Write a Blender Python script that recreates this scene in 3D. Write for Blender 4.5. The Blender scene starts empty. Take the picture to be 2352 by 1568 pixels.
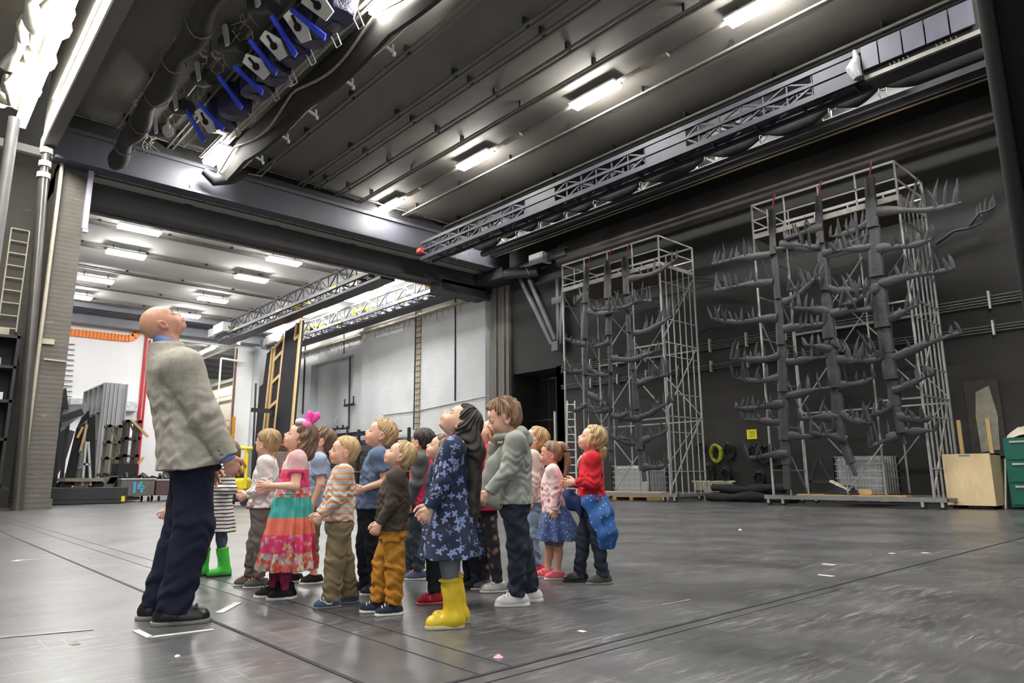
import bpy, math, random
import numpy as np
from mathutils import Matrix, Vector

# ---------------------------------------------------------------- camera, world, exposure
SC = bpy.context.scene
COL = SC.collection
YAW, PITCH, ROLL, FPX = math.radians(42.077), math.radians(11.056), math.radians(-0.419), 1580.76
CAMH = 0.8
_f = np.array([math.sin(YAW)*math.cos(PITCH), math.cos(YAW)*math.cos(PITCH), math.sin(PITCH)])
_r = np.array([math.cos(YAW), -math.sin(YAW), 0.0])
_u = np.cross(_r, _f)
_r, _u = _r*math.cos(ROLL)+_u*math.sin(ROLL), -_r*math.sin(ROLL)+_u*math.cos(ROLL)
CAMP = np.array([0, 0, CAMH])
cd = bpy.data.cameras.new('camera')
cam = bpy.data.objects.new('camera', cd)
COL.objects.link(cam)
cd.sensor_width = 36.0
cd.lens = FPX/2352*36.0
cd.clip_start, cd.clip_end = 0.05, 300
M = Matrix(((_r[0], _u[0], -_f[0], 0), (_r[1], _u[1], -_f[1], 0), (_r[2], _u[2], -_f[2], CAMH), (0, 0, 0, 1)))
cam.matrix_world = M
SC.camera = cam
SC.view_settings.view_transform = 'Standard'
SC.view_settings.look = 'None'
SC.view_settings.gamma = 1.0
SC.view_settings.use_curve_mapping = False
SC.view_settings.exposure = 1.0
SC.cycles.use_denoising = True
SC.cycles.max_bounces = 6
SC.cycles.diffuse_bounces = 4
SC.cycles.glossy_bounces = 3
SC.cycles.transmission_bounces = 4
SC.cycles.sample_clamp_indirect = 12.0
W = bpy.data.worlds.new('world')
SC.world = W
W.use_nodes = True
W.node_tree.nodes['Background'].inputs[0].default_value = (0.9, 0.95, 1.0, 1)
W.node_tree.nodes['Background'].inputs[1].default_value = 0.75
# luminance of the fluorescent lamps
E_STAGE, E_BACK, E_SLOT = 100.0, 46.0, 72.0


def ray(x, y):
    return _f+_r*(x-1176)/FPX-_u*(y-784)/FPX


def onX(x, y, X):
    d = ray(x, y)
    return CAMP+d*(X/d[0])


def onY(x, y, Y):
    d = ray(x, y)
    return CAMP+d*(Y/d[1])


def onZ(x, y, z=0.0):
    d = ray(x, y)
    return CAMP+d*((z-CAMH)/d[2])


RNG = random.Random(7)

# ---------------------------------------------------------------- object helpers


def tag(o, label=None, cat=None, group=None, kind=None):
    if label: o['label'] = label
    if cat: o['category'] = cat
    if group: o['group'] = group
    if kind: o['kind'] = kind
    return o


def thing(name, label, cat, loc=(0, 0, 0), group=None):
    o = bpy.data.objects.new(name, None)
    o.empty_display_size = 0.1
    COL.objects.link(o)
    o.location = [float(v) for v in loc]
    return tag(o, label, cat, group)


def copy_tree(o, loc, label=None, parent=None):
    c = o.copy()
    COL.objects.link(c)
    if parent: c.parent = parent
    else: c.location = [float(v) for v in loc]
    if label: c['label'] = label
    for ch in list(o.children): copy_tree(ch, None, None, c)
    return c


def wloc(o):
    l = np.zeros(3)
    while o:
        l += np.array(o.location)
        o = o.parent
    return l


class MB:
    def __init__(s): s.v = []; s.f = []

    def add(s, vs, fs):
        n = len(s.v)
        s.v.extend([tuple(map(float, p)) for p in vs])
        s.f.extend([tuple(i+n for i in f) for f in fs])
        return s

    def box(s, a, b):
        x0, y0, z0 = [min(p, q) for p, q in zip(a, b)]
        x1, y1, z1 = [max(p, q) for p, q in zip(a, b)]
        return s.add([(x0, y0, z0), (x1, y0, z0), (x1, y1, z0), (x0, y1, z0), (x0, y0, z1), (x1, y0, z1), (x1, y1, z1), (x0, y1, z1)],
                     [(0, 3, 2, 1), (4, 5, 6, 7), (0, 1, 5, 4), (1, 2, 6, 5), (2, 3, 7, 6), (3, 0, 4, 7)])

    def cbox(s, c, d):
        return s.box([p-q/2 for p, q in zip(c, d)], [p+q/2 for p, q in zip(c, d)])

    def beam(s, a, b, w, h=None, up=(0, 0, 1)):
        """square bar from a to b, w across, h along up"""
        a = np.array(a, float); b = np.array(b, float)
        h = h or w
        d = b-a; L = np.linalg.norm(d)
        if L < 1e-6: return s
        d /= L
        up = np.array(up, float)
        if abs(d@up) > 0.95: up = np.array([1.0, 0, 0])
        x = np.cross(d, up); x /= np.linalg.norm(x)
        z = np.cross(x, d)
        vs = []
        for p in (a, b):
            for i, j in ((-1, -1), (1, -1), (1, 1), (-1, 1)):
                vs.append(p+x*i*w/2+z*j*h/2)
        return s.add(vs, [(0, 1, 2, 3), (7, 6, 5, 4), (0, 4, 5, 1), (1, 5, 6, 2), (2, 6, 7, 3), (3, 7, 4, 0)])

    def tube(s, pts, r, n=8, cap=True, flat=1.0, up=(0, 0, 1)):
        """round tube through pts; r is one radius or one per point; flat squeezes along up"""
        P = [np.array(p, float) for p in pts]
        R = [r]*len(P) if np.isscalar(r) else list(r)
        vs, fs = [], []
        up = np.array(up, float)
        for i, p in enumerate(P):
            d = P[min(i+1, len(P)-1)]-P[max(i-1, 0)]
            d = d/(np.linalg.norm(d)+1e-9)
            uu = up if abs(d@up) < 0.95 else np.array([1.0, 0, 0])
            x = np.cross(d, uu); x /= np.linalg.norm(x)
            z = np.cross(x, d)
            for k in range(n):
                a = 2*math.pi*k/n
                vs.append(p+x*math.cos(a)*R[i]+z*math.sin(a)*R[i]*flat)
        for i in range(len(P)-1):
            for k in range(n):
                k2 = (k+1) % n
                fs.append((i*n+k, i*n+k2, (i+1)*n+k2, (i+1)*n+k))
        if cap:
            fs.append(tuple(range(n-1, -1, -1)))
            m = (len(P)-1)*n
            fs.append(tuple(range(m, m+n)))
        return s.add(vs, fs)

    def prism(s, poly, d):
        """flat polygon (list of 3d points) pushed along vector d"""
        n = len(poly)
        P = [np.array(p, float) for p in poly]
        d = np.array(d, float)
        fs = [tuple(range(n-1, -1, -1)), tuple(range(n, 2*n))]
        for i in range(n): fs.append((i, (i+1) % n, n+(i+1) % n, n+i))
        return s.add(P+[p+d for p in P], fs)

    def build(s, name, m, parent=None, smooth=False, bevel=0.0):
        off = wloc(parent) if parent else np.zeros(3)
        me = bpy.data.meshes.new(name)
        v = np.array(s.v, float)-off
        me.from_pydata(v.tolist(), [], s.f)
        me.materials.append(m)
        o = bpy.data.objects.new(name, me)
        COL.objects.link(o)
        if parent: o.parent = parent
        if smooth:
            me.polygons.foreach_set('use_smooth', [True]*len(me.polygons))
            try: me.set_sharp_from_angle(angle=math.radians(50))
            except Exception: pass
        me.update()
        if bevel:
            b = o.modifiers.new('bevel', 'BEVEL'); b.width = bevel; b.segments = 2; b.limit_method = 'ANGLE'
        return o


def struct(name, mb, m, **k):
    return tag(mb.build(name, m, **k), kind='structure')


# ---------------------------------------------------------------- materials
MATS = {}


class NT:
    """small helper to wire a node tree"""
    def __init__(s, name):
        s.m = bpy.data.materials.new(name); s.m.use_nodes = True
        s.t = s.m.node_tree
        s.b = s.t.nodes['Principled BSDF']
        s.tc = s.n('ShaderNodeTexCoord')

    def n(s, typ, **k):
        nd = s.t.nodes.new(typ)
        for a, v in k.items(): setattr(nd, a, v)
        return nd

    def l(s, a, b): s.t.links.new(a, b)

    def setv(s, nd, **k):
        for a, v in k.items(): nd.inputs[a].default_value = v

    def coord(s, scale=(1, 1, 1), kind='Object', rot=(0, 0, 0)):
        mp = s.n('ShaderNodeMapping')
        mp.inputs['Scale'].default_value = scale
        mp.inputs['Rotation'].default_value = rot
        s.l(s.tc.outputs[kind], mp.inputs[0])
        return mp.outputs[0]

    def noise(s, vec, scale, detail=3, rough=0.5, dist=0.0):
        nd = s.n('ShaderNodeTexNoise')
        s.setv(nd, Scale=scale, Detail=detail, Roughness=rough, Distortion=dist)
        s.l(vec, nd.inputs['Vector'])
        return nd.outputs['Fac']

    def vor(s, vec, scale, feature='F1'):
        nd = s.n('ShaderNodeTexVoronoi'); nd.feature = feature
        s.setv(nd, Scale=scale)
        s.l(vec, nd.inputs['Vector'])
        return nd

    def ramp(s, fac, stops, interp='LINEAR'):
        nd = s.n('ShaderNodeValToRGB')
        cr = nd.color_ramp; cr.interpolation = interp
        while len(cr.elements) < len(stops): cr.elements.new(0.5)
        for e, (p, c) in zip(cr.elements, stops):
            e.position = p
            e.color = (c, c, c, 1) if np.isscalar(c) else (*c, 1)
        s.l(fac, nd.inputs[0])
        return nd.outputs[0]

    def math(s, op, a, b=None, c=None):
        nd = s.n('ShaderNodeMath', operation=op)
        for i, v in enumerate((a, b, c)):
            if v is None: continue
            if hasattr(v, 'links'): s.l(v, nd.inputs[i])
            else: nd.inputs[i].default_value = v
        return nd.outputs[0]

    def mix(s, fac, a, b, blend='MIX'):
        nd = s.n('ShaderNodeMix', data_type='RGBA'); nd.blend_type = blend
        for sock, v in ((nd.inputs[0], fac), (nd.inputs[6], a), (nd.inputs[7], b)):
            if hasattr(v, 'links'): s.l(v, sock)
            elif np.isscalar(v): sock.default_value = v
            else: sock.default_value = (*v, 1)
        return nd.outputs[2]

    def sep(s, vec):
        nd = s.n('ShaderNodeSeparateXYZ'); s.l(vec, nd.inputs[0])
        return nd.outputs

    def bump(s, h, strength=0.3, dist=0.02):
        nd = s.n('ShaderNodeBump')
        s.setv(nd, Strength=strength, Distance=dist)
        s.l(h, nd.inputs['Height'])
        s.l(nd.outputs[0], s.b.inputs['Normal'])

    def out(s, color=None, rough=None, metal=None):
        for sock, v in (('Base Color', color), ('Roughness', rough), ('Metallic', metal)):
            if v is None: continue
            if hasattr(v, 'links'): s.l(v, s.b.inputs[sock])
            else: s.b.inputs[sock].default_value = v if np.isscalar(v) else (*v, 1)
        return s.m


def rgb(h):
    """sRGB 0-255 triple to linear"""
    return tuple((c/255/12.92 if c/255 <= 0.04045 else ((c/255+0.055)/1.055)**2.4) for c in h)


def mat(name, c, rough=0.6, metal=0.0, var=0.25, scale=6.0, bump=0.0, aniso=(1, 1, 1), spec=0.5):
    """plain material with procedural mottling"""
    if name in MATS: return MATS[name]
    t = NT(name)
    v = t.coord(aniso)
    f = t.noise(v, scale, 4, 0.6)
    a = tuple(max(0, x*(1-var)) for x in c); b = tuple(min(1, x*(1+var)) for x in c)
    col = t.ramp(f, [(0.3, a), (0.7, b)])
    t.out(col, rough, metal)
    t.b.inputs['Specular IOR Level'].default_value = spec
    if bump: t.bump(t.noise(v, scale*4, 4), bump, 0.01)
    MATS[name] = t.m
    return t.m


def emit(name, strength, c=(1, 1, 1)):
    if name in MATS: return MATS[name]
    t = NT(name)
    f = t.noise(t.coord(), 3.0, 1)
    col = t.ramp(f, [(0.3, tuple(x*0.97 for x in c)), (0.7, c)])
    t.l(col, t.b.inputs['Emission Color'])
    t.b.inputs['Emission Strength'].default_value = strength
    MATS[name] = t.m
    return t.m


# base palette
m_steel = mat('painted_steel_violet_grey', rgb((74, 74, 83)), 0.5, 0.0, 0.12, 3)
m_dsteel = mat('dark_steel', rgb((52, 52, 56)), 0.5, 0.1, 0.2, 4)
m_black = mat('matt_black', rgb((34, 34, 35)), 0.75, 0, 0.25, 4)
m_blackcloth = mat('black_cloth', rgb((36, 36, 38)), 0.9, 0, 0.3, 8, 0.3)
m_galv = mat('galvanised_tube', rgb((205, 208, 208)), 0.38, 0.35, 0.12, 8)
m_white = mat('white_paint', rgb((228, 229, 228)), 0.6, 0, 0.05, 2)
m_ivory = mat('ivory_metal', rgb((176, 170, 150)), 0.5, 0, 0.2, 5)
m_wood = mat('bare_timber', rgb((214, 180, 128)), 0.6, 0, 0.15, 5, 0.0, (1, 1, 8))
m_yellow = mat('yellow_paint', rgb((222, 200, 40)), 0.4, 0, 0.12, 4)
m_orange = mat('orange_paint', rgb((232, 116, 52)), 0.5, 0, 0.15, 6)
m_red = mat('red_paint', rgb((196, 40, 52)), 0.4, 0, 0.1, 4)
m_rubber = mat('black_rubber', rgb((26, 26, 27)), 0.6, 0, 0.2, 6)
m_lamp = emit('stage_fluorescent', E_STAGE, (1.0, 0.98, 0.93))
m_lampb = emit('workshop_fluorescent', E_BACK, (1.0, 0.99, 0.96))
m_slot = emit('slot_fluorescent', E_SLOT, (1.0, 0.98, 0.92))
# ---------------------------------------------------------------- setting
CZ = 11.55          # stage ceiling
XW = 20.5           # right wall
YB = 23.0           # back plane of the stage


def m_floor():
    t = NT('stage_floor_vinyl')
    v = t.coord()
    big = t.noise(v, 0.9, 8, 0.72)
    fine = t.noise(v, 9, 5, 0.7)
    base = t.ramp(big, [(0.36, rgb((50, 50, 52))), (0.64, rgb((92, 92, 94)))])
    # scuffs: stretched noise in two directions, thresholded
    s1 = t.ramp(t.noise(t.coord((0.8, 8, 1), rot=(0, 0, 0.73)), 4.0, 7, 0.75, 0.5), [(0.54, 0.0), (0.66, 1.0)])
    s2 = t.ramp(t.noise(t.coord((0.9, 6, 1), rot=(0, 0, 0.30)), 3.6, 7, 0.75, 0.5), [(0.55, 0.0), (0.68, 1.0)])
    s3 = t.ramp(t.noise(t.coord((0.25, 22, 1), rot=(0, 0, 1.15)), 2.0, 3, 0.6, 0.3), [(0.60, 0.0), (0.64, 1.0)])
    s4 = t.ramp(t.noise(t.coord((26, 0.3, 1), rot=(0, 0, -0.5)), 1.5, 3, 0.6, 0.3), [(0.61, 0.0), (0.65, 1.0)])
    sc = t.math('MAXIMUM', t.math('MAXIMUM', s1, s2), t.math('MULTIPLY', t.math('MAXIMUM', s3, s4), t.math('MULTIPLY', t.ramp(t.noise(v, 2.1, 3), [(0.48, 0.0), (0.6, 1.0)]), 0.6)))
    patch = t.ramp(t.noise(v, 1.3, 3), [(0.38, 0.15), (0.62, 1.0)])
    fac = t.math('MULTIPLY', t.math('MULTIPLY', sc, patch), 0.62)
    c = t.mix(fac, base, rgb((178, 176, 172)))
    c = t.mix(t.math('MULTIPLY', t.ramp(fine, [(0.45, 0.0), (0.75, 1.0)]), 0.35), c, rgb((96, 94, 92)))
    r = t.math('MULTIPLY_ADD', t.noise(v, 0.7, 2), 0.10, 0.26)
    t.out(c, r)
    t.b.inputs['Specular IOR Level'].default_value = 0.55
    t.bump(t.noise(v, 1.1, 3), 0.03, 0.05)
    return t.m


def m_wall(name, c, scale=1.2, var=0.2, rough=0.8, boards=None, stain=0.0):
    t = NT(name)
    v = t.coord()
    n = t.noise(v, scale, 5, 0.65)
    col = t.ramp(n, [(0.28, tuple(x*(1-var) for x in c)), (0.72, tuple(x*(1+var) for x in c))])
    if stain:
        sm = t.ramp(t.noise(t.coord((0.5, 0.5, 3)), 2.4, 6, 0.75), [(0.62, 0.0), (0.72, 1.0)])
        col = t.mix(t.math('MULTIPLY', sm, stain), col, rgb((190, 186, 176)))
    t.out(col, rough)
    if boards:
        w = t.n('ShaderNodeTexWave'); w.bands_direction = 'Z'
        t.setv(w, Scale=boards*0.4, Distortion=1.5, Detail=3)
        t.l(v, w.inputs['Vector'])
        t.bump(w.outputs['Fac'], 0.18, 0.02)
    else:
        t.bump(t.noise(v, scale*6, 5), 0.25, 0.02)
    return t.m


def m_white_wall():
    t = NT('white_wall_grey_dado')
    v = t.coord()
    z = t.sep(t.tc.outputs['Object'])[2]
    n = t.noise(v, 0.5, 5, 0.65)
    wht = t.ramp(n, [(0.3, rgb((206, 210, 212))), (0.7, rgb((224, 227, 228)))])
    gry = t.ramp(n, [(0.3, rgb((132, 134, 138))), (0.7, rgb((152, 154, 158)))])
    f = t.math('GREATER_THAN', z, 2.85)
    br = t.n('ShaderNodeTexBrick')
    t.setv(br, Scale=1.0); br.inputs['Color1'].default_value = (1, 1, 1, 1); br.inputs['Color2'].default_value = (.97, .97, .97, 1)
    br.inputs['Mortar'].default_value = (.9, .9, .9, 1)
    br.inputs['Mortar Size'].default_value = 0.008
    br.inputs['Brick Width'].default_value = 0.5; br.inputs['Row Height'].default_value = 0.25
    cv = t.n('ShaderNodeCombineXYZ')
    s = t.sep(t.tc.outputs['Object'])
    t.l(t.math('ADD', s[0], s[1]), cv.inputs[0]); t.l(s[2], cv.inputs[1])
    t.l(cv.outputs[0], br.inputs['Vector'])
    col = t.mix(f, gry, wht)
    col = t.mix(1.0, col, br.outputs['Color'], 'MULTIPLY')
    t.out(col, 0.7)
    return t.m


mw_dark = m_wall('dark_stage_wall', rgb((43, 42, 41)), 0.8, 0.25, 0.66)
mw_ceil = m_wall('dark_ceiling_boards', rgb((116, 112, 106)), 0.5, 0.12, 0.75)
mw_pil = m_wall('boarded_concrete', rgb((92, 88, 82)), 1.5, 0.18, 0.75, 6.0, 0.55)
mw_white = m_white_wall()
mw_wceil = m_wall('white_workshop_ceiling', rgb((214, 212, 208)), 0.4, 0.05, 0.8)
mw_cream = m_wall('cream_wall', rgb((214, 208, 192)), 0.8, 0.08, 0.8)
mw_back = m_wall('white_back_wall', rgb((232, 232, 232)), 0.6, 0.03, 0.8)

struct('floor', MB().box((-12, -6, -0.2), (34, 80, 0)), m_floor())
struct('ceiling', MB().box((2.62, -3, CZ), (XW+0.5, 23.2, CZ+0.3)), mw_ceil)
# right wall with the dark doorway recess
w = MB()
w.box((XW, -3, 0), (XW+0.4, 19.95, CZ)); w.box((XW, 19.95, 5.25), (XW+0.4, 24.0, CZ)); w.box((XW, 22.65, 0), (XW+0.4, 24.0, 5.25))
w.box((XW+1.6, 19.5, 0), (XW+1.8, 23.1, 5.6)); w.box((XW, 19.5, 0), (XW+1.8, 19.95, 5.3)); w.box((XW+0.4, 22.65, 0), (XW+1.8, 23.1, 5.6)); w.box((XW+0.4, 19.5, 5.25), (XW+1.8, 23.1, 5.6))
struct('wall_right', w, mw_dark)
struct('wall_near', MB().box((2.4, -3.3, 0), (XW+0.4, -3, CZ)), mw_dark)
# sheen on the wall under the gallery, put in as a paler bulging band
w = MB()
prof = [(0, 9.56), (0.05, 9.6), (0.16, 9.82), (0.2, 10.0), (0.14, 10.3), (0.0, 10.6)]
w.prism([(XW-a, -3, b) for a, b in prof], (0, 22.7, 0))
struct('trim_1', w, mat('wall_sheen_band', rgb((104, 101, 98)), 0.8, 0, 0.25, 0.8), smooth=True)
# proscenium pillar and wing
struct('wall_pillar', MB().box((2.86, 23.0, 0.0), (3.56, 25.2, 11.4)).box((2.80, 22.9, 0.0), (3.60, 22.99, 0.28)), mw_pil)
w = MB(); w.box((-8, 25.4, 0), (3.5, 25.7, 14)); w.box((-8.3, -6, 0), (-8, 25.7, 14))
struct('wall_wing', w, m_wall('wing_wall', rgb((70, 67, 62)), 0.8, 0.2, 0.8, 3.0, 0.3))
struct('ceiling_wing', MB().box((-8.3, -6, 13.4), (2.4, 25.7, 13.7)), mw_ceil)
# lintel over the side opening, with its pale lower edge
struct('wall_lintel', MB().box((2.31, -6, 10.26), (2.62, 23.0, 14)), mw_ceil)
struct('trim_2', MB().box((2.27, -6, 10.23), (2.31, 23.0, 10.55)), mat('lintel_white_edge', rgb((225, 224, 218)), 0.5, 0, 0.06, 2))
# near jamb of the side opening
d = ray(2245, 0); y0 = 2.4*d[1]/d[0]
w = MB(); w.box((2.40, -6, 0), (2.75, y0-0.03, 11.5))
struct('wall_jamb', w, mat('black_jamb_drape', rgb((16, 15, 15)), 0.95, 0, 0.3, 1.5, spec=0.05))
tag(MB().tube([(2.385, y0-0.02, 0), (2.385, y0-0.02, 11.2)], 0.022, 10).build('edge_tube', mat('tube_black', rgb((20, 19, 19)), 0.7, 0, 0.2, 6, spec=0.15), smooth=True),
    'tall dark tube running up the edge of the black curtain side on the right', 'tube')

# great beams between stage and workshop
ib = MB()
ib.box((2.6, 22.55, 10.86), (20.3, 22.75, 10.98)); ib.box((2.6, 22.62, 9.98), (20.3, 22.68, 10.86)); ib.box((2.6, 22.40, 9.90), (20.3, 22.95, 9.98))
struct('beam', ib, mat('beam_violet_grey', rgb((70, 70, 79)), 0.55, 0.0, 0.12, 2.0))
struct('trim_3', MB().box((2.6, 22.75, 11.0), (20.5, 23.0, 11.55)), m_black)
struct('slab', MB().box((2.86, 22.95, 10.02), (XW, 24.4, 10.3)), mat('pale_soffit', rgb((176, 174, 168)), 0.8, 0, 0.08, 2))
tr = MB()
tr.beam((3.6, 23.2, 9.93), (20.3, 23.2, 9.93), 0.07, 0.04)
for x in np.arange(3.8, 20.3, 0.8): tr.beam((x, 23.2, 9.93), (x, 23.2, 10.03), 0.03)
tag(tr.build('conduit_run', mat('brown_conduit', rgb((84, 74, 66)), 0.6)), 'thin brown conduit clipped under the pale soffit beside the violet grey beam', 'conduit')
lb = MB(); lb.box((2.86, 24.0, 9.45), (20.45, 25.1, 10.1)); lb.box((2.86, 24.0, 9.30), (20.45, 24.12, 9.45))
lb.box((17.5, 24.0, 8.95), (20.45, 24.9, 9.45))
for x in (6.6, 9.7, 12.9, 16.0): lb.box((x, 23.9, 10.0), (x+0.25, 24.05, 10.12))
struct('beam', lb, mat('fire_curtain_beam', rgb((74, 73, 75)), 0.7, 0, 0.12, 2))
struct('trim_4', MB().box((2.86, 25.1, 9.4), (20.45, 25.3, 9.85)), mat('beam_edge_grey', rgb((128, 126, 124)), 0.7))
# ribbed jamb of the fire door
jb = MB()
for k in range(5):
    y = 22.75+k*0.27
    jb.box((XW-0.16-0.05*(k % 2), y, 0), (XW, y+0.2, 9.6))
struct('trim_5', jb, mat('ribbed_jamb', rgb((118, 114, 108)), 0.6, 0, 0.1, 4))
# workshop behind
w = MB()
w.box((XW, 24.0, 0), (XW+0.5, 37.1, 11.2)); w.box((XW, 37.1, 8.15), (XW+0.5, 42.75, 11.2)); w.box((XW+0.5, 36.9, 0), (XW+0.7, 42.9, 8.4))
w.box((XW, 42.75, 0), (XW+0.5, 48.2, 11.2))
w.box((XW-0.25, 24.3, 0), (XW, 35.6, 9.9))
struct('wall_workshop', w, mw_white)
w = MB()
w.box((-2, 48.0, 0), (13.3, 48.3, 11.2)); w.box((17.4, 48.0, 0), (XW+0.5, 48.3, 11.2)); w.box((13.3, 48.0, 9.75), (17.4, 48.3, 11.2))
struct('wall_back', w, mw_back)
struct('trim_6', MB().box((17.36, 47.9, 0), (17.46, 48.0, 9.7)), mat('rust_guide', rgb((120, 84, 62)), 0.7, 0, 0.3, 8))
struct('trim_7', MB().box((18.6, 47.6, 0), (18.95, 48.0, 9.98)), mw_white)
struct('wall_left', MB().box((-2, 25.7, 0), (-1.7, 48, 11.2)), mw_back)
struct('ceiling_workshop', MB().box((-2, 25.2, 10.95), (XW+0.5, 48.3, 11.2)), mw_wceil)
wb = MB(); wb.box((-2, 47.1, 10.0), (XW, 47.78, 10.75))
for k in range(4): wb.box((-2, 45.2+0.5*k, 10.55), (XW, 45.35+0.5*k, 10.9))
struct('beam', wb, mat('grey_back_beam', rgb((126, 128, 136)), 0.5, 0, 0.1, 2))
# side hall beyond the workshop door
w = MB(); w.box((8, 74, 0), (30, 74.3, 11.2)); w.box((19.4, 48.3, 0), (19.8, 74, 8.3)); w.box((8, 48.3, 0), (8.3, 74, 11)); w.box((19.4, 48.3, 8.3), (30, 48.6, 11))
struct('wall_hall', w, mw_cream)
struct('ceiling_hall', MB().box((8, 48.3, 11.0), (30, 74.3, 11.3)), mat('grey_hall_ceiling', rgb((120, 117, 110)), 0.8, 0, 0.15, 1.5))
hb = MB()
for y in np.arange(50.5, 74, 3.0): hb.box((8, y, 10.7), (30, y+0.5, 11.0))
struct('beam', hb, mat('hall_beam', rgb((104, 102, 97)), 0.8))
for k, y in enumerate((52.0, 58.0)):
    wd = MB(); wd.box((19.33, y, 5.6), (19.40, y+1.5, 7.3))
    o = struct('window_%d' % (k+1), wd, mat('window_bars_dark', rgb((84, 82, 80)), 0.5))
    g = MB()
    for a in range(2):
        for b in range(2): g.box((19.31, y+0.10+a*0.68, 5.7+b*0.8), (19.335, y+0.10+a*0.68+0.6, 6.42+b*0.8))
    g.build('pane', emit('daylight_pane', 4.0, (0.95, 0.98, 1.0)), o)
# ---------------------------------------------------------------- rigging under the stage ceiling
m_rail = mat('batten_rail_grey', rgb((128, 126, 120)), 0.5, 0.1, 0.15, 4)
GB = 'flying battens under the dark stage ceiling'


def batten(x, ya, yb, label, gap=0.16, z=11.3, w=0.05):
    t = thing('flying_batten', label, 'batten', (x, (ya+yb)/2, z), GB)
    for s in (-1, 1):
        MB().box((x+s*gap/2-w/2, ya, z-0.03), (x+s*gap/2+w/2, yb, z+0.03)).build('rail', m_rail, t)
    for y in np.arange(ya+1.4, yb, 2.8): MB().box((x-gap/2, y, z+0.03), (x+gap/2, y+0.07, CZ)).build('hanger', m_dsteel, t)
    return t


batten(4.15, -2, 22.4, 'dim double rail under the ceiling, closest to the bright side opening')
batten(5.66, -2, 22.8, 'double rail under the ceiling beside the row of blue wrapped spotlights')
batten(8.60, -2, 22.9, 'double rail next to the white cloth batten, on its side away from the blue spotlights')
batten(10.12, -2, 22.9, 'double rail, first of the close pair in the middle of the dark ceiling')
batten(10.66, -2, 22.5, 'double rail, second of the close pair in the middle of the dark ceiling')
batten(11.58, -2, 22.9, 'double rail between the close middle pair and the rail beside the lamp row')
batten(12.56, -2, 22.9, 'thin double rail immediately beside the row of fluorescent ceiling lamps', 0.12)
batten(14.62, -2, 22.9, 'double rail between the fluorescent lamp row and the lighting bridge', 0.12)
batten(16.75, -2, 22.9, 'broad pale rail lying nearest the lighting bridge', 0.2)

GL = 'fluorescent lamps along the dark stage ceiling'


def lamp(x, y, z, label, group, m, L=1.6, along='y', w=0.34, top=None):
    t = thing('fluorescent_lamp', label, 'ceiling lamp', (x, y, z), group)
    a, b = (w/2, L/2) if along == 'y' else (L/2, w/2)
    MB().box((x-a-0.03, y-b-0.03, z), (x+a+0.03, y+b+0.03, z+0.06)).build('housing', m_white, t)
    if top:
        for s in (-0.35, 0.35):
            dx, dy = (0, s*L) if along == 'y' else (s*L, 0)
            MB().cbox((x+dx, y+dy, (z+0.06+top)/2), (0.03, 0.03, top-z-0.06)).build('hanger', m_dsteel, t)
    df = MB()
    df.box((x-a, y-b, z-0.09), (x+a, y+b, z-0.002))
    df.build('diffuser', m, t)
    return t


lp = [((852, 482), (908, 453), 'fluorescent lamp on the dark ceiling hard against the violet grey beam'),
      ((1045, 380), (1115, 342), 'fluorescent lamp on the dark ceiling, second one out from the violet grey beam'),
      ((1310, 240), (1410, 185), 'fluorescent lamp on the dark ceiling, third one out from the violet grey beam'),
      ((1700, 35), (1797, -10), 'fluorescent lamp on the dark ceiling cut by the top edge of the picture')]
for a, b, lab in lp:
    p = (onZ(*a, 11.3)+onZ(*b, 11.3))/2
    lamp(13.6, float(p[1]), 11.3, lab, GL, m_lamp, top=CZ)
lamp(13.6, 1.0, 11.3, 'fluorescent lamp on the dark ceiling outside the picture', GL, m_lamp, top=CZ)
tag(MB().box((13.55, -2, 11.3), (13.65, 22.6, 11.36)).build('lamp_rail', m_rail), 'pale rail carrying the row of ceiling fluorescent lamps', 'rail')
for k, y in enumerate((20.4, 14.9, 9.4)):
    tag(MB().box((13.45, y-0.4, 11.22), (13.6, y+0.4, 11.3)).build('ballast_box', m_ivory),
        ['long pale ballast box on the lamp rail nearest the violet grey beam', 'long pale ballast box on the lamp rail between the second and third ceiling lamps', 'long pale ballast box on the lamp rail, farthest from the violet grey beam'][k], 'ballast box', 'ballast boxes on the lamp rail')

# second row: lamps in line with the cloth batten
for p, lab in (((498, 355), 'bright fluorescent lamp under the ceiling at the lower end of the blue spotlight row'),
               ((905, -8), 'bright lamp glaring at the top edge of the picture above the white cloth batten')):
    q = onZ(*p, 10.9)
    lamp(float(q[0]), float(q[1]), 10.9, lab, 'lamps beside the cloth batten', m_lamp, 1.5, top=CZ)
lamp(7.2, -0.5, 10.9, 'added fill lamp near the front wall outside the picture', 'lamps beside the cloth batten', m_lamp, 2.4, top=CZ)  # extra unseen lamp, added to brighten the man and the children
lamp(7.2, 4.0, 10.9, 'fluorescent lamp above the children outside the picture', 'lamps beside the cloth batten', m_lamp, top=CZ)

for hx, hy, lab in ((-3.0, 1.0, 'added fill lamp over the side stage behind the camera'), (-3.0, 5.0, 'added fill lamp over the side stage, middle one'), (-3.0, 9.0, 'added fill lamp over the side stage left of the picture')):
    lamp(hx, hy, 9.0, lab, 'added fill lamps over the side stage', m_lamp, top=13.4)  # unseen lamps added as fill on the camera side of the group

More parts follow.
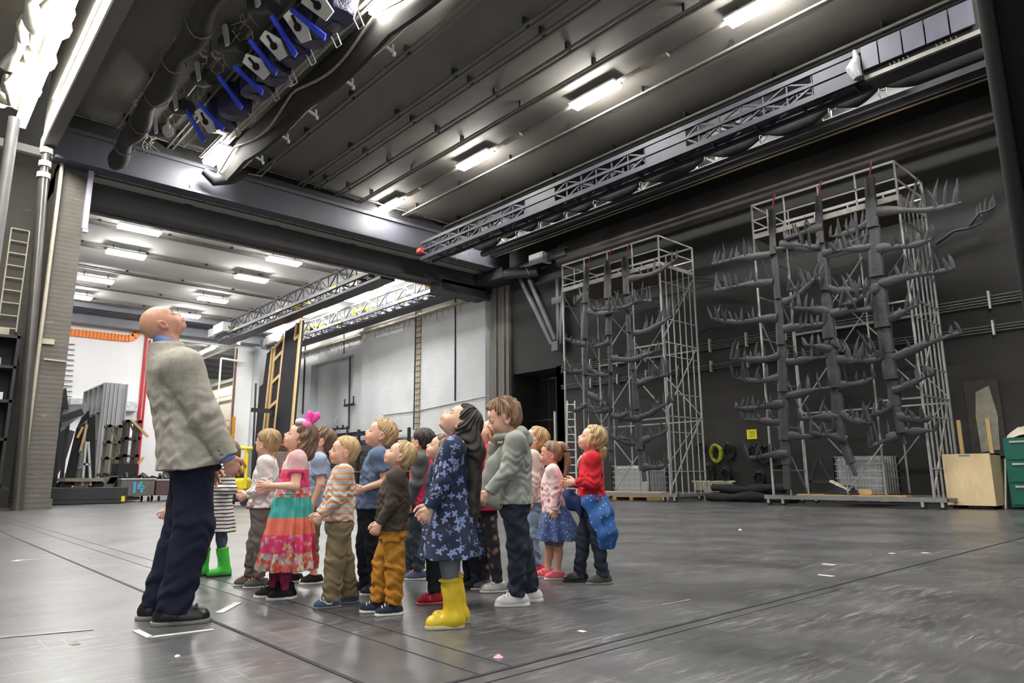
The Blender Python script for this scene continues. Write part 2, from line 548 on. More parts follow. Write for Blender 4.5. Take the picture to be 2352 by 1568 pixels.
# white cloth batten with brackets
xb = 7.65
t = thing('cloth_batten', 'pale rolled cloth batten with little white brackets crossing the dark ceiling', 'batten', (xb, 13, 10.9))
ys = np.arange(11.6, 22.4, 0.6)
MB().tube([(xb, y, 10.98+0.03*math.sin(y*1.3)) for y in ys], [0.085+0.02*math.sin(y*2.1) for y in ys], 10).build('roll', mat('unbleached_cloth', rgb((166, 158, 144)), 0.85, 0, 0.15, 6, 0.3), t, True)
MB().tube([(xb, -2, 11.1), (xb, 11.7, 11.1)], 0.04, 8).build('pipe', m_rail, t)
for px, py in ((893, 66), (801, 152), (719, 217), (654, 278), (596, 333)):
    q = onX(px, py, xb+0.15)
    k = MB(); y = float(q[1])
    k.beam((xb, y, 10.95), (xb+0.26, y-0.05, 10.84), 0.06); k.beam((xb+0.26, y-0.05, 10.84), (xb+0.22, y-0.1, 11.0), 0.045); k.cbox((xb+0.28, y-0.06, 10.78), (0.07, 0.06, 0.1))
    k.build('bracket', m_white, t)
# dark sagging cloth beside it
t = thing('cloth_border', 'dark border cloth sagging between the blue spotlights and the pale cloth batten', 'stage cloth', (7.0, 14, 10.6))
vs, fs = [], []
n, mcol = 60, 8
for i in range(n):
    y = 4+18.2*i/(n-1)
    sag = 0.18*abs(math.sin(y*0.75+0.4))
    for j in range(mcol):
        u = j/(mcol-1)
        vs.append((6.95+0.62*u, y, 11.05-0.55*math.sin(math.pi*u)-sag*math.sin(math.pi*u)))
for i in range(n-1):
    for j in range(mcol-1): fs.append((i*mcol+j, i*mcol+j+1, (i+1)*mcol+j+1, (i+1)*mcol+j))
o = MB().add(vs, fs).build('cloth', mat('border_cloth', rgb((58, 55, 52)), 0.85, 0, 0.15, 3), t, True)
o.modifiers.new('thick', 'SOLIDIFY').thickness = 0.02
vs = []
for i in range(n):
    y = 4+18.2*i/(n-1)
    vs.append((6.9+0.1*math.sin(y*0.75+0.4)**2, y, 10.88-0.3*abs(math.sin(y*0.75+0.4))))
MB().tube(vs, 0.035, 6).build('hem', mat('hem_pale', rgb((170, 162, 146)), 0.8), t, True)

# silver light strip seen under the blue row
t = thing('light_trough', 'long pale metal light trough hanging behind the blue wrapped spotlights', 'light trough', (6.5, 14, 10.9))
MB().box((6.35, 8, 10.95), (6.75, 22.0, 11.0)).build('tray', mat('trough_metal', rgb((150, 148, 140)), 0.45, 0.2, 0.1, 4), t)
for k in range(3): MB().box((6.4+0.13*k, 8, 10.92), (6.42+0.13*k, 22.0, 10.95)).build('rib', m_ivory, t)

# blue wrapped moving lights
m_foil = NT('dark_blue_bag')
_v = m_foil.coord()
_c = m_foil.ramp(m_foil.noise(_v, 7, 5, 0.7), [(0.35, rgb((22, 22, 40))), (0.68, rgb((46, 46, 88)))])
m_foil.out(_c, 0.35); m_foil.bump(m_foil.noise(_v, 22, 4), 0.7, 0.02); m_foil = m_foil.m
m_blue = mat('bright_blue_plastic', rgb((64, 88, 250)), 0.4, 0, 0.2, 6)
m_alu = mat('pale_yoke_plate', rgb((236, 236, 230)), 0.45, 0.0, 0.06, 8)
xs = 5.98
blue_px = [(770, 18), (722, 62), (668, 105), (628, 152), (590, 190), (540, 240), (508, 272)]
names = ['at the top edge of the picture', 'second from the top edge of the picture', 'third from the top edge of the picture', 'in the middle of its row', 'third from the bright lamp end', 'second from the bright lamp end', 'beside the bright lamp']


def bag(x, y, z, s, seed):
    """crumpled wrapped box hanging from a pipe, one closed mesh"""
    r = random.Random(seed)
    n = 6; vs = []; fs = []
    prof = [(0.0, 0.0), (0.7, 0.02), (0.95, 0.08), (1.0, 0.45), (0.98, 0.85), (0.85, 0.97), (0.0, 1.0)]
    m = 14
    for (q, hgt) in prof:
        for k in range(m):
            a = 2*math.pi*k/m
            sq = 1.0/max(abs(math.cos(a)), abs(math.sin(a)))**0.75
            rr = q*sq*s*(1+r.uniform(-0.10, 0.10))
            vs.append((x+rr*math.cos(a)*0.75, y+rr*math.sin(a)*1.0, z-hgt*s*1.55+r.uniform(-.02, .02)))
    for i in range(len(prof)-1):
        for k in range(m):
            fs.append((i*m+k, i*m+(k+1) % m, (i+1)*m+(k+1) % m, (i+1)*m+k))
    return MB().add(vs, fs)


for i, (px, py) in enumerate(blue_px):
    q = onX(px, py, xs); y, z = float(q[1]), float(q[2])
    t = thing('wrapped_spotlight', 'spotlight wrapped in dark blue plastic, '+names[i], 'stage light', (xs, y, z), 'blue wrapped spotlights hung in a row')
    bag(xs, y, z+0.46, 0.50, i).build('cover', m_foil, t, True)
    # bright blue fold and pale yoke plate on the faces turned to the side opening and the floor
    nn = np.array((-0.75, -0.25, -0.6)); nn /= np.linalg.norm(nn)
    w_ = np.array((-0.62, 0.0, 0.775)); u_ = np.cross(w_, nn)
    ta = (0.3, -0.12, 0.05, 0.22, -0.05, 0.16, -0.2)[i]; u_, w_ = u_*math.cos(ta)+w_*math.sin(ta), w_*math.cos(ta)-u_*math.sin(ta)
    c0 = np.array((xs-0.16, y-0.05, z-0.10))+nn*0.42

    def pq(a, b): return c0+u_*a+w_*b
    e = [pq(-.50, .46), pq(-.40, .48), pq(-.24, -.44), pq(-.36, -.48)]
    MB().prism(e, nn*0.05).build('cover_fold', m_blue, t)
    if i in (0, 1, 2, 3, 6):
        pl = MB().prism([pq(-.16, .34), pq(.10, .38), pq(.34, .02), pq(.26, -.34), pq(-.02, -.30)], nn*0.04)
        p = pl.build('yoke_plate', m_alu, t)
        k = MB(); c_ = pq(.10, .0)+nn*0.04
        k.tube([c_, c_+nn*0.05], 0.085, 14); k.beam(c_+nn*0.02, c_+w_*0.26+nn*0.02, 0.05)
        k.build('pan_knob', m_black, p)
    MB().tube([(xs, y, z+0.35), (xs, y, 11.32)], 0.025, 6).build('clamp', m_galv, t)
    MB().tube([(xs+0.3, y-0.45, z-0.2), (xs+0.42, y-0.5, z-0.5), (xs+0.36, y-0.4, z-0.56), (xs+0.25, y-0.3, z-0.25)], 0.014, 5).build('safety_loop', m_galv, t)
tag(MB().tube([(xs, -2, 11.32), (xs, 22.4, 11.32)], 0.04, 8).build('batten_pipe', m_rail), 'pipe carrying the blue wrapped spotlights', 'pipe')

# row of dull spotlights with foil scraps
xs2 = 5.05
for i, (px, py) in enumerate([(605, 12), (535, 100), (470, 180), (418, 247), (372, 300)]):
    q = onX(px, py, xs2); y, z = float(q[1]), float(q[2])
    t = thing('hanging_spotlight', 'dull grey spotlight with hanging foil scraps, '+['at the top edge of the picture', 'second from the top edge of the picture', 'in the middle of its row', 'beside the black cloth roll', 'last before the violet grey beam'][i], 'stage light', (xs2, y, z), 'dull spotlights hung in a row')
    b = MB().tube([(xs2-0.1, y+0.3, z+0.1), (xs2, y, z), (xs2+0.1, y-0.32, z-0.1)], [0.2, 0.24, 0.2], 10)
    b.build('body', mat('dull_grey_lamp', rgb((78, 78, 76)), 0.4, 0.2, 0.2, 6), t, True)
    MB().prism([(xs2-0.3, y-0.2, z+0.3), (xs2-0.22, y-0.3, z-0.25), (xs2-0.16, y-0.3, z-0.22), (xs2-0.22, y-0.2, z+0.3)], (0, 0.16, 0)).build('barn_door', m_white, t)
    k = MB(); k.beam((xs2, y+0.25, z+0.1), (xs2, y+0.1, 11.3), 0.04); k.beam((xs2, y-0.25, z), (xs2, y-0.1, 11.3), 0.04)
    k.build('yoke', m_rail, t)
    r = random.Random(i+40)
    for s in range(8):
        a = np.array((xs2-0.1+r.uniform(-.2, .3), y+0.5+s*0.13, z+0.05+r.uniform(-.1, .1)))
        MB().tube([a, a+(r.uniform(-.1, .1), r.uniform(-.1, .1), -0.15), a+(r.uniform(-.2, .2), r.uniform(-.15, .15), -0.32)], [0.022, 0.014, 0.004], 4).build('foil_scrap', m_ivory, t)
tag(MB().tube([(xs2, -2, 11.3), (xs2, 22.2, 11.3)], 0.035, 8).build('batten_pipe', m_rail), 'pipe carrying the dull grey spotlights with foil scraps', 'pipe')

# black cloth roll
t = thing('cloth_roll', 'long black rolled cloth hanging under the ceiling, its blunt end toward the beam', 'cloth roll', (4.3, 14, 10.4))
pr = []
rr = []
q0, q1 = onZ(262, 378, 9.9), onZ(455, 60, 9.9)
for i in range(46):
    u = i/24
    q = q0+(q1-q0)*u
    pr.append((q[0]+0.04*math.sin(i*0.9), q[1], 9.88+0.09*abs(math.sin(i*0.42))))
    rr.append((0.23+0.04*math.sin(i*0.84+1))*(0.6 if i == 0 else 1.0))
MB().tube(pr, rr, 14).build('roll', mat('black_roll_cloth', rgb((44, 42, 41)), 0.85, 0, 0.2, 3, 0.4), t, True)
for i in (4, 9, 14, 19, 24, 30):
    c = np.array(pr[i])
    MB().tube([c+np.array((math.cos(a)*0.28, 0.05*math.sin(3*a), math.sin(a)*0.28)) for a in np.linspace(0, 2*math.pi, 15)], 0.014, 5).build('tie', mat('tie_rag', rgb((96, 92, 90)), 0.8), t)

# pulley blocks hanging in pairs of rings
for i, (px, py, X) in enumerate([(425, 98, 4.9), (328, 237, 4.15), (482, 123, 5.2), (565, 155, 5.9), (456, 278, 5.75), (533, 303, 6.6), (651, 187, 6.75)]):
    q = onX(px, py, X)
    q = CAMP+(q-CAMP)*min(1.0, 10.4/(q[2]-CAMH))
    t = thing('pulley_block', 'pair of pale pulley wheels hanging '+['highest beside the plain dark ceiling', 'over the start of the black cloth roll', 'beside the middle dull spotlight', 'between the blue wrapped spotlights, higher one', 'beside the two lowest blue wrapped spotlights', 'directly above the bright lamp tube', 'against the pale trough, brass coloured rim'][i], 'pulley', q, 'pulley pairs under the ceiling')
    for s in (-1, 1):
        c = q+np.array((0.13*s, -0.05*s, 0.01*s))
        pts = [c+np.array((0.09*math.cos(a), 0.02*math.cos(a), 0.10*math.sin(a))) for a in np.linspace(0.5+(s < 0)*0.2, 2*math.pi-0.5, 14)]
        MB().tube(pts, 0.035, 8).build('wheel', m_ivory, t, True)
    MB().beam(q+np.array((0, 0, 0.05)), (q[0], q[1], CZ), 0.02).build('strap', m_dsteel, t)

# small bits under the violet beam
q = onY(443, 432, 22.5)
t = thing('clamp_arm', 'small dark clamp arm hanging on the lower flange of the violet grey beam', 'clamp', q)
MB().beam(q+np.array((-0.1, 0, 0.1)), q+np.array((0, 0, -0.18)), 0.06).beam((q[0]+0.1, q[1], 9.905), q+np.array((0, 0, -0.18)), 0.05).build('arm', m_dsteel, t)
t = thing('hung_cloth_bundle', 'dark cloth bundle drooping beside the bright lamp at the beam', 'cloth bundle', (7.0, 22.0, 10.6))
MB().tube([(6.6, 22.2, 10.6), (6.9, 22.1, 10.35), (7.4, 22.0, 10.55), (7.9, 21.9, 10.75)], [0.12, 0.2, 0.22, 0.1], 10).build('cloth', m_blackcloth, t, True)
MB().tube([(7.9, 21.9, 10.8), (8.4, 22.0, 10.9), (8.5, 21, 11.2)], 0.012, 5).build('rope', m_ivory, t)
pp = MB().tube([(2.7, 22.35, 11.32), (16.8, 22.35, 11.32)], 0.022, 6)
for x in np.arange(3.4, 16.6, 0.75): pp.cbox((x, 22.35, 11.32), (0.05, 0.05, 0.09))
tag(pp.build('clip_pipe', m_rail), 'thin pale pipe with clips where the dark ceiling meets the violet grey beam', 'pipe')

# bright slot: lamps along a lumpy added duct beyond the lintel
t = thing('slot_lamp_row', 'glaring row of fluorescent lamps shining out of the side opening overhead', 'lamp row', (1.7, 12, 10.6))
ya, yb = 22.6, 5.0
MB().box((1.58, yb, 10.72), (1.86, ya, 10.80)).build('housing', m_white, t)
MB().box((1.60, yb, 10.58), (1.84, ya, 10.715)).build('diffuser', m_slot, t)
r = random.Random(3)
pts, rad = [], []
for i in range(60):
    y = 22.3-i*0.27
    pts.append((1.62+r.uniform(-.10, .10), y, 11.15+r.uniform(-.08, .08))); rad.append(0.26+r.uniform(-.10, .12))
t = thing('lumpy_reflector', 'lumpy white added duct blown out by the lamps in the side opening', 'reflector', (1.6, 12, 11.1))  # lumpy white shape added beside the lamps to give the glare ragged edges
MB().tube(pts, rad, 12).build('lumpy_tube', mat('reflector_white', rgb((236, 232, 220)), 0.85, 0, 0.06, 3, 0.5), t, True)
pts = [(1.28+r.uniform(-.22, .12), y+r.uniform(-.1, .1), 10.85+r.uniform(-.25, .2)) for y in np.arange(22.3, 8, -0.3)]
MB().tube(pts, [0.12+r.uniform(-.07, .10) for _ in pts], 9).build('loose_reflector', mat('reflector_white', (1, 1, 1)), t, True)
tag(MB().box((2.2, -2, 10.93), (2.23, 21, 10.96)).build('edge_wire', m_white), 'thin bright wire along the inner face of the side opening', 'wire')

# bright pipe and grey tube at the pillar
t = thing('steel_pipe', 'tall polished steel pipe standing in front of the boarded pillar', 'pipe', (2.62, 22.62, 0))
a = onY(108, 345, 22.62); b = onY(40, 1168, 22.62)
a[2] = min(a[2], 9.3)
pm = mat('polished_pipe', rgb((92, 90, 86)), 0.3, 0.5, 0.12, 3)
MB().tube([(b[0], 22.62, 0), (a[0], 22.62, a[2])], 0.13, 16).build('pipe', pm, t, True)
for dz, rd in ((0.0, 0.17), (0.35, 0.16), (0.75, 0.16)):
    MB().tube([(a[0], 22.62, a[2]+dz-0.05), (a[0], 22.62, a[2]+dz+0.1)], rd, 16).build('collar', m_galv, t, True)
MB().tube([(a[0], 22.62, a[2]), (a[0], 22.62, a[2]+0.9)], 0.11, 14).build('neck', pm, t, True)
c = onY(120, 370, 22.85); e = onY(20, 1168, 22.85)
tag(MB().tube([(2.84, 22.82, 0), (2.84, 22.82, 10.4)], 0.055, 10).build('corner_conduit', mat('cream_conduit', rgb((172, 166, 150)), 0.4, 0.2, 0.1, 3), smooth=True),
    'slim cream conduit in the corner between steel pipe and pillar', 'conduit')
# dark grey column in the wing, left edge
a = onY(38, 300, 19.0); b = onY(0, 700, 19.0)
tag(MB().tube([(b[0]-0.25, 19, 0), (a[0]-0.08, 19, 9.2)], 0.13, 12).build('wing_column', mat('wing_column_grey', rgb((104, 104, 104)), 0.5, 0.1, 0.1, 3), smooth=True),
    'grey round column standing at the left edge of the wing', 'column')
# guide rail on the pillar corner
g = MB(); g.box((3.52, 22.80, 8.08), (3.66, 22.98, 10.85)); g.box((3.54, 22.81, 7.98), (3.68, 22.96, 8.08))
tag(g.build('guide_rail', mat('lilac_rail', rgb((178, 178, 196)), 0.35, 0.2, 0.06, 3)), 'lilac grey guide rail fixed on the upper corner of the boarded pillar', 'rail')
lt = MB(); lt.box((2.9, 22.93, 4.55), (3.2, 22.99, 4.7)); lt.beam((3.0, 22.94, 4.12), (3.56, 22.94, 4.1), 0.04)
tag(lt.build('pillar_latch', m_ivory), 'pale latch bar fixed across the lower half of the boarded pillar', 'latch')
# ladder and shelves in the wing
t = thing('wall_ladder', 'pale frame ladder fixed to the wing wall beside the pillar', 'ladder', (1.9, 25.3, 4.5))
p0 = onY(33, 522, 25.2); p1 = onY(70, 522, 25.2); p2 = onY(20, 610, 25.2)
x0, x1 = float(p0[0]), float(p1[0])
for x in (x0-0.06, x1): MB().beam((x, 25.3, 5.2), (x, 25.3, p0[2]), 0.035).build('stile', m_ivory, t)
for z in np.linspace(5.3, p0[2], 9): MB().beam((x0-0.06, 25.3, z), (x1, 25.3, z), 0.03).build('rung', m_ivory, t)
t = thing('wing_shelving', 'dark shelving with small boxes in the wing beside the pillar', 'shelving', (1.6, 25.0, 0))
for z in (0.6, 1.9, 3.0, 4.0, 4.9): MB().box((0.6, 24.6, z), (2.6, 25.35, z+0.08)).build('shelf', m_dsteel, t)
for x in (0.6, 2.5): MB().box((x, 24.6, 0), (x+0.08, 25.35, 5.0)).build('upright', m_dsteel, t)
MB().box((0.6, 25.3, 0), (2.6, 25.36, 5)).build('back_panel', m_black, t)
for x, z, c in ((2.0, 4.98, m_ivory), (1.9, 4.08, m_ivory), (2.05, 3.08, m_white)):
    o = MB().box((x, 24.7, z), (x+0.3, 25.0, z+0.22)).build('small_box', c)
    tag(o, 'small pale box standing on the wing shelving, '+{4.98: 'topmost', 4.08: 'on the second shelf down', 3.08: 'on the third shelf down'}[z], 'box', 'boxes on the wing shelving')

# ---------------------------------------------------------------- lighting bridge along the right wall
XT = 15.25
m_bridge = mat('bridge_steel', rgb((50, 50, 58)), 0.6, 0.0, 0.15, 3, spec=0.3)


def ybot(px):
    return float(onX(px, 590-0.4205*(px-970), XT)[1])


t = thing('lighting_bridge', 'long violet grey lighting bridge of lattice girders crossing below the dark ceiling', 'lighting bridge', (XT, 12, 9.3))
yA, yB = ybot(968), ybot(1985)
zb, zm, zt = 9.42, 9.78, 10.14
for z, h in ((zb, 0.14), (zm, 0.07), (zt-0.06, 0.12)):
    MB().box((XT-0.05, yB, z), (XT+0.05, yA, z+h)).build('chord', m_bridge, t)
    MB().box((XT+0.5, yB, z), (XT+0.6, yA, z+h)).build('chord', m_bridge, t)
secs = [(968, 1207, 0), (1207, 1275, 1), (1275, 1483, 0), (1483, 1577, 1), (1577, 1868, 0), (1868, 1985, 1)]
for a, b, solid in secs:
    y1, y0 = ybot(a), ybot(b)
    if solid:
        MB().box((XT-0.02, y0, zm+0.07), (XT+0.02, y1, zt)).box((XT-0.02, y0, zb), (XT+0.02, y1, zm-0.02)).build('solid_panel', m_bridge, t)
    else:
        la = MB(); lo = MB()
        ys = np.arange(y0, y1, 0.62)
        for j, y in enumerate(ys):
            yn = min(y+0.62, y1)
            for q, xx in ((la, XT), (lo, XT+0.55)):
                if j % 2: q.beam((xx, y, zb+0.1), (xx, yn, zm+0.02), 0.05); q.beam((xx, y, zt-0.05), (xx, yn, zm+0.05), 0.04)
                else: q.beam((xx, y, zm+0.02), (xx, yn, zb+0.1), 0.05); q.beam((xx, y, zm+0.05), (xx, yn, zt-0.05), 0.04)
                q.beam((xx, y, zb+0.1), (xx, y, zt), 0.04)
        la.build('lattice', m_bridge, t); lo.build('lattice', m_bridge, t)
cb = MB()
for y in np.arange(yB+0.3, yA, 1.24): cb.beam((XT, y, zb+0.05), (XT+0.55, y, zb+0.05), 0.05); cb.beam((XT, y, zb+0.05), (XT+0.55, y+1.2, zb+0.05), 0.035)
cb.build('cross_brace', m_bridge, t)
MB().box((XT+0.2, yB, zb+0.1), (XT+0.45, yA, zb+0.14)).build('walkway', m_dsteel, t)
# clutter on the bridge seen through the lattice
r = random.Random(5)
for k, px in enumerate((1010, 1060, 1105, 1150, 1330, 1380, 1430, 1650, 1720)):
    y = ybot(px); z = zb+0.3
    o = MB().tube([(XT+0.30, y, z+0.25), (XT+0.3, y-0.2, z+0.12), (XT+0.3, y-0.34, z)], [0.10, 0.13, 0.12], 9).build('bridge_spotlight', m_black)
    tag(o, 'small spotlight inside the lighting bridge lattice, '+('first', 'second', 'third', 'fourth', 'fifth', 'sixth', 'seventh', 'eighth', 'ninth')[k]+' from the beam end', 'stage light', 'spotlights inside the lighting bridge')
# cladding panels on the near end
t = thing('bridge_cladding', 'flat grey cladding panels with dark joints on the near end of the lighting bridge', 'cladding', (XT, 4, 9.6))
cols = [1985, 2025, 2079, 2131, 2187, 2245]
for a, b in zip(cols[:-1], cols[1:]):
    y1, y0 = ybot(a), ybot(b)
    MB().box((XT-0.12, y0+0.02, 9.60), (XT-0.06, y1-0.012, 10.16)).build('panel', mat('cladding_lilac', rgb((82, 82, 94)), 0.6, 0, 0.1, 2), t)
MB().box((XT-0.03, ybot(2330), 9.40), (XT+0.06, yB, 9.50)).build('rail', m_rail, t)
MB().box((XT-0.02, ybot(2330), 9.42), (XT+0.6, yB, 9.46)).build('floor_plate', m_dsteel, t)
MB().box((XT+0.0, ybot(2330), 9.5), (XT+0.04, yB, 10.2)).build('backing', m_black, t)
hk = MB()
for y in np.arange(ybot(2330), yB, 0.09):
    if int(y*2.2) % 2: hk.beam((XT-0.05, y, 9.5), (XT-0.05, y+0.02, 9.56), 0.015)
hk.build('hook_row', m_rail, t)
y = ybot(1975)
tag(MB().tube([(XT-0.15, y, 9.45), (XT-0.2, y+0.06, 9.7), (XT-0.12, y, 9.95), (XT-0.14, y+0.02, 10.15)], [0.10, 0.16, 0.08, 0.03], 8).build('plastic_wrap', mat('plastic_wrap', rgb((150, 152, 152)), 0.3, 0, 0.2, 12, 0.4), smooth=True),
    'crumpled clear plastic wrap hanging at the seam of the lighting bridge', 'plastic wrap')
# junction pieces at the beam
q = onX(963, 577, XT-0.1)
t = thing('red_buffer', 'red buffer cap on the end of the lighting bridge at the beam', 'buffer', q)
MB().tube([q+np.array((0, 0.04, 0)), q-np.array((0, 0.22, 0))], 0.11, 12).build('cap', mat('red_cap', rgb((226, 76, 72)), 0.5), t, True)
MB().box(q+np.array((-0.1, 0.04, -0.12)), q+np.array((0.4, 0.08, 0.16))).build('bracket', m_dsteel, t)

# gallery behind the bridge: dark deck, rolled drapes, white lattice, pipes
tag(MB().box((16.9, -2, 11.2), (XW-0.1, 22.3, 11.35)).box((18.9, -2, 10.25), (19.0, 22.3, 11.2)).build('gallery_deck', m_black), 'black gallery deck along the right wall above the hanging pipes', 'gallery')
GD = 'dark pipes and tracks hung below the gallery'
for x, z, y0, y1, lab, m in ((16.9, 9.50, -2, 20.5, 'dark track bar below the lighting bridge, nearest the bridge', m_dsteel), (17.6, 9.82, -2, 21.3, 'long dark bar under the white lattice girder', m_dsteel),
                             (18.3, 10.0, -2, 21.6, 'lowest long dark bar under the gallery along the wall', m_black)):
    tag(MB().box((x-0.07, y0, z), (x+0.07, y1, z+0.16)).build('track_bar', m), lab, 'track', GD)
q = onX(1583, 426, 18.6)
gp = MB().tube([(18.6, -2, q[2]-0.04), (18.6, 20.5, q[2]-0.04)], 0.03, 8)
tag(gp.build('brass_pipe', mat('brass_pipe', rgb((176, 150, 118)), 0.35, 0.5, 0.1, 3), smooth=True), 'thin brass coloured pipe running below the gallery along the dark wall', 'pipe')
tag(MB().tube([(18.5, -2, q[2]+0.1), (18.5, 17, q[2]+0.1)], 0.04, 8).build('grey_pipe', m_galv, smooth=True), 'pale grey pipe just above the brass coloured pipe', 'pipe')
# rolled drape with ties
t = thing('rolled_drape', 'long black rolled drape with white ties slung below the lighting bridge', 'rolled drape', (17.0, 12, 9.3))
pts, rad, ties = [], [], []
tie_px = [(1055, 578), (1085, 565), (1152, 538), (1193, 525), (1245, 506), (1304, 483), (1371, 457), (1478, 418), (1626, 362), (1753, 316), (1910, 250), (2025, 205)]
ty = [float(onX(a, b, 16.9)[1]) for a, b in tie_px]
yy = np.arange(21.0, -1, -0.18)
for y in yy:
    dmin = min(abs(y-v) for v in ty)
    s = min(dmin/1.0, 1.0)
    pts.append((16.9+0.05*math.sin(y), y, 10.12-0.20*math.sin(min(s, 1)*math.pi/2)))
    rad.append(0.12+0.13*math.sin(s*math.pi/2))
MB().tube(pts, rad, 12).build('roll', mat('drape_green_black', rgb((46, 49, 48)), 0.85, 0, 0.25, 4, 0.3), t, True)
for v in ty:
    MB().tube([(16.9+0.19*math.cos(a), v+0.04*math.sin(2*a), 10.1+0.19*math.sin(a)) for a in np.linspace(0, 2*math.pi, 13)], 0.013, 5).build('tie', m_ivory, t)
    MB().tube([(16.75, v, 10.0), (16.72, v+0.02, 9.8), (16.76, v, 9.65)], 0.012, 5).build('tie_end', m_ivory, t)
# white lattice girder lit from inside at three places
t = thing('white_lattice_girder', 'white lattice girder glinting behind the black rolled drape under the gallery', 'girder', (17.9, 12, 9.3))
m_gir = mat('girder_grey', rgb((150, 150, 150)), 0.5)
for z in (10.13, 10.75): MB().box((17.85, -2, z), (17.95, 21.5, z+0.1)).build('chord', m_gir, t)
la = MB()
for j, y in enumerate(np.arange(-1.5, 21.2, 0.7)):
    a, b = (10.2, 10.8) if j % 2 else (10.8, 10.2)
    la.beam((17.9, y, a), (17.9, y+0.7, b), 0.07)
    la.beam((17.9, y, 10.2), (17.9, y, 10.8), 0.06)
la.build('lattice', m_gir, t)
for k, (px, py) in enumerate(((1140, 560), (1690, 350), (2010, 215))):
    y = float(onX(px, py, 18.3)[1])
    lamp(18.35, y, 11.0, 'lamp hidden behind the white lattice girder, '+['near the beam', 'in the middle', 'near the dark curtain side'][k], 'lamps inside the gallery', m_lampb, 1.6, 'y', 0.2, top=11.2)
for k, (px, py, lab) in enumerate(((1875, 290, 'small pale floodlight under the rolled drape beside a red lamp'), (2200, 165, 'small pale floodlight high by the black curtain side'))):
    q = onX(px, py, 17.3)
    t = thing('floodlight', lab, 'floodlight', q)
    MB().cbox(q, (0.18, 0.42, 0.22)).build('body', m_ivory, t)
    MB().beam(q+np.array((0, -0.15, 0.05)), (q[0], q[1]-0.15, 11.25), 0.04).build('bracket', m_rail, t)
q = onX(1897, 285, 17.25)
tag(MB().tube([q, q+np.array((0, -0.12, 0.02))], 0.06, 10).build('red_marker_lamp', mat('red_cap', (1, 0, 0))), 'tiny red marker lamp beside the pale floodlight', 'lamp')
# ---------------------------------------------------------------- along the right wall
GW = 'conduits along the dark right wall'
m_cable = mat('wall_cable_grey', rgb((96, 94, 94)), 0.45, 0.1, 0.15, 4)
zt = {'upper': (4.98, 5.05, 5.12, 5.20), 'lower': (4.30, 4.37, 4.44)}
for nm, zs in zt.items():
    t = thing('conduit_bundle', nm+' bundle of grey conduits running along the dark right wall', 'conduits', (XW-0.08, 8, zs[0]), GW)
    for z in zs: MB().tube([(XW-0.08, -2, z), (XW-0.08, 19.6, z)], 0.022, 6).build('conduit', m_cable, t)
    for y in np.arange(0.4, 19, 1.35): MB().box((XW-0.13, y, zs[0]-0.1), (XW, y+0.05, zs[-1]+0.14)).build('clip', m_galv, t)
m_vb = mat('bracket_grey', rgb((120, 120, 126)), 0.5, 0, 0.1, 4)
# V shaped steel bracket under the gallery end
t = thing('steel_bracket', 'grey steel V bracket bolted to the dark wall beside the workshop opening', 'bracket', (20.2, 20.8, 6.0))
for a, b in (((1195, 640), (1268, 790)), ((1215, 640), (1276, 780)), ((1281, 640), (1284, 800)), ((1296, 640), (1287, 790))):
    p, q = onX(*a, 20.25), onX(*b, 20.25)
    MB().beam(p, q, 0.16, 0.12, (1, 0, 0)).build('strut', m_vb, t)
p, q = onX(1195, 615, 20.25), onX(1300, 580, 20.25)
MB().beam(p, q, 0.16, 0.2, (0, 0, 1)).build('top_bar', m_vb, t)
q = onX(1278, 795, 20.25); MB().cbox(q, (0.25, 0.35, 0.4)).build('foot_plate', m_vb, t)
q = onX(1283, 690, 20.3); MB().cbox(q, (0.25, 0.6, 0.3)).build('cross_plate', m_vb, t)
# big dark bearing block and white box
q = onX(1155, 600, 20.0)
tag(MB().box((19.3, 22.0, 9.42), (20.4, 23.95, 9.88)).tube([(19.6, 22.1, 9.62), (20.2, 20.6, 9.55)], 0.25, 10).build('bearing_housing', m_dsteel), 'dark bearing housing on top of the ribbed jamb', 'housing')
q = onX(1234, 592, 19.7)
t = thing('junction_box', 'white junction box high on the dark wall above the V bracket', 'junction box', q)
MB().box(q+np.array((-0.1, -0.42, -0.16)), q+np.array((0.2, 0.42, 0.18))).box(q+np.array((0.2, -0.1, -0.1)), (20.47, q[1]+0.1, q[2]-0.02)).build('case', m_white, t)
for k in range(4): MB().tube([q+np.array((0.1, -0.42, -0.1+0.08*k)), q+np.array((0.12, -0.8, -0.05+0.08*k)), q+np.array((0.15, -1.3-0.2*k, -0.1+0.1*k))], 0.014, 5).build('lead', m_cable, t)
MB().tube([q+np.array((0, 0.42, 0)), q+np.array((0, 0.7, -0.3)), q+np.array((0, 0.5, -0.65))], 0.014, 5).build('loop_lead', m_ivory, t)
# pipes in the dark recess
GP = 'pipes standing in the dark recess'
for k, (y, z, lab) in enumerate(((21.3, 5.0, 'thin dark pipe in the middle of the dark recess'), (20.3, 4.9, 'stouter capped pipe at the scaffold side of the dark recess'))):
    tag(MB().tube([(XW+0.9-0.5*k, y, 0), (XW+0.9-0.5*k, y, z)], 0.03+0.03*k, 8).tube([(XW+0.9-0.5*k, y, z), (XW+0.9-0.5*k, y+0.4, z)], 0.04, 8).build('standing_pipe', m_dsteel), lab, 'pipe', GP)
tag(MB().beam((XW+0.9, 20.0, 3.2), (XW+0.9, 22.6, 3.2), 0.05).build('cross_pipe', m_dsteel), 'level dark pipe across the dark recess', 'pipe')
t = thing('wall_frame', 'small grey tube frame in the dark recess beside the ladder', 'frame', (20.2, 20.4, 1.2))
for z in (1.3, 1.65, 2.0, 2.2): MB().beam((20.2, 19.9, z), (20.2, 21.2, z), 0.03).build('bar', m_dsteel, t)
for y in (19.9, 20.5, 21.2): MB().beam((20.2, y, 0), (20.2, y, 2.25), 0.03).build('post', m_dsteel, t)

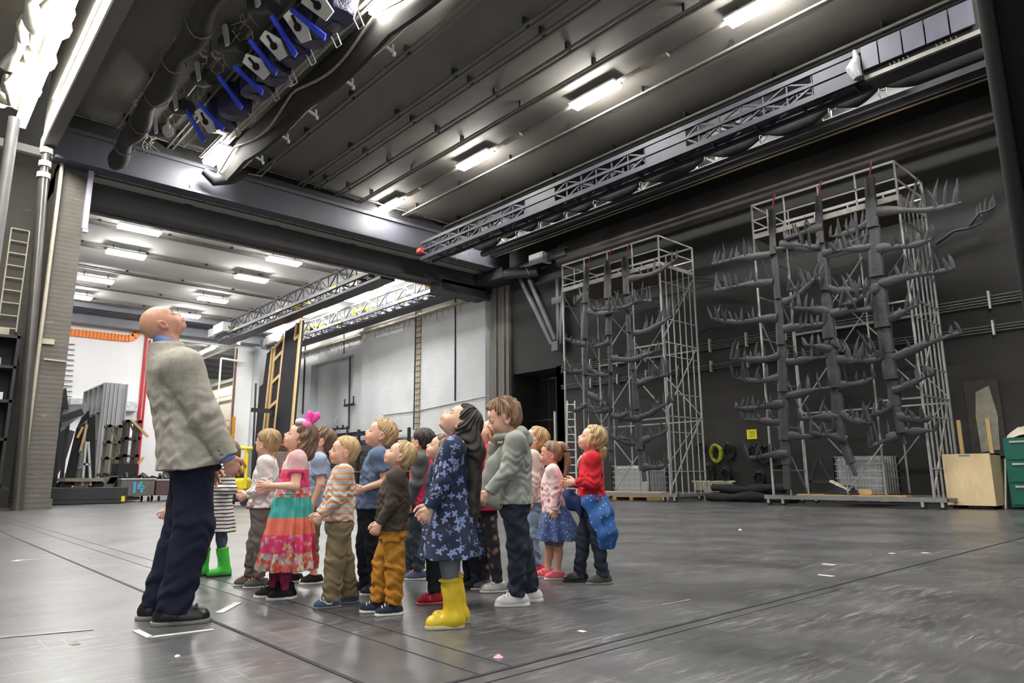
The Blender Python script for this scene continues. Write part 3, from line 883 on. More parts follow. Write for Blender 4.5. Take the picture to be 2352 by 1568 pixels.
# ---------------------------------------------------------------- scaffold towers
X0, X1 = 17.5, 19.4
m_railw = mat('pale_guard_tube', rgb((238, 238, 234)), 0.4, 0.0, 0.08, 6)
m_scaf = mat('scaffold_tube', rgb((172, 173, 174)), 0.42, 0.15, 0.2, 8)
m_bark = NT('grey_black_bark_cloth')
_v = m_bark.coord()
_n = m_bark.noise(_v, 3.5, 5, 0.65)
m_bark.out(m_bark.ramp(_n, [(0.3, rgb((33, 33, 35))), (0.7, rgb((55, 55, 58)))]), 0.5)
m_bark.bump(m_bark.noise(_v, 14, 4), 0.5, 0.02); m_bark = m_bark.m


def tower(ya, yb, label):
    """ya<yb; front face at X0"""
    t = thing('scaffold_tower', label, 'scaffold tower', (X0, (ya+yb)/2, 0), 'scaffold towers')
    r = 0.032
    zp, ztop = 7.38, 8.3
    for x, y in ((X0, ya), (X0, yb), (X1, ya), (X1, yb)):
        MB().tube([(x, y, 0.22), (x, y, ztop)], r, 8).build('upright', m_scaf, t)
    for x in (X0+0.3, X0+0.62, X0+0.95, X0+1.27, X0+1.6):
        MB().tube([(x, ya, 0.22), (x, ya, zp)], 0.022, 6).build('frame_tube', m_scaf, t)
        if abs(x-X0-0.95) < .01: MB().tube([(x, yb, 0.22), (x, yb, zp)], 0.022, 6).build('frame_tube', m_scaf, t)
    for y in (ya, yb):
        for z in np.arange(0.9, zp, 1.18): MB().beam((X0, y, z), (X1, y, z), 0.03).build('end_rung', m_scaf, t)
    ym = (ya+yb)/2
    for y in (ya+(yb-ya)*0.30, ya+(yb-ya)*0.68):
        MB().tube([(X1, y, 0.3), (X1, y, zp)], 0.026, 6).build('upright', m_scaf, t)
    for y in (ya+(yb-ya)*0.27, ya+(yb-ya)*0.5, ya+(yb-ya)*0.76):
        MB().tube([(X0+0.05, y, 0.3), (X0+0.05, y, zp)], 0.024, 6).build('upright', m_scaf, t)
    for k in range(3):
        z0, z1 = 0.35+k*2.3, 0.35+(k+1)*2.3
        a, b = (ya, ym) if k % 2 else (ym, ya)
        for u, v in (((X1, a, z0), (X1, b, z1)), ((X1, yb-(a-ya), z0), (X1, yb-(b-ya), z1)), ((X0, a, z0), (X0, (a+b)/2, (z0+z1)/2)), ((X0, ya, z0), (X1, ya, z1)), ((X0, yb, z1), (X1, yb, z0))):
            MB().beam(u, v, 0.028).build('brace', m_scaf, t)
    for z in (2.5, 4.8):
        for a, b in (((X1, ya, z), (X1, yb, z)), ((X0, ya, z), (X0, ya+(yb-ya)*0.25, z)), ((X0, ya, z+0.06), (X1, ya, z+0.06))): MB().beam(a, b, 0.04).build('ledger', m_scaf, t)
    MB().box((X0, ya, zp-0.05), (X1, yb, zp)).build('platform', mat('platform_ply', rgb((92, 84, 74)), 0.7), t)
    e = MB(); e.box((X0-0.03, ya, zp-0.08), (X0+0.02, yb, zp+0.06)); e.box((X1-0.02, ya, zp-0.06), (X1+0.02, yb, zp+0.06)); e.box((X0, ya-0.02, zp-0.06), (X1, ya+0.02, zp+0.06))
    e.build('toe_board', mat('toe_board_pale', rgb((214, 212, 204)), 0.5), t)
    for x in (X0, X1):
        g = MB()
        for z in (zp+0.16, zp+0.47, ztop): g.beam((x, ya, z), (x, yb, z), 0.05 if z == ztop else 0.035)
        for y in np.linspace(ya, yb, 5)[1:-1]: g.beam((x, y, zp), (x, y, ztop), 0.035)
        g.build('guard_rail', m_railw, t)
    g = MB()
    for y in (ya, yb):
        for z in (zp+0.47, ztop): g.beam((X0, y, z), (X1, y, z), 0.035)
    g.beam((X0+0.3, yb-0.3, zp), (X0+0.3, yb-0.3, zp+0.8), 0.03); g.beam((X0+0.3, yb-0.9, zp), (X0+0.3, yb-0.9, zp+0.6), 0.03)
    g.build('end_rail', m_railw, t)
    b = MB()
    for x in (X0, X1): b.box((x-0.05, ya-0.25, 0.16), (x+0.05, yb+0.25, 0.26))
    for y in (ya-0.2, yb+0.2): b.box((X0, y-0.05, 0.16), (X1, y+0.05, 0.24))
    b.build('base_frame', mat('base_frame_grey', rgb((132, 132, 132)), 0.5, 0.2, 0.1, 4), t)
    for x in (X0, X1):
        for y in (ya-0.15, ya+0.25, yb-0.25, yb+0.15):
            c = MB().tube([(x-0.02, y, 0.08), (x+0.02, y, 0.08)], 0.08, 14).build('caster', m_rubber, t)
            MB().beam((x, y, 0.05), (x, y, 0.17), 0.06, 0.09).build('fork', m_scaf, c)
    return t


tower(5.38, 9.16, 'tall scaffold tower with white guard rail nearer the black curtain side')
tower(12.40, 16.62, 'tall scaffold tower with white guard rail nearer the workshop opening')
# plywood boards on the right tower base
tag(MB().box((17.62, 6.0, 0.26), (18.0, 8.6, 0.29)).build('base_board', m_wood), 'pale board lying on the base of the nearer scaffold tower', 'board')
tag(MB().box((17.62, 12.8, 0.26), (18.0, 15.4, 0.29)).build('base_board', m_wood), 'pale board lying on the base of the scaffold tower by the ladder', 'board')


# ---------------------------------------------------------------- black tree props hung on the towers
def spike(mb, p, d, L, w, r):
    p = np.array(p, float); d = np.array(d, float); d /= np.linalg.norm(d)
    bend = np.array((r.uniform(-.1, .1), r.uniform(-.22, .22), 0))
    pts = [p, p+d*L*0.35+bend*L*0.1, p+d*L*0.7+bend*L*0.4, p+d*L+bend*L*0.9]
    mb.tube(pts, [w*0.85, w, w*0.7, 0.006], 6, True, 0.45, (1, 0, 0))


def tree(label, top, path, branches, seed, wid, X=17.2):
    """path: pixel polyline of the trunk; branches: (pixel start, pixel end, spikes)"""
    r = random.Random(seed)
    P = [onX(px, py, X) for px, py in path]
    t = thing('stage_tree', label, 'stage tree', (X, P[-1][1], 0), 'black tree props hung on scaffolds')
    # trunk of overlapping flat lengths
    D = [np.linalg.norm(b-a) for a, b in zip(P[:-1], P[1:])]
    tot = sum(D)

    def at(s):
        s = max(0, min(tot-1e-4, s))
        for a, b, L in zip(P[:-1], P[1:], D):
            if s <= L: return a+(b-a)*s/L
            s -= L
        return P[-1]
    s, mb, k = 0.0, MB(), 0
    step = 0.62
    while s < tot-0.1:
        e = min(s+step+0.05, tot)
        a, b = at(s), at(e)
        w = wid*0.56*(0.92+0.25*math.sin(s*0.8+seed)+r.uniform(-.05, .05))
        if s > tot*0.86: w *= 1-0.75*(s-tot*0.86)/(tot*0.14)
        off = np.array((-0.03*(k % 2), 0, 0))
        n = 10
        mb.tube([a+off, (a+b)/2+off+np.array((-0.015, 0, 0)), b+off+np.array((-0.03, 0, 0))], [w*0.94, w, w*1.03], n, True, 0.42, (1, 0, 0))
        s += step; k += 1
    mb.build('trunk', m_bark, t, True)
    st = MB().beam(P[0], P[0]+np.array((0.25, 0, 0.5)), 0.03)
    st.build('hanging_strap', mat('red_strap', rgb((150, 48, 52)), 0.7), t)
    for (a, b, ns, up) in branches:
        A, B = onX(*a, X-0.06), onX(*b, X-0.06-r.uniform(0, .25))
        L = np.linalg.norm(B-A)
        pts, rad = [], []
        ph = r.uniform(0, 6)
        for i in range(9):
            u = i/8
            c = A+(B-A)*u
            c[2] += 0.06*L*math.sin(u*5+ph)*0.5-0.05*L*math.sin(u*math.pi)*0.6
            pts.append(c); rad.append(0.085*(1-u)**0.9+0.032+0.022*math.sin(u*9+ph))
        bm = MB().tube(pts, rad, 8, True, 0.3, (1, 0, 0))
        ns = int(ns*1.2+0.5)
        for k in range(ns):
            u = 0.28+0.70*k/max(1, ns-1)+r.uniform(-.03, .03)
            u = min(u, 1.0)
            i = min(7, int(u*8)); c = pts[i]+(pts[i+1]-pts[i])*(u*8-i)
            L2 = r.uniform(.22, .58)*up
            spike(bm, c, (r.uniform(-.25, .15), r.uniform(-.3, .3), 1), L2, r.uniform(.028, .056), r)
        bm.build('branch', m_bark, t, True)
    return t


RT = [('black tree prop on the nearer scaffold, closest to the workshop side', [(1773, 480), (1776, 560), (1790, 700), (1798, 830), (1803, 1000), (1812, 1130)], 0.24,
       [((1770, 580), (1635, 604), 8, 1.0), ((1775, 645), (1642, 664), 7, 1.0), ((1785, 735), (1632, 730), 10, .8), ((1790, 815), (1678, 828), 8, 1.0), ((1790, 872), (1680, 866), 7, 1.0), ((1800, 930), (1690, 935), 6, .8), ((1800, 965), (1705, 965), 5, .8),
        ((1790, 560), (1880, 565), 4, 1.2), ((1800, 695), (1885, 632), 6, 1.1), ((1800, 755), (1895, 740), 5, .9), ((1805, 828), (1900, 820), 4, .8), ((1805, 905), (1910, 890), 3, .8), ((1810, 1005), (1920, 985), 3, .7), ((1810, 1040), (1720, 1050), 4, .9)]),
      ('black tree prop on the nearer scaffold, middle one of three', [(1880, 450), (1884, 540), (1895, 650), (1905, 760), (1920, 880), (1930, 1000), (1968, 1092)], 0.26,
       [((1885, 565), (1782, 570), 5, 1.0), ((1890, 580), (1995, 540), 7, 1.0), ((1895, 640), (1810, 665), 5, 1.2), ((1900, 660), (2005, 668), 5, .9), ((1905, 715), (1820, 705), 4, .8), ((1908, 720), (2005, 705), 4, .9), ((1912, 800), (1850, 792), 3, .8),
        ((1910, 780), (1940, 805), 2, .6), ((1925, 830), (2030, 820), 6, 1.2), ((1925, 890), (2010, 865), 3, .9), ((1930, 955), (1835, 960), 3, .9), ((1932, 950), (2000, 975), 5, 1.1), ((1945, 1010), (1860, 990), 3, .8), ((1890, 520), (1800, 545), 4, .9)]),
      ('black tree prop on the nearer scaffold, closest to the plywood crate', [(1997, 408), (2003, 480), (2012, 600), (2025, 720), (2045, 850), (2058, 930), (2080, 1020)], 0.29,
       [((2015, 490), (2208, 462), 8, 1.5), ((2015, 575), (2145, 545), 6, .9), ((2020, 650), (2190, 612), 9, 1.0), ((2030, 735), (2110, 700), 4, .7), ((2045, 820), (2210, 760), 5, .6), ((2050, 895), (2145, 860), 4, .7), ((2010, 505), (1905, 545), 6, 1.0),
        ((2010, 560), (1915, 578), 5, .8), ((2020, 660), (1930, 700), 5, .9), ((2040, 810), (1950, 830), 6, 1.3), ((2060, 960), (2140, 960), 3, .6), ((2060, 1000), (1995, 1025), 4, 1.2), ((2050, 925), (1990, 960), 3, .8), ((2065, 985), (2150, 990), 2, .5)])]
LT = [('black tree prop on the farther scaffold, closest to the ladder', [(1348, 612), (1347, 680), (1344, 760), (1345, 850), (1350, 960)], 0.22,
       [((1350, 660), (1318, 700), 3, .8), ((1350, 712), (1420, 718), 5, 1.1), ((1345, 790), (1300, 782), 3, .6), ((1345, 850), (1290, 850), 3, .6), ((1350, 845), (1400, 862), 3, .8), ((1348, 930), (1310, 945), 2, .6), ((1350, 900), (1395, 930), 3, .8)]),
      ('black tree prop on the farther scaffold, middle one of three', [(1395, 600), (1398, 680), (1400, 770), (1405, 860), (1402, 960), (1405, 1060)], 0.24,
       [((1400, 715), (1460, 690), 6, 1.1), ((1395, 715), (1355, 705), 4, 1.0), ((1400, 785), (1360, 795), 3, .7), ((1405, 825), (1520, 805), 6, .8), ((1405, 935), (1360, 950), 3, .8), ((1405, 955), (1450, 945), 3, .8), ((1405, 1000), (1450, 1010), 3, 1.0)]),
      ('black tree prop on the farther scaffold, closest to the other tower', [(1435, 590), (1440, 660), (1446, 760), (1455, 850), (1465, 950), (1472, 1040), (1484, 1105)], 0.25,
       [((1445, 645), (1558, 592), 6, .9), ((1450, 690), (1495, 690), 5, 1.1), ((1455, 765), (1553, 725), 10, 1.2), ((1465, 880), (1540, 855), 9, 1.2), ((1470, 955), (1550, 920), 7, .9), ((1475, 1015), (1532, 985), 5, .8), ((1470, 960), (1418, 965), 3, .8), ((1478, 1075), (1535, 1065), 5, .9), ((1480, 1020), (1420, 1010), 3, .8)])]
for i, (lab, path, wd, br) in enumerate(RT+LT):
    tree(lab, None, path, br, 10+i, wd)
# lone branches lying on the wall between the towers
GBr = 'black branch props resting against the dark wall'
for k, (a, b, ns, up) in enumerate([((1560, 640), (1720, 655), 0, 1), ((1600, 765), (1690, 750), 0, 1), ((2150, 560), (2258, 510), 0, 1), ((2225, 520), (2290, 470), 5, 1.0)]):
    A, B = onX(*a, XW-0.25), onX(*b, XW-0.25)
    r = random.Random(70+k)
    m = MB().tube([A, A*0.6+B*0.4+np.array((0, 0, .12)), A*0.25+B*0.75, B], [0.05, 0.04, 0.035, 0.015], 7)
    for j in range(ns): spike(m, A+(B-A)*(0.3+0.15*j), (0, r.uniform(-.3, .3), 1), 0.4, 0.04, r)
    tag(m.build('wall_branch', m_bark, smooth=True), 'thin black branch against the dark wall, '+['left of the nearer tower, upper', 'left of the nearer tower, lower', 'above the conduits beside the nearer tower', 'with upright spikes near the black curtain side'][k], 'branch', GBr)

# ---------------------------------------------------------------- IBC tanks
m_tank = mat('milky_tank', rgb((172, 180, 184)), 0.35, 0, 0.06, 3)


def ibc(y0, y1, zb, label):
    x0, x1 = 18.25, 19.25
    t = thing('liquid_tank', label, 'tank', (x0, (y0+y1)/2, zb), 'caged water tanks')
    MB().box((x0+0.05, y0+0.05, zb+0.18), (x1-0.05, y1-0.05, zb+1.08)).build('container', m_tank, t, True, 0.06)
    MB().tube([((x0+x1)/2, (y0+y1)/2, zb+1.05), ((x0+x1)/2, (y0+y1)/2, zb+1.16)], 0.1, 14).build('cap', m_black, t)
    c = MB()
    for z in np.linspace(zb+0.2, zb+1.1, 6):
        for x in (x0, x1): c.beam((x, y0, z), (x, y1, z), 0.018)
        for y in (y0, y1): c.beam((x0, y, z), (x1, y, z), 0.018)
    for y in np.linspace(y0, y1, 8):
        for x in (x0, x1): c.beam((x, y, zb+0.15), (x, y, zb+1.1), 0.018)
    for x in np.linspace(x0, x1, 7):
        for y in (y0, y1): c.beam((x, y, zb+0.15), (x, y, zb+1.1), 0.018)
    c.build('cage', m_galv, t)
    p = MB()
    for k in range(3): p.box((x0, y0+k*(y1-y0-0.14)/2, zb), (x1, y0+k*(y1-y0-0.14)/2+0.14, zb+0.1))
    for k in range(5): p.box((x0+k*(x1-x0-0.12)/4, y0, zb+0.1), (x0+k*(x1-x0-0.12)/4+0.12, y1, zb+0.14))
    p.build('pallet', m_wood, t)


ibc(13.72, 15.25, 0.0, 'caged water tank on a pallet inside the scaffold tower by the ladder')
ibc(6.66, 7.85, 0.12, 'caged water tank inside the scaffold tower near the plywood crate')
# timber junk on the right tower base
t = thing('timber_block_pile', 'loose timber blocks and a tilted white panel on the nearer scaffold base', 'timber', (17.8, 7.6, 0.3))
MB().beam((17.75, 7.75, 0.62), (17.75, 7.2, 0.36), 0.05, 0.16, (1, 0, 0)).build('tilted_panel', mat('pale_offcut', rgb((226, 214, 190)), 0.6), t)
for k in range(4): MB().beam((17.7+0.05*k, 7.9-0.1*k, 0.31+0.06*k), (17.72, 7.1+0.05*k, 0.31+0.06*k), 0.12, 0.05).build('dark_slat', m_dsteel, t)
MB().box((17.75, 6.8, 0.30), (17.9, 7.1, 0.42)).build('block', m_wood, t)
t = thing('angle_stand', 'dark angled metal frame standing beside the tank in the nearer scaffold', 'frame', (18.0, 8.1, 0.3))
for a, b in (((18, 8.5, .3), (18, 8.15, 1.2)), ((18, 7.7, .3), (18, 8.1, 1.2)), ((18, 8.4, .6), (18, 7.85, .6)), ((18, 8.5, .3), (18, 7.7, .3))): MB().beam(a, b, 0.06).build('bar', m_dsteel, t)

# ---------------------------------------------------------------- crate, cabinet, wall panel
x0 = 18.2
y0, y1 = 4.40, 5.34
t = thing('plywood_crate', 'big pale plywood crate on feet beside the green cabinet', 'crate', (x0, (y0+y1)/2, 0))
tw = NT('knotty_pine_board')
_v = tw.coord((1, 1, 0.25))
_g = tw.ramp(tw.noise(_v, 9, 4, 0.6, 1.0), [(0.3, rgb((234, 206, 160))), (0.7, rgb((246, 222, 180)))])
_k = tw.ramp(tw.vor(tw.coord(), 3.0).outputs['Distance'], [(0.03, 1.0), (0.07, 0.0)])
tw.out(tw.mix(tw.math('MULTIPLY', _k, 0.6), _g, rgb((168, 124, 76))), 0.55); tw = tw.m
MB().box((x0, y0, 0.08), (x0+0.03, y1, 1.22)).build('front_panel', tw, t)
MB().box((x0+0.03, y0, 0.08), (x0+0.85, y0+0.03, 1.22)).build('side_panel', tw, t)
MB().box((x0+0.03, y1-0.03, 0.08), (x0+0.85, y1, 1.22)).build('side_panel', tw, t)
MB().box((x0+0.03, y0, 1.19), (x0+0.85, y1, 1.22)).build('top_panel', tw, t)
for y in (y0+0.08, y1-0.2):
    for x in (x0+0.08, x0+0.65): MB().box((x, y, 0), (x+0.12, y+0.12, 0.08)).build('foot', m_black, t)
MB().box((x0-0.004, y0+0.38, 1.16), (x0, y0+0.6, 1.20)).build('label_strip', mat('blue_grey_label', rgb((140, 156, 170)), 0.5), t)
for y in (4.55, 5.15):
    tag(MB().box((19.2, y, 0.0), (19.25, y+0.08, 2.05)).build('timber_batten', m_wood), 'pale timber batten standing upright behind the crate, '+('toward the green cabinet' if y < 5 else 'toward the scaffold'), 'batten', 'battens behind the crate')
t = thing('wall_notice_board', 'dark framed board with a torn pale sheet on the wall above the crate', 'notice board', (XW-0.05, 4.9, 1.7))
MB().box((XW-0.06, 4.55, 1.2), (XW, 5.3, 3.1)).build('frame', mat('board_dark_brown', rgb((62, 56, 50)), 0.7), t)
MB().prism([(XW-0.08, 4.7, 1.35), (XW-0.08, 5.1, 1.3), (XW-0.08, 5.12, 2.2), (XW-0.08, 5.05, 2.8), (XW-0.08, 4.75, 2.95), (XW-0.08, 4.65, 2.2)], (0.015, 0, 0)).build('sheet', mat('torn_sheet', rgb((150, 146, 134)), 0.8, 0, 0.2, 5), t)
m_gr = mat('green_cabinet', rgb((24, 104, 88)), 0.45, 0, 0.1, 3)
t = thing('drawer_cabinet', 'green metal drawer cabinet cut by the picture edge beside the crate', 'cabinet', (18.7, 3.6, 0))
MB().box((18.7, 2.9, 0.05), (19.4, 4.23, 1.56)).build('body', m_gr, t)
for k in range(3):
    z = 0.1+k*0.49
    dr = MB().box((18.67, 2.95, z), (18.70, 4.18, z+0.45)).build('drawer', m_gr, t)
    MB().box((18.64, 2.95, z+0.37), (18.67, 4.1, z+0.41)).build('handle', mat('handle_cream', rgb((206, 204, 190)), 0.4), dr)
for y in (3.0, 4.05): MB().box((18.75, y, 0), (19.3, y+0.1, 0.05)).build('foot', m_black, t)
# cloth heap on the cabinet
vs, fs = [], []
r = random.Random(11); n = 14
for i in range(n):
    for j in range(n):
        u, v = i/(n-1)*2-1, j/(n-1)*2-1
        hgt = max(0, 1-(u*u+v*v)*0.75)**0.6
        vs.append((19.02+u*0.3, 3.72+v*0.46, 1.565+0.26*hgt*(0.75+0.25*math.sin(3*u+5*v))+r.uniform(0, .03)*hgt))
for i in range(n-1):
    for j in range(n-1): fs.append((i*n+j, i*n+j+1, (i+1)*n+j+1, (i+1)*n+j))
tag(MB().add(vs, fs).build('cloth_heap', mat('calico_cloth', rgb((216, 206, 192)), 0.85, 0, 0.08, 5, 0.2), smooth=True), 'crumpled calico cloth heaped on the green cabinet', 'cloth')
GZ = 'pale slats leaning beside the crate'
tag(MB().beam((18.75, 4.36, 0), (18.95, 4.28, 1.1), 0.03, 0.08).build('thin_batten', m_galv), 'thin pale slat leaning between crate and green cabinet', 'slat')

# ---------------------------------------------------------------- cables and small things on the wall
q = onX(1727, 997, XW-0.02)
t = thing('warning_sign', 'yellow notice with small black lines of text on the dark wall', 'sign', q)
MB().cbox(q, (0.015, 0.34, 0.30)).build('plate', mat('sign_yellow', rgb((236, 222, 40)), 0.5, 0, 0.04, 3), t)
for k in range(5): MB().box((XW-0.031, q[1]-0.13+0.02*(k % 2), q[2]+0.09-0.045*k), (XW-0.028, q[1]+0.13-0.03*(k % 3), q[2]+0.103-0.045*k)).build('text_line', m_black, t)


def coil(px, py, R, m, label, group, seed, rt=0.02, turns=6):
    q = onX(px, py, XW-0.12)
    r = random.Random(seed)
    t = thing('cable_coil', label, 'cable coil', q, group)
    pts = []
    for i in range(turns*18):
        a = i/18*2*math.pi
        k = 1+0.12*math.sin(i*0.37+seed)+0.12*math.sin(i*0.06+seed)+r.uniform(-.02, .02)
        pts.append(q+np.array((-0.05*math.sin(i*0.21), 0.78*R*k*math.cos(a), R*k*math.sin(a)*1.05)))
    MB().tube(pts, rt, 5).build('cable', m, t, True)
    MB().tube([q+np.array((0.1, 0, R)), q+np.array((-0.08, 0, R+0.02))], 0.015, 6).build('hook', m_galv, t)


GC = 'cable coils hung on the dark wall'
coil(1645, 1040, 0.24, mat('lime_cable', rgb((166, 178, 48)), 0.5), 'lime green cable coil hung on the dark wall', GC, 1, 0.022, 7)
for k, (px, py, lab) in enumerate([(1612, 1030, 'small black cable coil left of the lime green one'), (1675, 1035, 'black cable coil directly right of the lime green one'), (1628, 1085, 'black cable coil low beneath the lime green one'), (1668, 1090, 'lower black cable coil beneath the coil right of the lime one'),
                              (1735, 1040, 'black cable coil just below the yellow notice'), (1760, 1045, 'black cable coil right of the one below the yellow notice'), (1745, 1100, 'lowest black cable coil, over the rolled cloths'), (1785, 1050, 'black cable coil behind the first trunk of the nearer scaffold')]):
    coil(px, py, 0.2+0.03*(k % 3), m_rubber, lab, GC, 20+k, 0.02, 5)
q = onX(1640, 1110, XW-0.12)
t = thing('wall_radiator', 'small ribbed radiator low on the dark wall left of the rolled cloths', 'radiator', (XW-0.15, q[1], q[2]))
for k in range(14): MB().box((XW-0.22, q[1]-0.7+k*0.1, q[2]-0.22), (XW-0.1, q[1]-0.63+k*0.1, q[2]+0.05)).build('rib', m_ivory, t)
MB().tube([(XW-0.16, q[1]-0.8, q[2]+0.06), (XW-0.16, q[1]+0.8, q[2]+0.06)], 0.03, 8).build('pipe', m_ivory, t)
tag(MB().box((XW-0.7, 12.4, 0.0), (XW-0.3, 12.75, 0.42)).build('pale_bin', m_ivory), 'small pale bin on the floor beneath the wall radiator', 'bin')
# rolled black cloths on the floor
GRo = 'rolled black cloths piled on the floor'
for k, (dx, z, ya, yb) in enumerate([(0, 0.14, 9.4, 12.1), (0.42, 0.14, 9.5, 12.2), (0.2, 0.38, 9.7, 12.0)]):
    pts = [(19.0+dx+0.04*math.sin(y*4+k), y, z+0.03*math.sin(y*3.1+k)) for y in np.linspace(ya, yb, 16)]
    tag(MB().tube(pts, [0.15+0.03*math.sin(i*1.1+k) for i in range(16)], 10, True, 0.85).build('cloth_roll', m_blackcloth, smooth=True),
        ['black cloth roll on the floor, front one of the pile', 'black cloth roll on the floor, rear one of the pile', 'black cloth roll on the floor, on top of the pile'][k], 'cloth roll', GRo)
# ladder beside the left tower
t = thing('step_ladder', 'pale aluminium ladder leaning on the farther scaffold tower', 'ladder', (17.2, 16.4, 0))
a0, a1 = onX(1301, 1140, 17.1), onX(1303, 920, 17.3)
b0, b1 = onX(1325, 1140, 17.1), onX(1320, 920, 17.3)
for a, b in ((a0, a1), (b0, b1)): MB().beam((a[0], a[1], 0.0), b, 0.05, 0.03).build('stile', m_galv, t)
for k in range(13):
    u = (k+0.5)/13
    A = np.array((a0[0], a0[1], 0)); B = np.array((b0[0], b0[1], 0))
    MB().beam(A+(a1-A)*u, B+(b1-B)*u, 0.035).build('rung', m_galv, t)
t = thing('pale_pole', 'upright pale pole standing beside the ladder', 'pole', (19.6, 19.0, 0))
MB().tube([(19.6, 19.2, 0), (19.6, 19.2, 3.3)], 0.05, 8).build('pole', m_galv, t)

# ---------------------------------------------------------------- marks and bits on the stage floor
m_seam = mat('floor_seam_black', rgb((18, 18, 18)), 0.7)
sx = float((onZ(340, 1362)[0]+onZ(820, 1568)[0])/2)
sy = 2.34
s = MB(); s.box((sx-0.011, -4, 0), (sx+0.011, 40, 0.003)); struct('trim_8', s, m_seam)
s = MB(); s.box((0.4, sy-0.011, 0), (XW, sy+0.011, 0.003)); s.box((1.55, sy-0.10, 0), (5.2, sy-0.092, 0.002)); struct('trim_9', s, m_seam)
s = MB(); 
for dx in (0.42, 0.60): s.box((sx+dx-0.004, sy, 0), (sx+dx+0.004, 30, 0.002))
struct('trim_10', s, mat('floor_joint_grey', rgb((40, 40, 41)), 0.7))
m_tape = mat('white_floor_tape', rgb((206, 206, 200)), 0.6, 0, 0.08, 6)


def fq(px, py): return onZ(px, py, 0.0)


def tape(pts, label, w=0.035, m=None, name='floor_tape', group='tape marks on the stage floor'):
    mb = MB()
    for a, b in zip(pts[:-1], pts[1:]):
        A, B = fq(*a), fq(*b)
        mb.beam((A[0], A[1], 0.0025), (B[0], B[1], 0.0025), w, 0.003)
    tag(mb.build(name, m or m_tape), label, 'tape mark', group)


tape([(312, 1448), (345, 1464), (490, 1446)], 'L shaped white tape mark on the floor in front of the man', 0.035)
tape([(33, 1289), (48, 1286)], 'short white tape dab at the left on the floor', 0.06)
tape([(48, 1287), (120, 1282)], 'thin white tape line beside the dab at the left on the floor', 0.02)
tape([(503, 1408), (548, 1384)], 'worn white tape piece on the floor between the man and the children', 0.05)
tape([(1891, 1295), (1918, 1298)], 'upper white tape scrap on the right stage floor, beside the long seam', 0.05)
tape([(1880, 1320), (1915, 1324)], 'lower white tape scrap on the right stage floor, beside the long seam', 0.04)
tape([(2043, 1271), (2055, 1271)], 'small pale scrap on the floor below the plywood crate, left one', 0.06)
tape([(2120, 1270), (2134, 1270)], 'small pale scrap on the floor below the plywood crate, right one', 0.06)
tape([(1330, 1449), (1344, 1452)], 'torn white scrap on the floor below the red cardigan girl', 0.03)
tape([(1520, 1390), (1584, 1378)], 'faint pink chalk line on the middle of the stage floor', 0.012, mat('chalk_pink', rgb((176, 156, 150)), 0.4))
tape([(205, 1280), (210, 1280)], 'tiny yellow green dab on the left stage floor', 0.05, mat('lime_dab', rgb((170, 180, 110)), 0.7))
tape([(345, 1190), (700, 1180)], 'faint grey line on the floor behind the man', 0.012, mat('chalk_grey', rgb((150, 150, 150)), 0.35))
tape([(0, 1465), (215, 1446)], 'faint grey scuff line on the floor left of the L tape', 0.02, mat('chalk_grey', (1, 1, 1)))
for px, py, lab, c, s in ((1145, 1509, 'crumpled pink paper scrap near the front edge of the floor', rgb((232, 148, 178)), 0.022), (1700, 1217, 'small pale scrap alone on the open stage floor', rgb((200, 190, 186)), 0.03), (407, 1507, 'small white scrap on the floor before the man', rgb((214, 214, 210)), 0.014), (172, 1478, 'flat whitish flake on the floor at the lower left', rgb((160, 158, 152)), 0.03)):
    q = fq(px, py); r = random.Random(px)
    mb = MB(); n = 8
    vs = [(q[0]+s*r.uniform(.7, 1.3)*math.cos(a), q[1]+s*r.uniform(.7, 1.3)*math.sin(a), 0.001) for a in np.linspace(0, 6.283, n, False)]+[(q[0], q[1], s*0.7)]
    mb.add(vs, [(i, (i+1) % n, n) for i in range(n)]+[tuple(range(n-1, -1, -1))])
    tag(mb.build('paper_scrap', mat('scrap_%d' % px, c, 0.7)), lab, 'scrap', 'scraps on the stage floor')
# pink wheel piece by the silver shoe
# ---------------------------------------------------------------- workshop behind the stage
GWB = 'rails crossing under the white workshop ceiling'
for k, (y, w, xe) in enumerate(((30.3, 0.22, 16.5), (33.6, 0.24, 17.0), (37.2, 0.26, 17.5), (41.0, 0.26, 18.0), (44.4, 0.3, 18.0))):
    t = thing('ceiling_rail', 'dark double rail under the white workshop ceiling, '+['first from the fire curtain beam', 'second from the fire curtain beam', 'middle one of five', 'second from the back wall', 'closest to the back wall'][k], 'rail', (8, y, 10.8), GWB)
    for s in (-1, 1): MB().box((-1, y+s*w/2-0.06, 10.76), (xe, y+s*w/2+0.06, 10.84)).build('rail', mat('workshop_rail', rgb((112, 110, 104)), 0.6), t)
    for x in np.arange(0, xe, 2.6): MB().box((x, y-w/2, 10.84), (x+0.08, y+w/2, 10.95)).build('hanger', m_dsteel, t)
GWL = 'fluorescent lamps under the white workshop ceiling'
wl = [(6.5, 29.4, 'fluorescent lamp on the white ceiling nearest the beam, pillar side'), (12.6, 29.6, 'fluorescent lamp on the white ceiling nearest the beam, gantry side'),
      (6.9, 33.2, 'fluorescent lamp on the white ceiling in the second bay, pillar side'), (12.6, 33.4, 'fluorescent lamp on the white ceiling in the second bay, gantry side'),
      (6.8, 38.6, 'fluorescent lamp on the white ceiling in the third bay, pillar side'), (12.6, 38.9, 'fluorescent lamp on the white ceiling in the third bay, gantry side'),
      (6.7, 43.0, 'fluorescent lamp on the white ceiling in the last bay, at the pillar edge'), (12.7, 43.8, 'fluorescent lamp on the white ceiling in the last bay, above the bald man')]
for x, y, lab in wl: lamp(x, y, 10.62, lab, GWL, m_lampb, 1.5, 'x', 0.5, top=10.95)
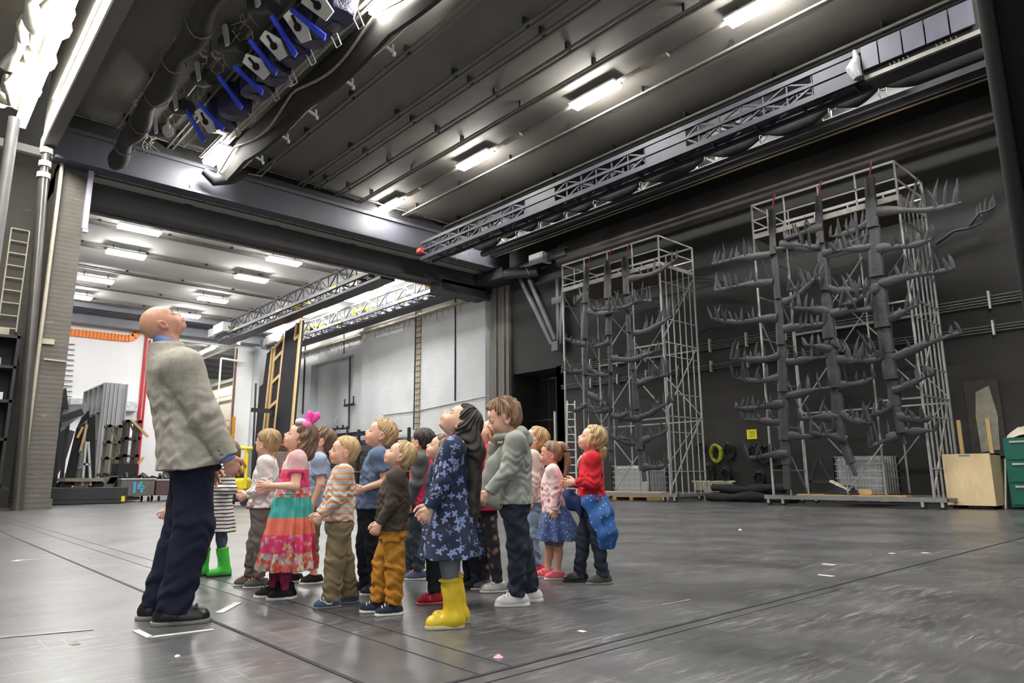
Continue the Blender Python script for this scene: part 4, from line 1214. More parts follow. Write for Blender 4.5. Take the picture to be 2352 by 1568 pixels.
for k, (px, py) in enumerate(((910, 635), (828, 675), (722, 712), (645, 748))):
    q = onZ(px, py, 10.75)
    lamp(float(q[0]), float(q[1]), 10.62, 'bright lamp seen between the two lattice gantries, '+['nearest the fire curtain beam', 'second from the fire curtain beam', 'third from the fire curtain beam', 'farthest, over the leaning flats'][k], 'lamps between the gantries', m_lampb, 2.4, 'y', 0.7, top=10.95)
tag(MB().beam((4.0, 29.3, 10.8), (3.2, 45, 10.8), 0.015).build('slack_cord', m_ivory), 'thin slack cord running along the white ceiling', 'cord')


# lattice gantries with yellow hoists
def gantry(x, y0, y1, z0, label):
    t = thing('lattice_gantry', label, 'gantry', (x, (y0+y1)/2, z0), 'lattice gantries in the workshop')
    h = 0.85
    for xx in (x, x+1.1):
        MB().box((xx-0.07, y0, z0), (xx+0.07, y1, z0+0.16)).build('chord', m_steel, t)
        MB().box((xx-0.05, y0, z0+h-0.08), (xx+0.05, y1, z0+h)).build('chord', m_steel, t)
    for xx in (x, x+1.1):
        la = MB()
        for j, y in enumerate(np.arange(y0, y1-0.5, 0.9)):
            a, b = (z0+0.1, z0+h-0.05) if j % 2 else (z0+h-0.05, z0+0.1)
            la.beam((xx, y, a), (xx, y+0.9, b), 0.06); la.beam((xx, y, z0), (xx, y, z0+h), 0.05)
        la.build('lattice', m_steel, t)
    cb = MB()
    for j, y in enumerate(np.arange(y0+0.3, y1, 1.5)): cb.beam((x, y, z0+0.08), (x+1.1, y, z0+0.08), 0.08)
    cb.build('cross_member', m_steel, t)
    MB().box((x+0.2, y0, z0-0.28), (x+0.95, y1, z0-0.16)).build('hoist_track', m_dsteel, t)
    tk = MB()
    for y in np.arange(y0, y1, 0.8): tk.box((x+0.15, y, z0-0.12), (x+1.0, y+0.3, z0-0.06))
    tk.build('track_plate', mat('track_grey', rgb((150, 152, 156)), 0.5), t)
    MB().box((x-0.35, y1-2.2, z0+0.16), (x+0.1, y1-0.4, z0+0.75)).build('control_box', m_white, t)
    MB().box((x-0.4, y1-0.3, z0+0.1), (x+0.1, y1+0.3, z0+0.6)).build('end_box', mat('end_box_grey', rgb((176, 178, 178)), 0.5), t)
    for y in np.linspace(y0+3.5, y1-4, 3): MB().box((x-0.09, y, z0+0.02), (x-0.071, y+0.7, z0+0.12)).build('yellow_plate', mat('plate_amber', rgb((222, 178, 60)), 0.5), t)
    return t


gantry(15.0, 25.4, 45.2, 9.62, 'lattice gantry nearer the bald man hanging under the workshop ceiling')
gantry(18.75, 25.3, 46.0, 9.55, 'lattice gantry beside the white wall hanging under the workshop ceiling')
GH = 'yellow hoists under the gantries'
for k, (px, py, X, lab) in enumerate(((845, 632, 15.6, 'yellow hoist under the gantry, closest to the fire curtain beam'), (693, 705, 15.6, 'yellow hoist halfway along the gantry nearer the bald man'),
                                   (1005, 650, 19.3, 'yellow hoist under the wall side gantry by the fire curtain beam'), (830, 715, 19.3, 'yellow hoist halfway along the wall side gantry'), (722, 752, 19.3, 'yellow hoist near the tops of the leaning flats'))):
    q = onX(px, py, X)
    t = thing('chain_hoist', lab, 'hoist', q, GH)
    f = MB()
    for s in (-1, 1):
        f.beam(q+np.array((s*0.3, -0.8, 0)), q+np.array((s*0.3, 0.8, 0)), 0.09, 0.14); f.beam(q+np.array((-0.35, s*0.8, 0)), q+np.array((0.35, s*0.8, 0)), 0.09, 0.14)
    f.build('trolley_frame', m_yellow, t)
    MB().tube([q+np.array((0, -0.35, -0.12)), q+np.array((0, 0.3, -0.12))], 0.17, 12).build('motor', m_dsteel, t, True)
    MB().tube([q+np.array((0.1, 0.1, -0.15)), q+np.array((0.1, 0.1, -0.55))], 0.05, 8).build('hook_block', m_red, t)
    MB().tube([q+np.array((0, 0.9, 0)), q+np.array((0, 1.0, 0.32))], 0.03, 6).build('strap', m_ivory, t)
# beige tray drops along the wall top
for k, (xx, ya, yb) in enumerate(((XW-0.4, 25.5, 35.6), (XW-0.15, 35.9, 47.0))):
    bt = MB(); bt.beam((xx, ya, 9.15), (xx, yb, 9.15), 0.25, 0.1)
    for y in np.arange(ya+0.5, yb, 0.5): bt.beam((xx, y, 9.15), (xx, y, 8.9-0.15*(int(y*2) % 3)), 0.03)
    tag(bt.build('cable_tray', mat('beige_tray', rgb((178, 168, 146)), 0.6)), 'beige cable tray along the top of the white workshop wall, '+('nearer the ribbed jamb' if k == 0 else 'nearer the leaning flats'), 'cable tray', 'beige trays on the white wall')
GCW = 'conduits on the white workshop wall'
XA, XB = XW-0.28, XW-0.04


def wallpipe(pts, X, r, m, lab, name='wall_conduit'):
    tag(MB().tube([onX(a, b, X) for a, b in pts], r, 6).build(name, m), lab, 'conduit', GCW)


wallpipe([(1046, 655), (1045, 920)], XA, 0.035, m_dsteel, 'upright dark conduit on the white wall nearest the ribbed jamb')
wallpipe([(790, 760), (790, 812)], XB, 0.03, m_dsteel, 'short dark conduit dropping to the blind doorway of the white wall')
wallpipe([(804, 818), (801, 985)], XB, 0.05, m_dsteel, 'dark conduit with a small bracket beside the blind doorway')
wallpipe([(850, 830), (846, 955)], XB, 0.022, m_dsteel, 'thin upright rod right of the blind doorway')
wallpipe([(702, 780), (695, 950)], XB, 0.06, m_dsteel, 'thick dark conduit between the leaning flats and the blind doorway')
wallpipe([(876, 757), (880, 750), (1085, 690), (1130, 672)], XA, 0.022, m_dsteel, 'upper sloping looking conduit across the white wall')
wallpipe([(880, 953), (960, 943), (1125, 908)], XA, 0.022, m_ivory, 'lower thin line conduit across the white wall behind the children')
q0, q1 = onX(964, 690, XA), onX(960, 985, XA)
t = thing('cable_ladder', 'tall beige cable ladder up the middle of the white wall', 'cable ladder', q1)
MB().beam(q0, (q0[0], q0[1], q1[2]), 0.06, 0.34, (0, 1, 0)).build('tray', mat('beige_tray', (1, 1, 1)), t)
c = MB()
for z in np.arange(q1[2], q0[2], 0.3): c.beam((XA-0.06, q0[1]-0.3, z), (XA-0.06, q0[1]+0.3, z), 0.025)
c.build('rung', m_dsteel, t)
MB().beam((XA-0.06, q0[1]+0.24, q1[2]), (XA-0.06, q0[1]+0.24, q0[2]), 0.05).build('cable', m_dsteel, t)
q = onX(800, 930, XB-0.1)
t = thing('wall_bracket', 'small forked dark bracket on the conduit right of the blind doorway', 'bracket', q)
MB().beam(q+np.array((0, -0.7, 0)), q+np.array((0, 0.5, 0)), 0.08, 0.15).beam(q+np.array((0, -0.6, 0)), q+np.array((0, -0.6, 0.5)), 0.06).beam(q+np.array((0, 0.45, 0)), q+np.array((0, 0.45, 0.4)), 0.06).build('fork', m_dsteel, t)
# plates hanging by the jamb
GPL = 'dark plates hanging beside the ribbed jamb'
for k, (px, py) in enumerate(((1088, 660), (1115, 655))):
    q = onX(px, py, XA-0.15)
    tag(MB().cbox(q, (0.1, 0.35, 1.0)).build('hanging_plate', m_dsteel), 'dark plate hanging under the beam end, '+['away from the ribbed jamb', 'close to the ribbed jamb'][k], 'plate', GPL)

# back wall: orange tray, red pipes, rungs
ot = thing('orange_cable_tray', 'orange cable tray running along the white back wall and bending up', 'cable tray', onY(230, 770, 47.9))
P = [onY(a, b, 47.92) for a, b in ((120, 758), (155, 762), (200, 767), (250, 773), (295, 777), (308, 774), (314, 766), (317, 752))]
for i in range(len(P)-1): MB().beam(P[i], P[i+1], 0.12, 0.42, (0, 0, 1) if i < 5 else (1, 0, 0)).build('tray', mat('tray_orange', rgb((255, 140, 60)), 0.5, 0, 0.1, 5), ot)
c = MB()
for u in np.linspace(0, 1, 22):
    p = P[0]+(P[4]-P[0])*u
    c.cbox(p+np.array((0, -0.08, 0)), (0.04, 0.04, 0.42))
c.build('divider', mat('divider_brown', rgb((190, 110, 60)), 0.6), ot)
GRp = 'red pipes on the back wall'
for k, (a, b) in enumerate((((341, 740), (318, 1010)), ((346, 780), (326, 1000)))):
    p0, p1 = onY(*a, 47.8), onY(*b, 47.8)
    tag(MB().tube([(p0[0], 47.88, 0), (p0[0], 47.88, min(p0[2], 9.95))], 0.09-0.03*k, 8).build('red_pipe', m_red), ['thick red pipe up the white back wall beside the bald man', 'thin red pipe close to the thick red one on the back wall'][k], 'pipe', GRp)
t = thing('wall_rungs', 'thin dark rungs up the white back wall beside the pillar', 'rungs', onY(155, 900, 47.9))
for py in range(788, 915, 12):
    p, q = onY(138, py, 47.9), onY(172-(py-788)*0.06, py+3, 47.9)
    MB().beam(p, q, 0.04).build('rung', m_dsteel, t)
for k, (a, b, c2, d) in enumerate(((160, 915, 200, 950), (283, 922, 312, 945), (250, 1000, 300, 1060), (150, 1085, 200, 1120))):
    p, q = onY(a, b, 47.7), onY(c2, d, 47.7)
    tag(MB().box((p[0], 47.3, q[2]), (q[0], 48.0, p[2])).build('wall_cabinet', mat('pale_grey_cabinet', rgb((188, 190, 194)), 0.5)), 'pale grey cabinet on the white back wall, '+['highest, beside the pillar', 'between fluted panel and red pipe', 'behind the lattice props', 'low, behind the A frame'][k], 'cabinet', 'cabinets on the back wall')

# fluted grey scenery wall
yf = 34.0
p = [onY(a, b, yf) for a, b in ((240, 878), (283, 880), (283, 1100), (240, 1100))]
x0, x1, zt = p[0][0], p[1][0], p[0][2]
t = thing('scenery_wall_piece', 'tall pale grey fluted scenery wall standing behind the A frame', 'scenery piece', (x0, yf, 0))
f = MB(); n = 9
for k in range(n):
    a, b = x0+(x1-x0)*k/n, x0+(x1-x0)*(k+1)/n
    f.box((a, yf-0.05*(k % 2), 0.02), (b-0.015, yf+0.05, zt))
m_flute = mat('fluted_grey', rgb((184, 184, 186)), 0.5, 0, 0.06, 3)
f.build('fluted_face', m_flute, t)
p2 = onY(205, 905, 38.0)
zt2 = zt
s = MB()
for k in range(5):
    y = yf+0.15+k*1.0
    s.box((x0, y, 0.0), (x0+0.9, y+0.06, zt2))
for z in np.linspace(0.1, zt2-0.05, 5): s.box((x0+0.02, yf+0.05, z), (x0+0.5, yf+4.2, z+0.05))
s.box((x0+0.9, yf, 0), (x0+0.95, yf+4.2, zt2))
s.build('frame', m_flute, t)

# lattice prop towers
m_oli = mat('olive_grey_metal', rgb((122, 118, 104)), 0.5, 0.1, 0.15, 5)
m_brn = mat('dark_brown_metal', rgb((78, 72, 68)), 0.5, 0.1, 0.15, 5)
for k, (xa, xb, yt, yb2, m, Y, lab) in enumerate(((249, 282, 974, 1095, m_oli, 31.0, 'olive grey lattice prop tower between fluted panel and the darker one'), (291, 327, 963, 1095, m_brn, 30.5, 'dark brown lattice prop tower just behind the bald man'))):
    a, b, c2 = onY(xa, yt, Y), onY(xb, yt, Y), onY(xa-6, yb2, Y)
    t = thing('lattice_prop', lab, 'prop tower', (c2[0], Y, 0), 'lattice prop towers')
    xl, xr, zt = a[0], b[0], a[2]
    w = 0.10
    for x in (xl, xr-0.18):
        for y in (Y, Y+0.6): MB().box((x+0.03, y, 0.1), (x+0.15, y+w, zt)).build('post', m, t)
    rg = MB()
    for z in np.linspace(0.3, zt-0.12, 5):
        rg.box((xl, Y, z), (xr, Y+w, z+0.08)); rg.box((xl, Y+0.6, z), (xr, Y+0.6+w, z+0.08)); rg.box((xl, Y, z), (xl+w, Y+0.7, z+0.12)); rg.box((xr-w, Y, z), (xr, Y+0.7, z+0.12))
    rg.build('rung', m, t)
    MB().beam((xl+0.1, Y-0.02, zt-0.1), (xr-0.1, Y-0.02, zt-0.8), 0.06).build('brace', m, t)
    MB().box((xl-0.15, Y-0.1, 0), (xr+0.15, Y+0.9, 0.12)).build('base', m_dsteel, t)
for k, (a, b, lab) in enumerate((((303, 965), (340, 1003), 'upper slanting timber beside the dark lattice prop'), ((330, 1050), (288, 1100), 'lower slanting timber beside the dark lattice prop'))):
    p, q = onY(*a, 30.44), onY(*b, 30.44)
    tag(MB().beam(p, q, 0.09, 0.09).build('slanting_timber', m_wood), lab, 'timber', 'slanting timbers by the lattice props')

# black A frame on a trolley
Y = 28.5
t = thing('scenery_trolley', 'wheeled timber trolley carrying the black A frame', 'trolley', onY(190, 1140, Y))
a, b = onY(143, 1120, Y), onY(232, 1126, Y)
MB().box((a[0], Y-0.3, 0.72), (b[0], Y+1.2, 0.84)).build('deck', mat('grey_timber', rgb((150, 140, 122)), 0.7, 0, 0.2, 5), t)
MB().box((a[0]+0.5, Y, 0.55), (b[0]-0.4, Y+1, 0.72)).build('under_board', m_wood, t)
for px in (148, 224):
    q = onY(px, 1137, Y)
    for dy in (0, 0.9): MB().tube([(q[0], Y-0.1+dy, 0.56), (q[0], Y+0.0+dy, 0.56)], 0.17, 14).build('wheel', m_rubber, t)
t = thing('black_a_frame', 'leaning black A shaped scenery frame with timber battens on the trolley', 'scenery frame', onY(190, 1120, Y))


def panel(px, Y0, dY, m, parent, name):
    P = [onY(a, b, Y0) for a, b in px]
    return MB().prism(P, (0, dY, 0)).build(name, m, parent)


panel([(146, 1112), (170, 1115), (196, 970), (176, 985)], Y+0.1, 0.12, m_blackcloth, t, 'left_leaf')
panel([(192, 1118), (219, 1114), (219, 952), (203, 960)], Y+0.3, 0.12, m_blackcloth, t, 'right_leaf')
panel([(176, 985), (206, 958), (204, 942), (188, 960)], Y+0.05, 0.1, m_blackcloth, t, 'head_board')
for a, b in (((200, 975), (183, 1040)), ((190, 980), (178, 1005)), ((181, 1040), (187, 1037))): MB().beam(onY(*a, Y), onY(*b, Y), 0.07).build('batten', m_wood, t)
for a, b in (((198, 1014), (189, 1115)), ((203, 1014), (208, 1115)), ((189, 1066), (206, 1066))): MB().beam(onY(*a, Y-0.1), onY(*b, Y-0.1), 0.07).build('strut', m_galv, t)
# low black platform
a, b, c2 = onY(96, 1160, 26.3), onY(291, 1159, 26.3), onY(291, 1137, 26.3)
t = thing('low_platform', 'long low black platform on the floor beside the pillar', 'platform', (a[0], 26.3, 0))
MB().box((a[0], 26.3, 0.02), (b[0], 29.8, 0.52)).build('deck', mat('platform_black', rgb((44, 45, 50)), 0.5, 0, 0.2, 4), t)
MB().box((a[0], 26.28, 0.16), (b[0], 26.3, 0.2)).build('trim_strip', m_dsteel, t)
q = onY(282, 1145, 26.28)
MB().box((q[0]-0.05, 26.26, q[2]-0.09), (q[0]+0.06, 26.28, q[2]+0.09)).build('hazard_label', m_yellow, t)
# carts
m_cart = mat('cart_grey_metal', rgb((112, 108, 102)), 0.4, 0.2, 0.15, 4)
GCa = 'wheeled metal carts in the workshop'


def cart(xa, xb, yt, Y, m, label):
    a, b = onY(xa, yt, Y), onY(xb, yt, Y)
    t = thing('wheeled_cart', label, 'cart', ((a[0]+b[0])/2, Y, 0), GCa)
    zt = a[2]
    MB().box((a[0], Y, 0.2), (b[0], Y+1.2, zt)).build('case', m, t, False, 0.02)
    MB().box((a[0]-0.03, Y-0.03, zt-0.05), (b[0]+0.03, Y+1.23, zt)).build('rim', m_galv, t)
    j = MB(); r = random.Random(int(xa))
    for k in range(7):
        x = a[0]+(b[0]-a[0])*(k+0.5)/7
        j.tube([(x, Y+r.uniform(.1, .9), zt), (x+r.uniform(-.2, .2), Y+r.uniform(.1, .9), zt+r.uniform(.08, .2))], 0.06, 6)
    j.build('load', m_dsteel, t)
    for x in (a[0]+0.15, b[0]-0.15):
        for y in (Y+0.1, Y+1.0): MB().tube([(x-0.02, y, 0.09), (x+0.03, y, 0.09)], 0.09, 12).build('caster', m_rubber, t)
    return t, a, b, zt


c14, a, b, zt = cart(280, 357, 1098, 27.6, m_cart, 'grey wheeled cart painted with the number 14')
# painted 14: outlined digits
m_cyan = mat('cyan_paint', rgb((88, 190, 206)), 0.5, 0, 0.1, 6); m_vio = mat('violet_paint', rgb((88, 92, 176)), 0.5, 0, 0.1, 6)
cx = (a[0]+b[0])/2; cz = (0.2+zt)/2; S = (zt-0.2)*0.30
one = [(-0.75, -1), (-0.5, -1), (-0.5, 1), (-0.72, 1), (-0.95, 0.62), (-0.75, 0.62)]
four = [(0.55, -1), (0.78, -1), (0.78, -0.25), (1.05, -0.25), (1.05, 0.02), (0.78, 0.02), (0.78, 0.35), (0.55, 0.35), (0.55, 0.02), (0.15, 0.02), (0.62, 1), (0.38, 1), (-0.12, -0.02), (-0.12, -0.25), (0.55, -0.25)]
for poly, nm in ((one, 'digit_one'), (four, 'digit_four')):
    for m, dx, dz, th in ((m_vio, -0.03, 0.015, 0.03), (m_cyan, 0.0, 0.0, 0.035)):
        mb = MB()
        for (p, q) in zip(poly, poly[1:]+poly[:1]):
            mb.beam((cx+p[0]*S+dx, 27.595-0.004*(m is m_cyan), cz+p[1]*S+dz), (cx+q[0]*S+dx, 27.595-0.004*(m is m_cyan), cz+q[1]*S+dz), 0.012, th, (0.3, 0, 1))
        mb.build(nm, m, c14)
cart(360, 420, 1100, 27.9, mat('cart_maroon', rgb((92, 74, 78)), 0.45, 0.1, 0.12, 4), 'maroon grey wheeled cart half hidden behind the bald man')
# perforated panels and dark boxes between
Y = 28.0
a, b = onY(243, 1092, Y), onY(266, 1092, Y)
t = thing('perforated_panel', 'slanted perforated metal panel between the trolley and the number 14 cart', 'panel', (a[0], Y, 0))
MB().prism([(a[0]-0.05, Y, 0.53), (b[0]-0.05, Y, 0.53), (b[0]+0.12, Y, a[2]), (a[0]+0.15, Y, a[2])], (0, 0.08, 0)).build('sheet', mat('perforated_grey', rgb((96, 94, 90)), 0.5, 0.2, 0.3, 40), t)
h = MB()
for i in range(6):
    for j in range(10): h.cbox((a[0]+0.08+i*(b[0]-a[0]-0.1)/6+j*0.012, Y-0.004, 0.65+j*(a[2]-0.7)/10), (0.05, 0.006, 0.05))
h.build('hole', m_black, t)
tag(MB().box((b[0]+0.1, 28.2, 0.53), (b[0]+0.75, 29.2, 1.35)).build('black_case', m_black), 'black case standing between perforated panel and number 14 cart', 'case')
GG = 'angular grey scenery pieces behind the pillar'
Y = 30.5
for px, m, dy, lab in (([(133, 934), (158, 939), (152, 890), (134, 900)], m_dsteel, 0.0, 'black pointed scenery piece highest behind the pillar'), ([(122, 1005), (185, 955), (203, 945), (203, 928), (146, 928), (140, 938), (122, 940)], mat('scenery_lilac_grey', rgb((150, 150, 158)), 0.5), 0.3, 'lilac grey wedge of scenery behind the pillar'),
                      ([(112, 1128), (118, 1000), (140, 982), (172, 990), (150, 1060), (116, 1118)], mat('scenery_dark_grey', rgb((84, 84, 90)), 0.5), 0.8, 'dark grey curved scenery piece low behind the pillar')):
    P = [onY(u, v, Y+dy) for u, v in px]
    o = tag(MB().prism(P, (0, 0.25, 0)).build('scenery_piece', m), lab, 'scenery piece', GG)
    cx_ = sum(q_[0] for q_ in P)/len(P); zl = min(q_[2] for q_ in P)+0.15
    MB().box((cx_-0.06, Y+dy+0.1, 0), (cx_+0.06, Y+dy+0.2, zl+0.6)).build('support_post', m_dsteel, o)
p, q = onY(125, 968, 30.2), onY(190, 945, 30.2)
tag(MB().beam(p, q, 0.1, 0.25).beam(p, p*np.array((1, 1, 0)), 0.1).build('dark_rail_piece', m_dsteel), 'dark sloping rail under the lilac grey wedge', 'rail')
t = thing('clutter_bar', 'dark toothed bar along the carts in the workshop', 'bar', onY(230, 1092, 28.9))
MB().beam(onY(222, 1092, 28.9), onY(300, 1094, 28.9), 0.06).build('bar', m_dsteel, t)
c = MB()
for px in range(224, 300, 6): c.beam(onY(px, 1092, 28.9), onY(px, 1086, 28.9), 0.04)
c.build('tooth', m_dsteel, t)

# yellow pedestrian stacker truck
q = onZ(548, 1162)
X, Y = float(q[0]), float(q[1])
t = thing('pallet_stacker', 'yellow pedestrian stacker truck between the man and the boy in white', 'stacker truck', (X, Y, 0))
rx = np.array((_r[0], _r[1], 0)); rx /= np.linalg.norm(rx)
O = np.array((X, Y, 0.0))
fw = np.array((-rx[1], rx[0], 0))


def sp(u, v, z): return O+rx*u+fw*v+np.array((0, 0, z))


def sbox(mb, u0, u1, v0, v1, z0, z1): return mb.prism([sp(u0, v0, z0), sp(u1, v0, z0), sp(u1, v1, z0), sp(u0, v1, z0)], (0, 0, z1-z0))


sbox(MB(), -0.38, 0.25, 0.0, 0.75, 0.12, 0.42).build('chassis', m_rubber, t, False, 0.03)
sbox(MB(), -0.33, 0.1, 0.02, 0.7, 0.42, 0.80).build('hood', m_yellow, t, False, 0.08)
MB().tube([sp(0.02, 0, 1.0), sp(0.15, 0.0, 1.5), sp(0.08, 0, 1.66), sp(-0.1, 0, 1.72), sp(-0.42, 0, 1.72)], 0.045, 10).tube([sp(0.15, 0, 1.5), sp(0.15, 0, 0.5)], 0.05, 10).build('guard_bar', m_yellow, t, True)
MB().tube([sp(-0.3, 0, 1.66), sp(0.3, 0.0, 1.66)], 0.05, 8).build('top_bar', m_yellow, t, True)
MB().beam(sp(-0.25, 0.1, 0.8), sp(-0.12, 0.3, 1.35), 0.14, 0.1).build('tiller', m_rubber, t)
sbox(MB(), -0.3, -0.05, 0.3, 0.6, 0.8, 1.1).build('battery_box', m_dsteel, t)
for u in (-0.25, 0.16): MB().tube([sp(u, -0.04, 0.12), sp(u, 0.06, 0.12)], 0.12, 16).build('wheel', m_rubber, t)
for v in (0.1, 0.6): sbox(MB(), 0.25, 1.1, v, v+0.14, 0.08, 0.14).build('fork', m_dsteel, t)
t['label'] = 'yellow stacker truck standing between the bald man and the boy in white'

# orange mesh crate and leaning flats
Y = 30.0
a, b, c2 = onY(617, 1018, Y), onY(685, 1018, Y), onY(617, 1120, Y)
t = thing('mesh_crate', 'orange wire mesh crate behind the boy in white', 'mesh crate', (a[0], Y, 0))
zt = a[2]
f = MB()
for x in (a[0], b[0]):
    for y in (Y, Y+1): f.beam((x, y, 0.0), (x, y, zt), 0.07)
for z in (0.15, zt*0.5, zt):
    for y in (Y, Y+1): f.beam((a[0], y, z), (b[0], y, z), 0.07)
    for x in (a[0], b[0]): f.beam((x, Y, z), (x, Y+1, z), 0.07)
f.build('frame', m_orange, t)
g = MB()
for x in np.arange(a[0], b[0], 0.11): g.beam((x, Y, 0.15), (x, Y, zt), 0.014)
for z in np.arange(0.2, zt, 0.11): g.beam((a[0], Y, z), (b[0], Y, z), 0.014)
g.build('mesh', mat('mesh_rust', rgb((150, 84, 56)), 0.6), t)
MB().box((a[0]+0.4, Y+0.1, 0.2), (b[0]-0.2, Y+0.7, zt*0.85)).build('content', mat('mixed_pale', rgb((190, 186, 180)), 0.6, 0, 0.3, 9), t)
GF = 'black scenery flats leaning in the workshop'


def flat(px, xb, xt, label, frame, group):
    """px: bottom-left, bottom-right, top-right, top-left pixels"""
    P = [onX(*px[0], xb), onX(*px[1], xb), onX(*px[2], xt), onX(*px[3], xt)]
    P[0][2] = P[1][2] = 0.0
    t = thing('leaning_flat', label, 'scenery flat', P[0], group)
    MB().prism(P, (0.12, 0, 0)).build('cloth_face', m_blackcloth, t)
    for (a, b) in frame:
        def pt(u, v): return (P[0]*(1-u)+P[1]*u)*(1-v)+(P[3]*(1-u)+P[2]*u)*v+np.array((-0.06, 0, 0))
        MB().beam(pt(*a), pt(*b), 0.2, 0.08, (1, 0, 0)).build('timber_batten', m_wood, t)
    return t


flat([(573, 1105), (622, 1105), (658, 770), (613, 812)], 16.4, 17.2, 'black scenery flat with pale timber ladder frame on its back', [((0.45, .05), (0.35, 1)), ((0.62, .05), (0.5, 1)), ((0.95, .05), (0.95, 1))]+[((0.62-0.1*v, v), (0.95, v+0.02)) for v in (0.15, 0.35, 0.55, 0.72, 0.88, 0.98)], GF)
flat([(618, 1110), (662, 1110), (695, 735), (655, 762)], 16.0, 16.85, 'taller black scenery flat with one timber edge', [((0.97, .0), (0.97, 1)), ((0.70, 0.9), (0.74, 1)), ((0.70, 0.9), (0.95, 0.91))], GF)
flat([(578, 1090), (590, 1090), (606, 880), (596, 888)], 16.9, 17.4, 'narrow dark flat at the edge of the leaning flats', [], GF)
t = thing('flat_clamp', 'dark clamp bar holding the leaning flats', 'clamp', onX(605, 943, 15.9))
MB().beam(onX(580, 941, 15.95), onX(626, 944, 15.95), 0.2, 0.25).build('bar', m_black, t)
MB().beam(onX(626, 944, 15.95), onX(626, 955, 15.95), 0.2).build('jaw', m_black, t)
GPo = 'thin posts beside the leaning flats'
for k, (a, b) in enumerate((((663, 860), (640, 1110)), ((672, 858), (655, 1060)), ((588, 880), (580, 1080)))):
    tag(MB().beam(onX(*a, 17.6), onX(*b, 17.6)*np.array((1, 1, 0)), 0.1).build('thin_post', m_dsteel), 'thin dark post beside the leaning flats, '+['right behind the tall flat', 'farthest toward the blind doorway', 'on the column side'][k], 'post', GPo)

# racks with bars, decks below
t = thing('steel_rack', 'long dark steel rack loaded with bars along the white wall behind the children', 'rack', (19.3, 32, 0))
for y in (30, 33, 36.5, 40): 
    for x in (18.7, 19.9): MB().box((x, y, 0), (x+0.12, y+0.15, 3.3)).build('post', m_dsteel, t)
for z in (0.7, 1.3, 1.9, 2.5, 3.0):
    MB().box((18.75, 29.8, z), (18.85, 40.4, z+0.08)).build('beam', m_dsteel, t)
    b = MB(); r = random.Random(int(z*10))
    for k in range(6): b.box((18.9+0.16*k, 30+r.uniform(0, 1), z+0.08), (19.0+0.16*k, 38+r.uniform(0, 2), z+0.14+r.uniform(0, .12)))
    b.build('bar_stack', m_steel if int(z*10) % 2 else m_black, t)
GD2 = 'stage deck trolleys along the rack'
for k, y in enumerate((26.6, 30.4, 34.2)):
    t = thing('deck_stack', 'dark deck stack with timber top edge under the rack, '+['closest to the dark recess side', 'in the middle of its row', 'farthest, behind the dress girl'][k], 'deck stack', (17.4, y, 0), GD2)
    MB().box((17.2, y, 0.12), (18.5, y+3.4, 1.02)).build('case', m_black, t)
    MB().box((17.15, y, 1.02), (18.55, y+3.4, 1.10)).build('timber_top', mat('worn_timber', rgb((150, 118, 88)), 0.6), t)
    for z in (1.35, 1.6): MB().box((17.2, y, z), (17.3, y+3.4, z+0.07)).build('side_rail', m_dsteel, t)
    for yy in (y+0.1, y+3.2): MB().box((17.2, yy, 1.1), (17.28, yy+0.08, 1.67)).build('post', m_dsteel, t)
    for yy in (y+0.4, y+3.0): MB().tube([(17.25, yy, 0.07), (17.32, yy, 0.07)], 0.07, 10).build('caster', m_rubber, t)
t = thing('propped_pole', 'thin grey pole propped against the rack left of the cable ladder', 'pole', onX(760, 1000, 18.6))
MB().beam(onX(752, 1018, 18.6), onX(775, 957, 18.8), 0.08).build('pole', m_galv, t)
t = thing('frame_cart', 'dark tubular frame cart in front of the rack', 'cart', onX(790, 1000, 18.5))
for a, b in (((765, 985), (800, 983)), ((768, 985), (768, 1010)), ((775, 978), (775, 986)), ((788, 976), (788, 986)), ((798, 978), (798, 1000)), ((768, 1008), (767, 1126)), ((798, 998), (797, 1126))): MB().beam(onX(*a, 18.5), onX(*b, 18.5), 0.09).build('bar', m_dsteel, t)

# side hall seen through the workshop door
for k, (px, py) in enumerate(((452, 818), (476, 803), (503, 789), (530, 775))):
    q = onX(px, py, 17.5)
    lamp(17.5, float(q[1]), float(q[2]), 'fluorescent lamp in the side hall, '+['leftmost by the man', 'second from the man', 'second from the white column', 'beside the white column'][k], 'lamps in the side hall', m_lampb, 2.6, 'y', 0.3, top=11.0)
p, q = onX(445, 828, 16.8), onX(548, 786, 16.8)
tag(MB().beam(p, q, 0.25, 0.3).build('crane_rail', m_white), 'white crane rail below the side hall lamps', 'rail')
tag(MB().box((19.2, 48.6, 8.1), (19.4, 74, 8.35)).build('wall_rail', m_rail), 'grey rail along the top of the cream hall wall', 'rail')
q = onY(505, 860, 47.6)
tag(MB().tube([(q[0], 47.6, 0), (q[0], 47.6, onY(505, 822, 47.6)[2])], 0.07, 8).tube([(q[0], 47.6, onY(505, 822, 47.6)[2]), (q[0]+1.6, 47.6, onY(505, 822, 47.6)[2]-0.1)], 0.07, 8).build('gate_post', m_white), 'white tube post with cross arm in the workshop doorway', 'post')
q = onY(535, 990, 47.5)
tag(MB().box((q[0]-0.1, 47.4, 0), (q[0]+0.1, 47.6, 4.9)).build('amber_post', mat('amber_post', rgb((214, 148, 48)), 0.5)), 'amber orange post at the edge of the workshop doorway', 'post')
for k, py in enumerate((913, 968, 995)):
    p, q = onX(505, py, 19.2), onX(540, py, 19.2)
    tag(MB().beam((19.2, 49, p[2]), (19.2, 66, p[2]), 0.08).build('wall_stripe_rail', mat('dull_orange', rgb((206, 160, 124)), 0.6)), 'dull orange rail across the cream hall wall, '+['highest', 'middle', 'lowest'][k], 'rail', 'rails on the cream hall wall')
# ---------------------------------------------------------------- people: smooth signed-distance bodies meshed as one skin
F32 = np.float32


def vec(*a): return np.array(a, float)


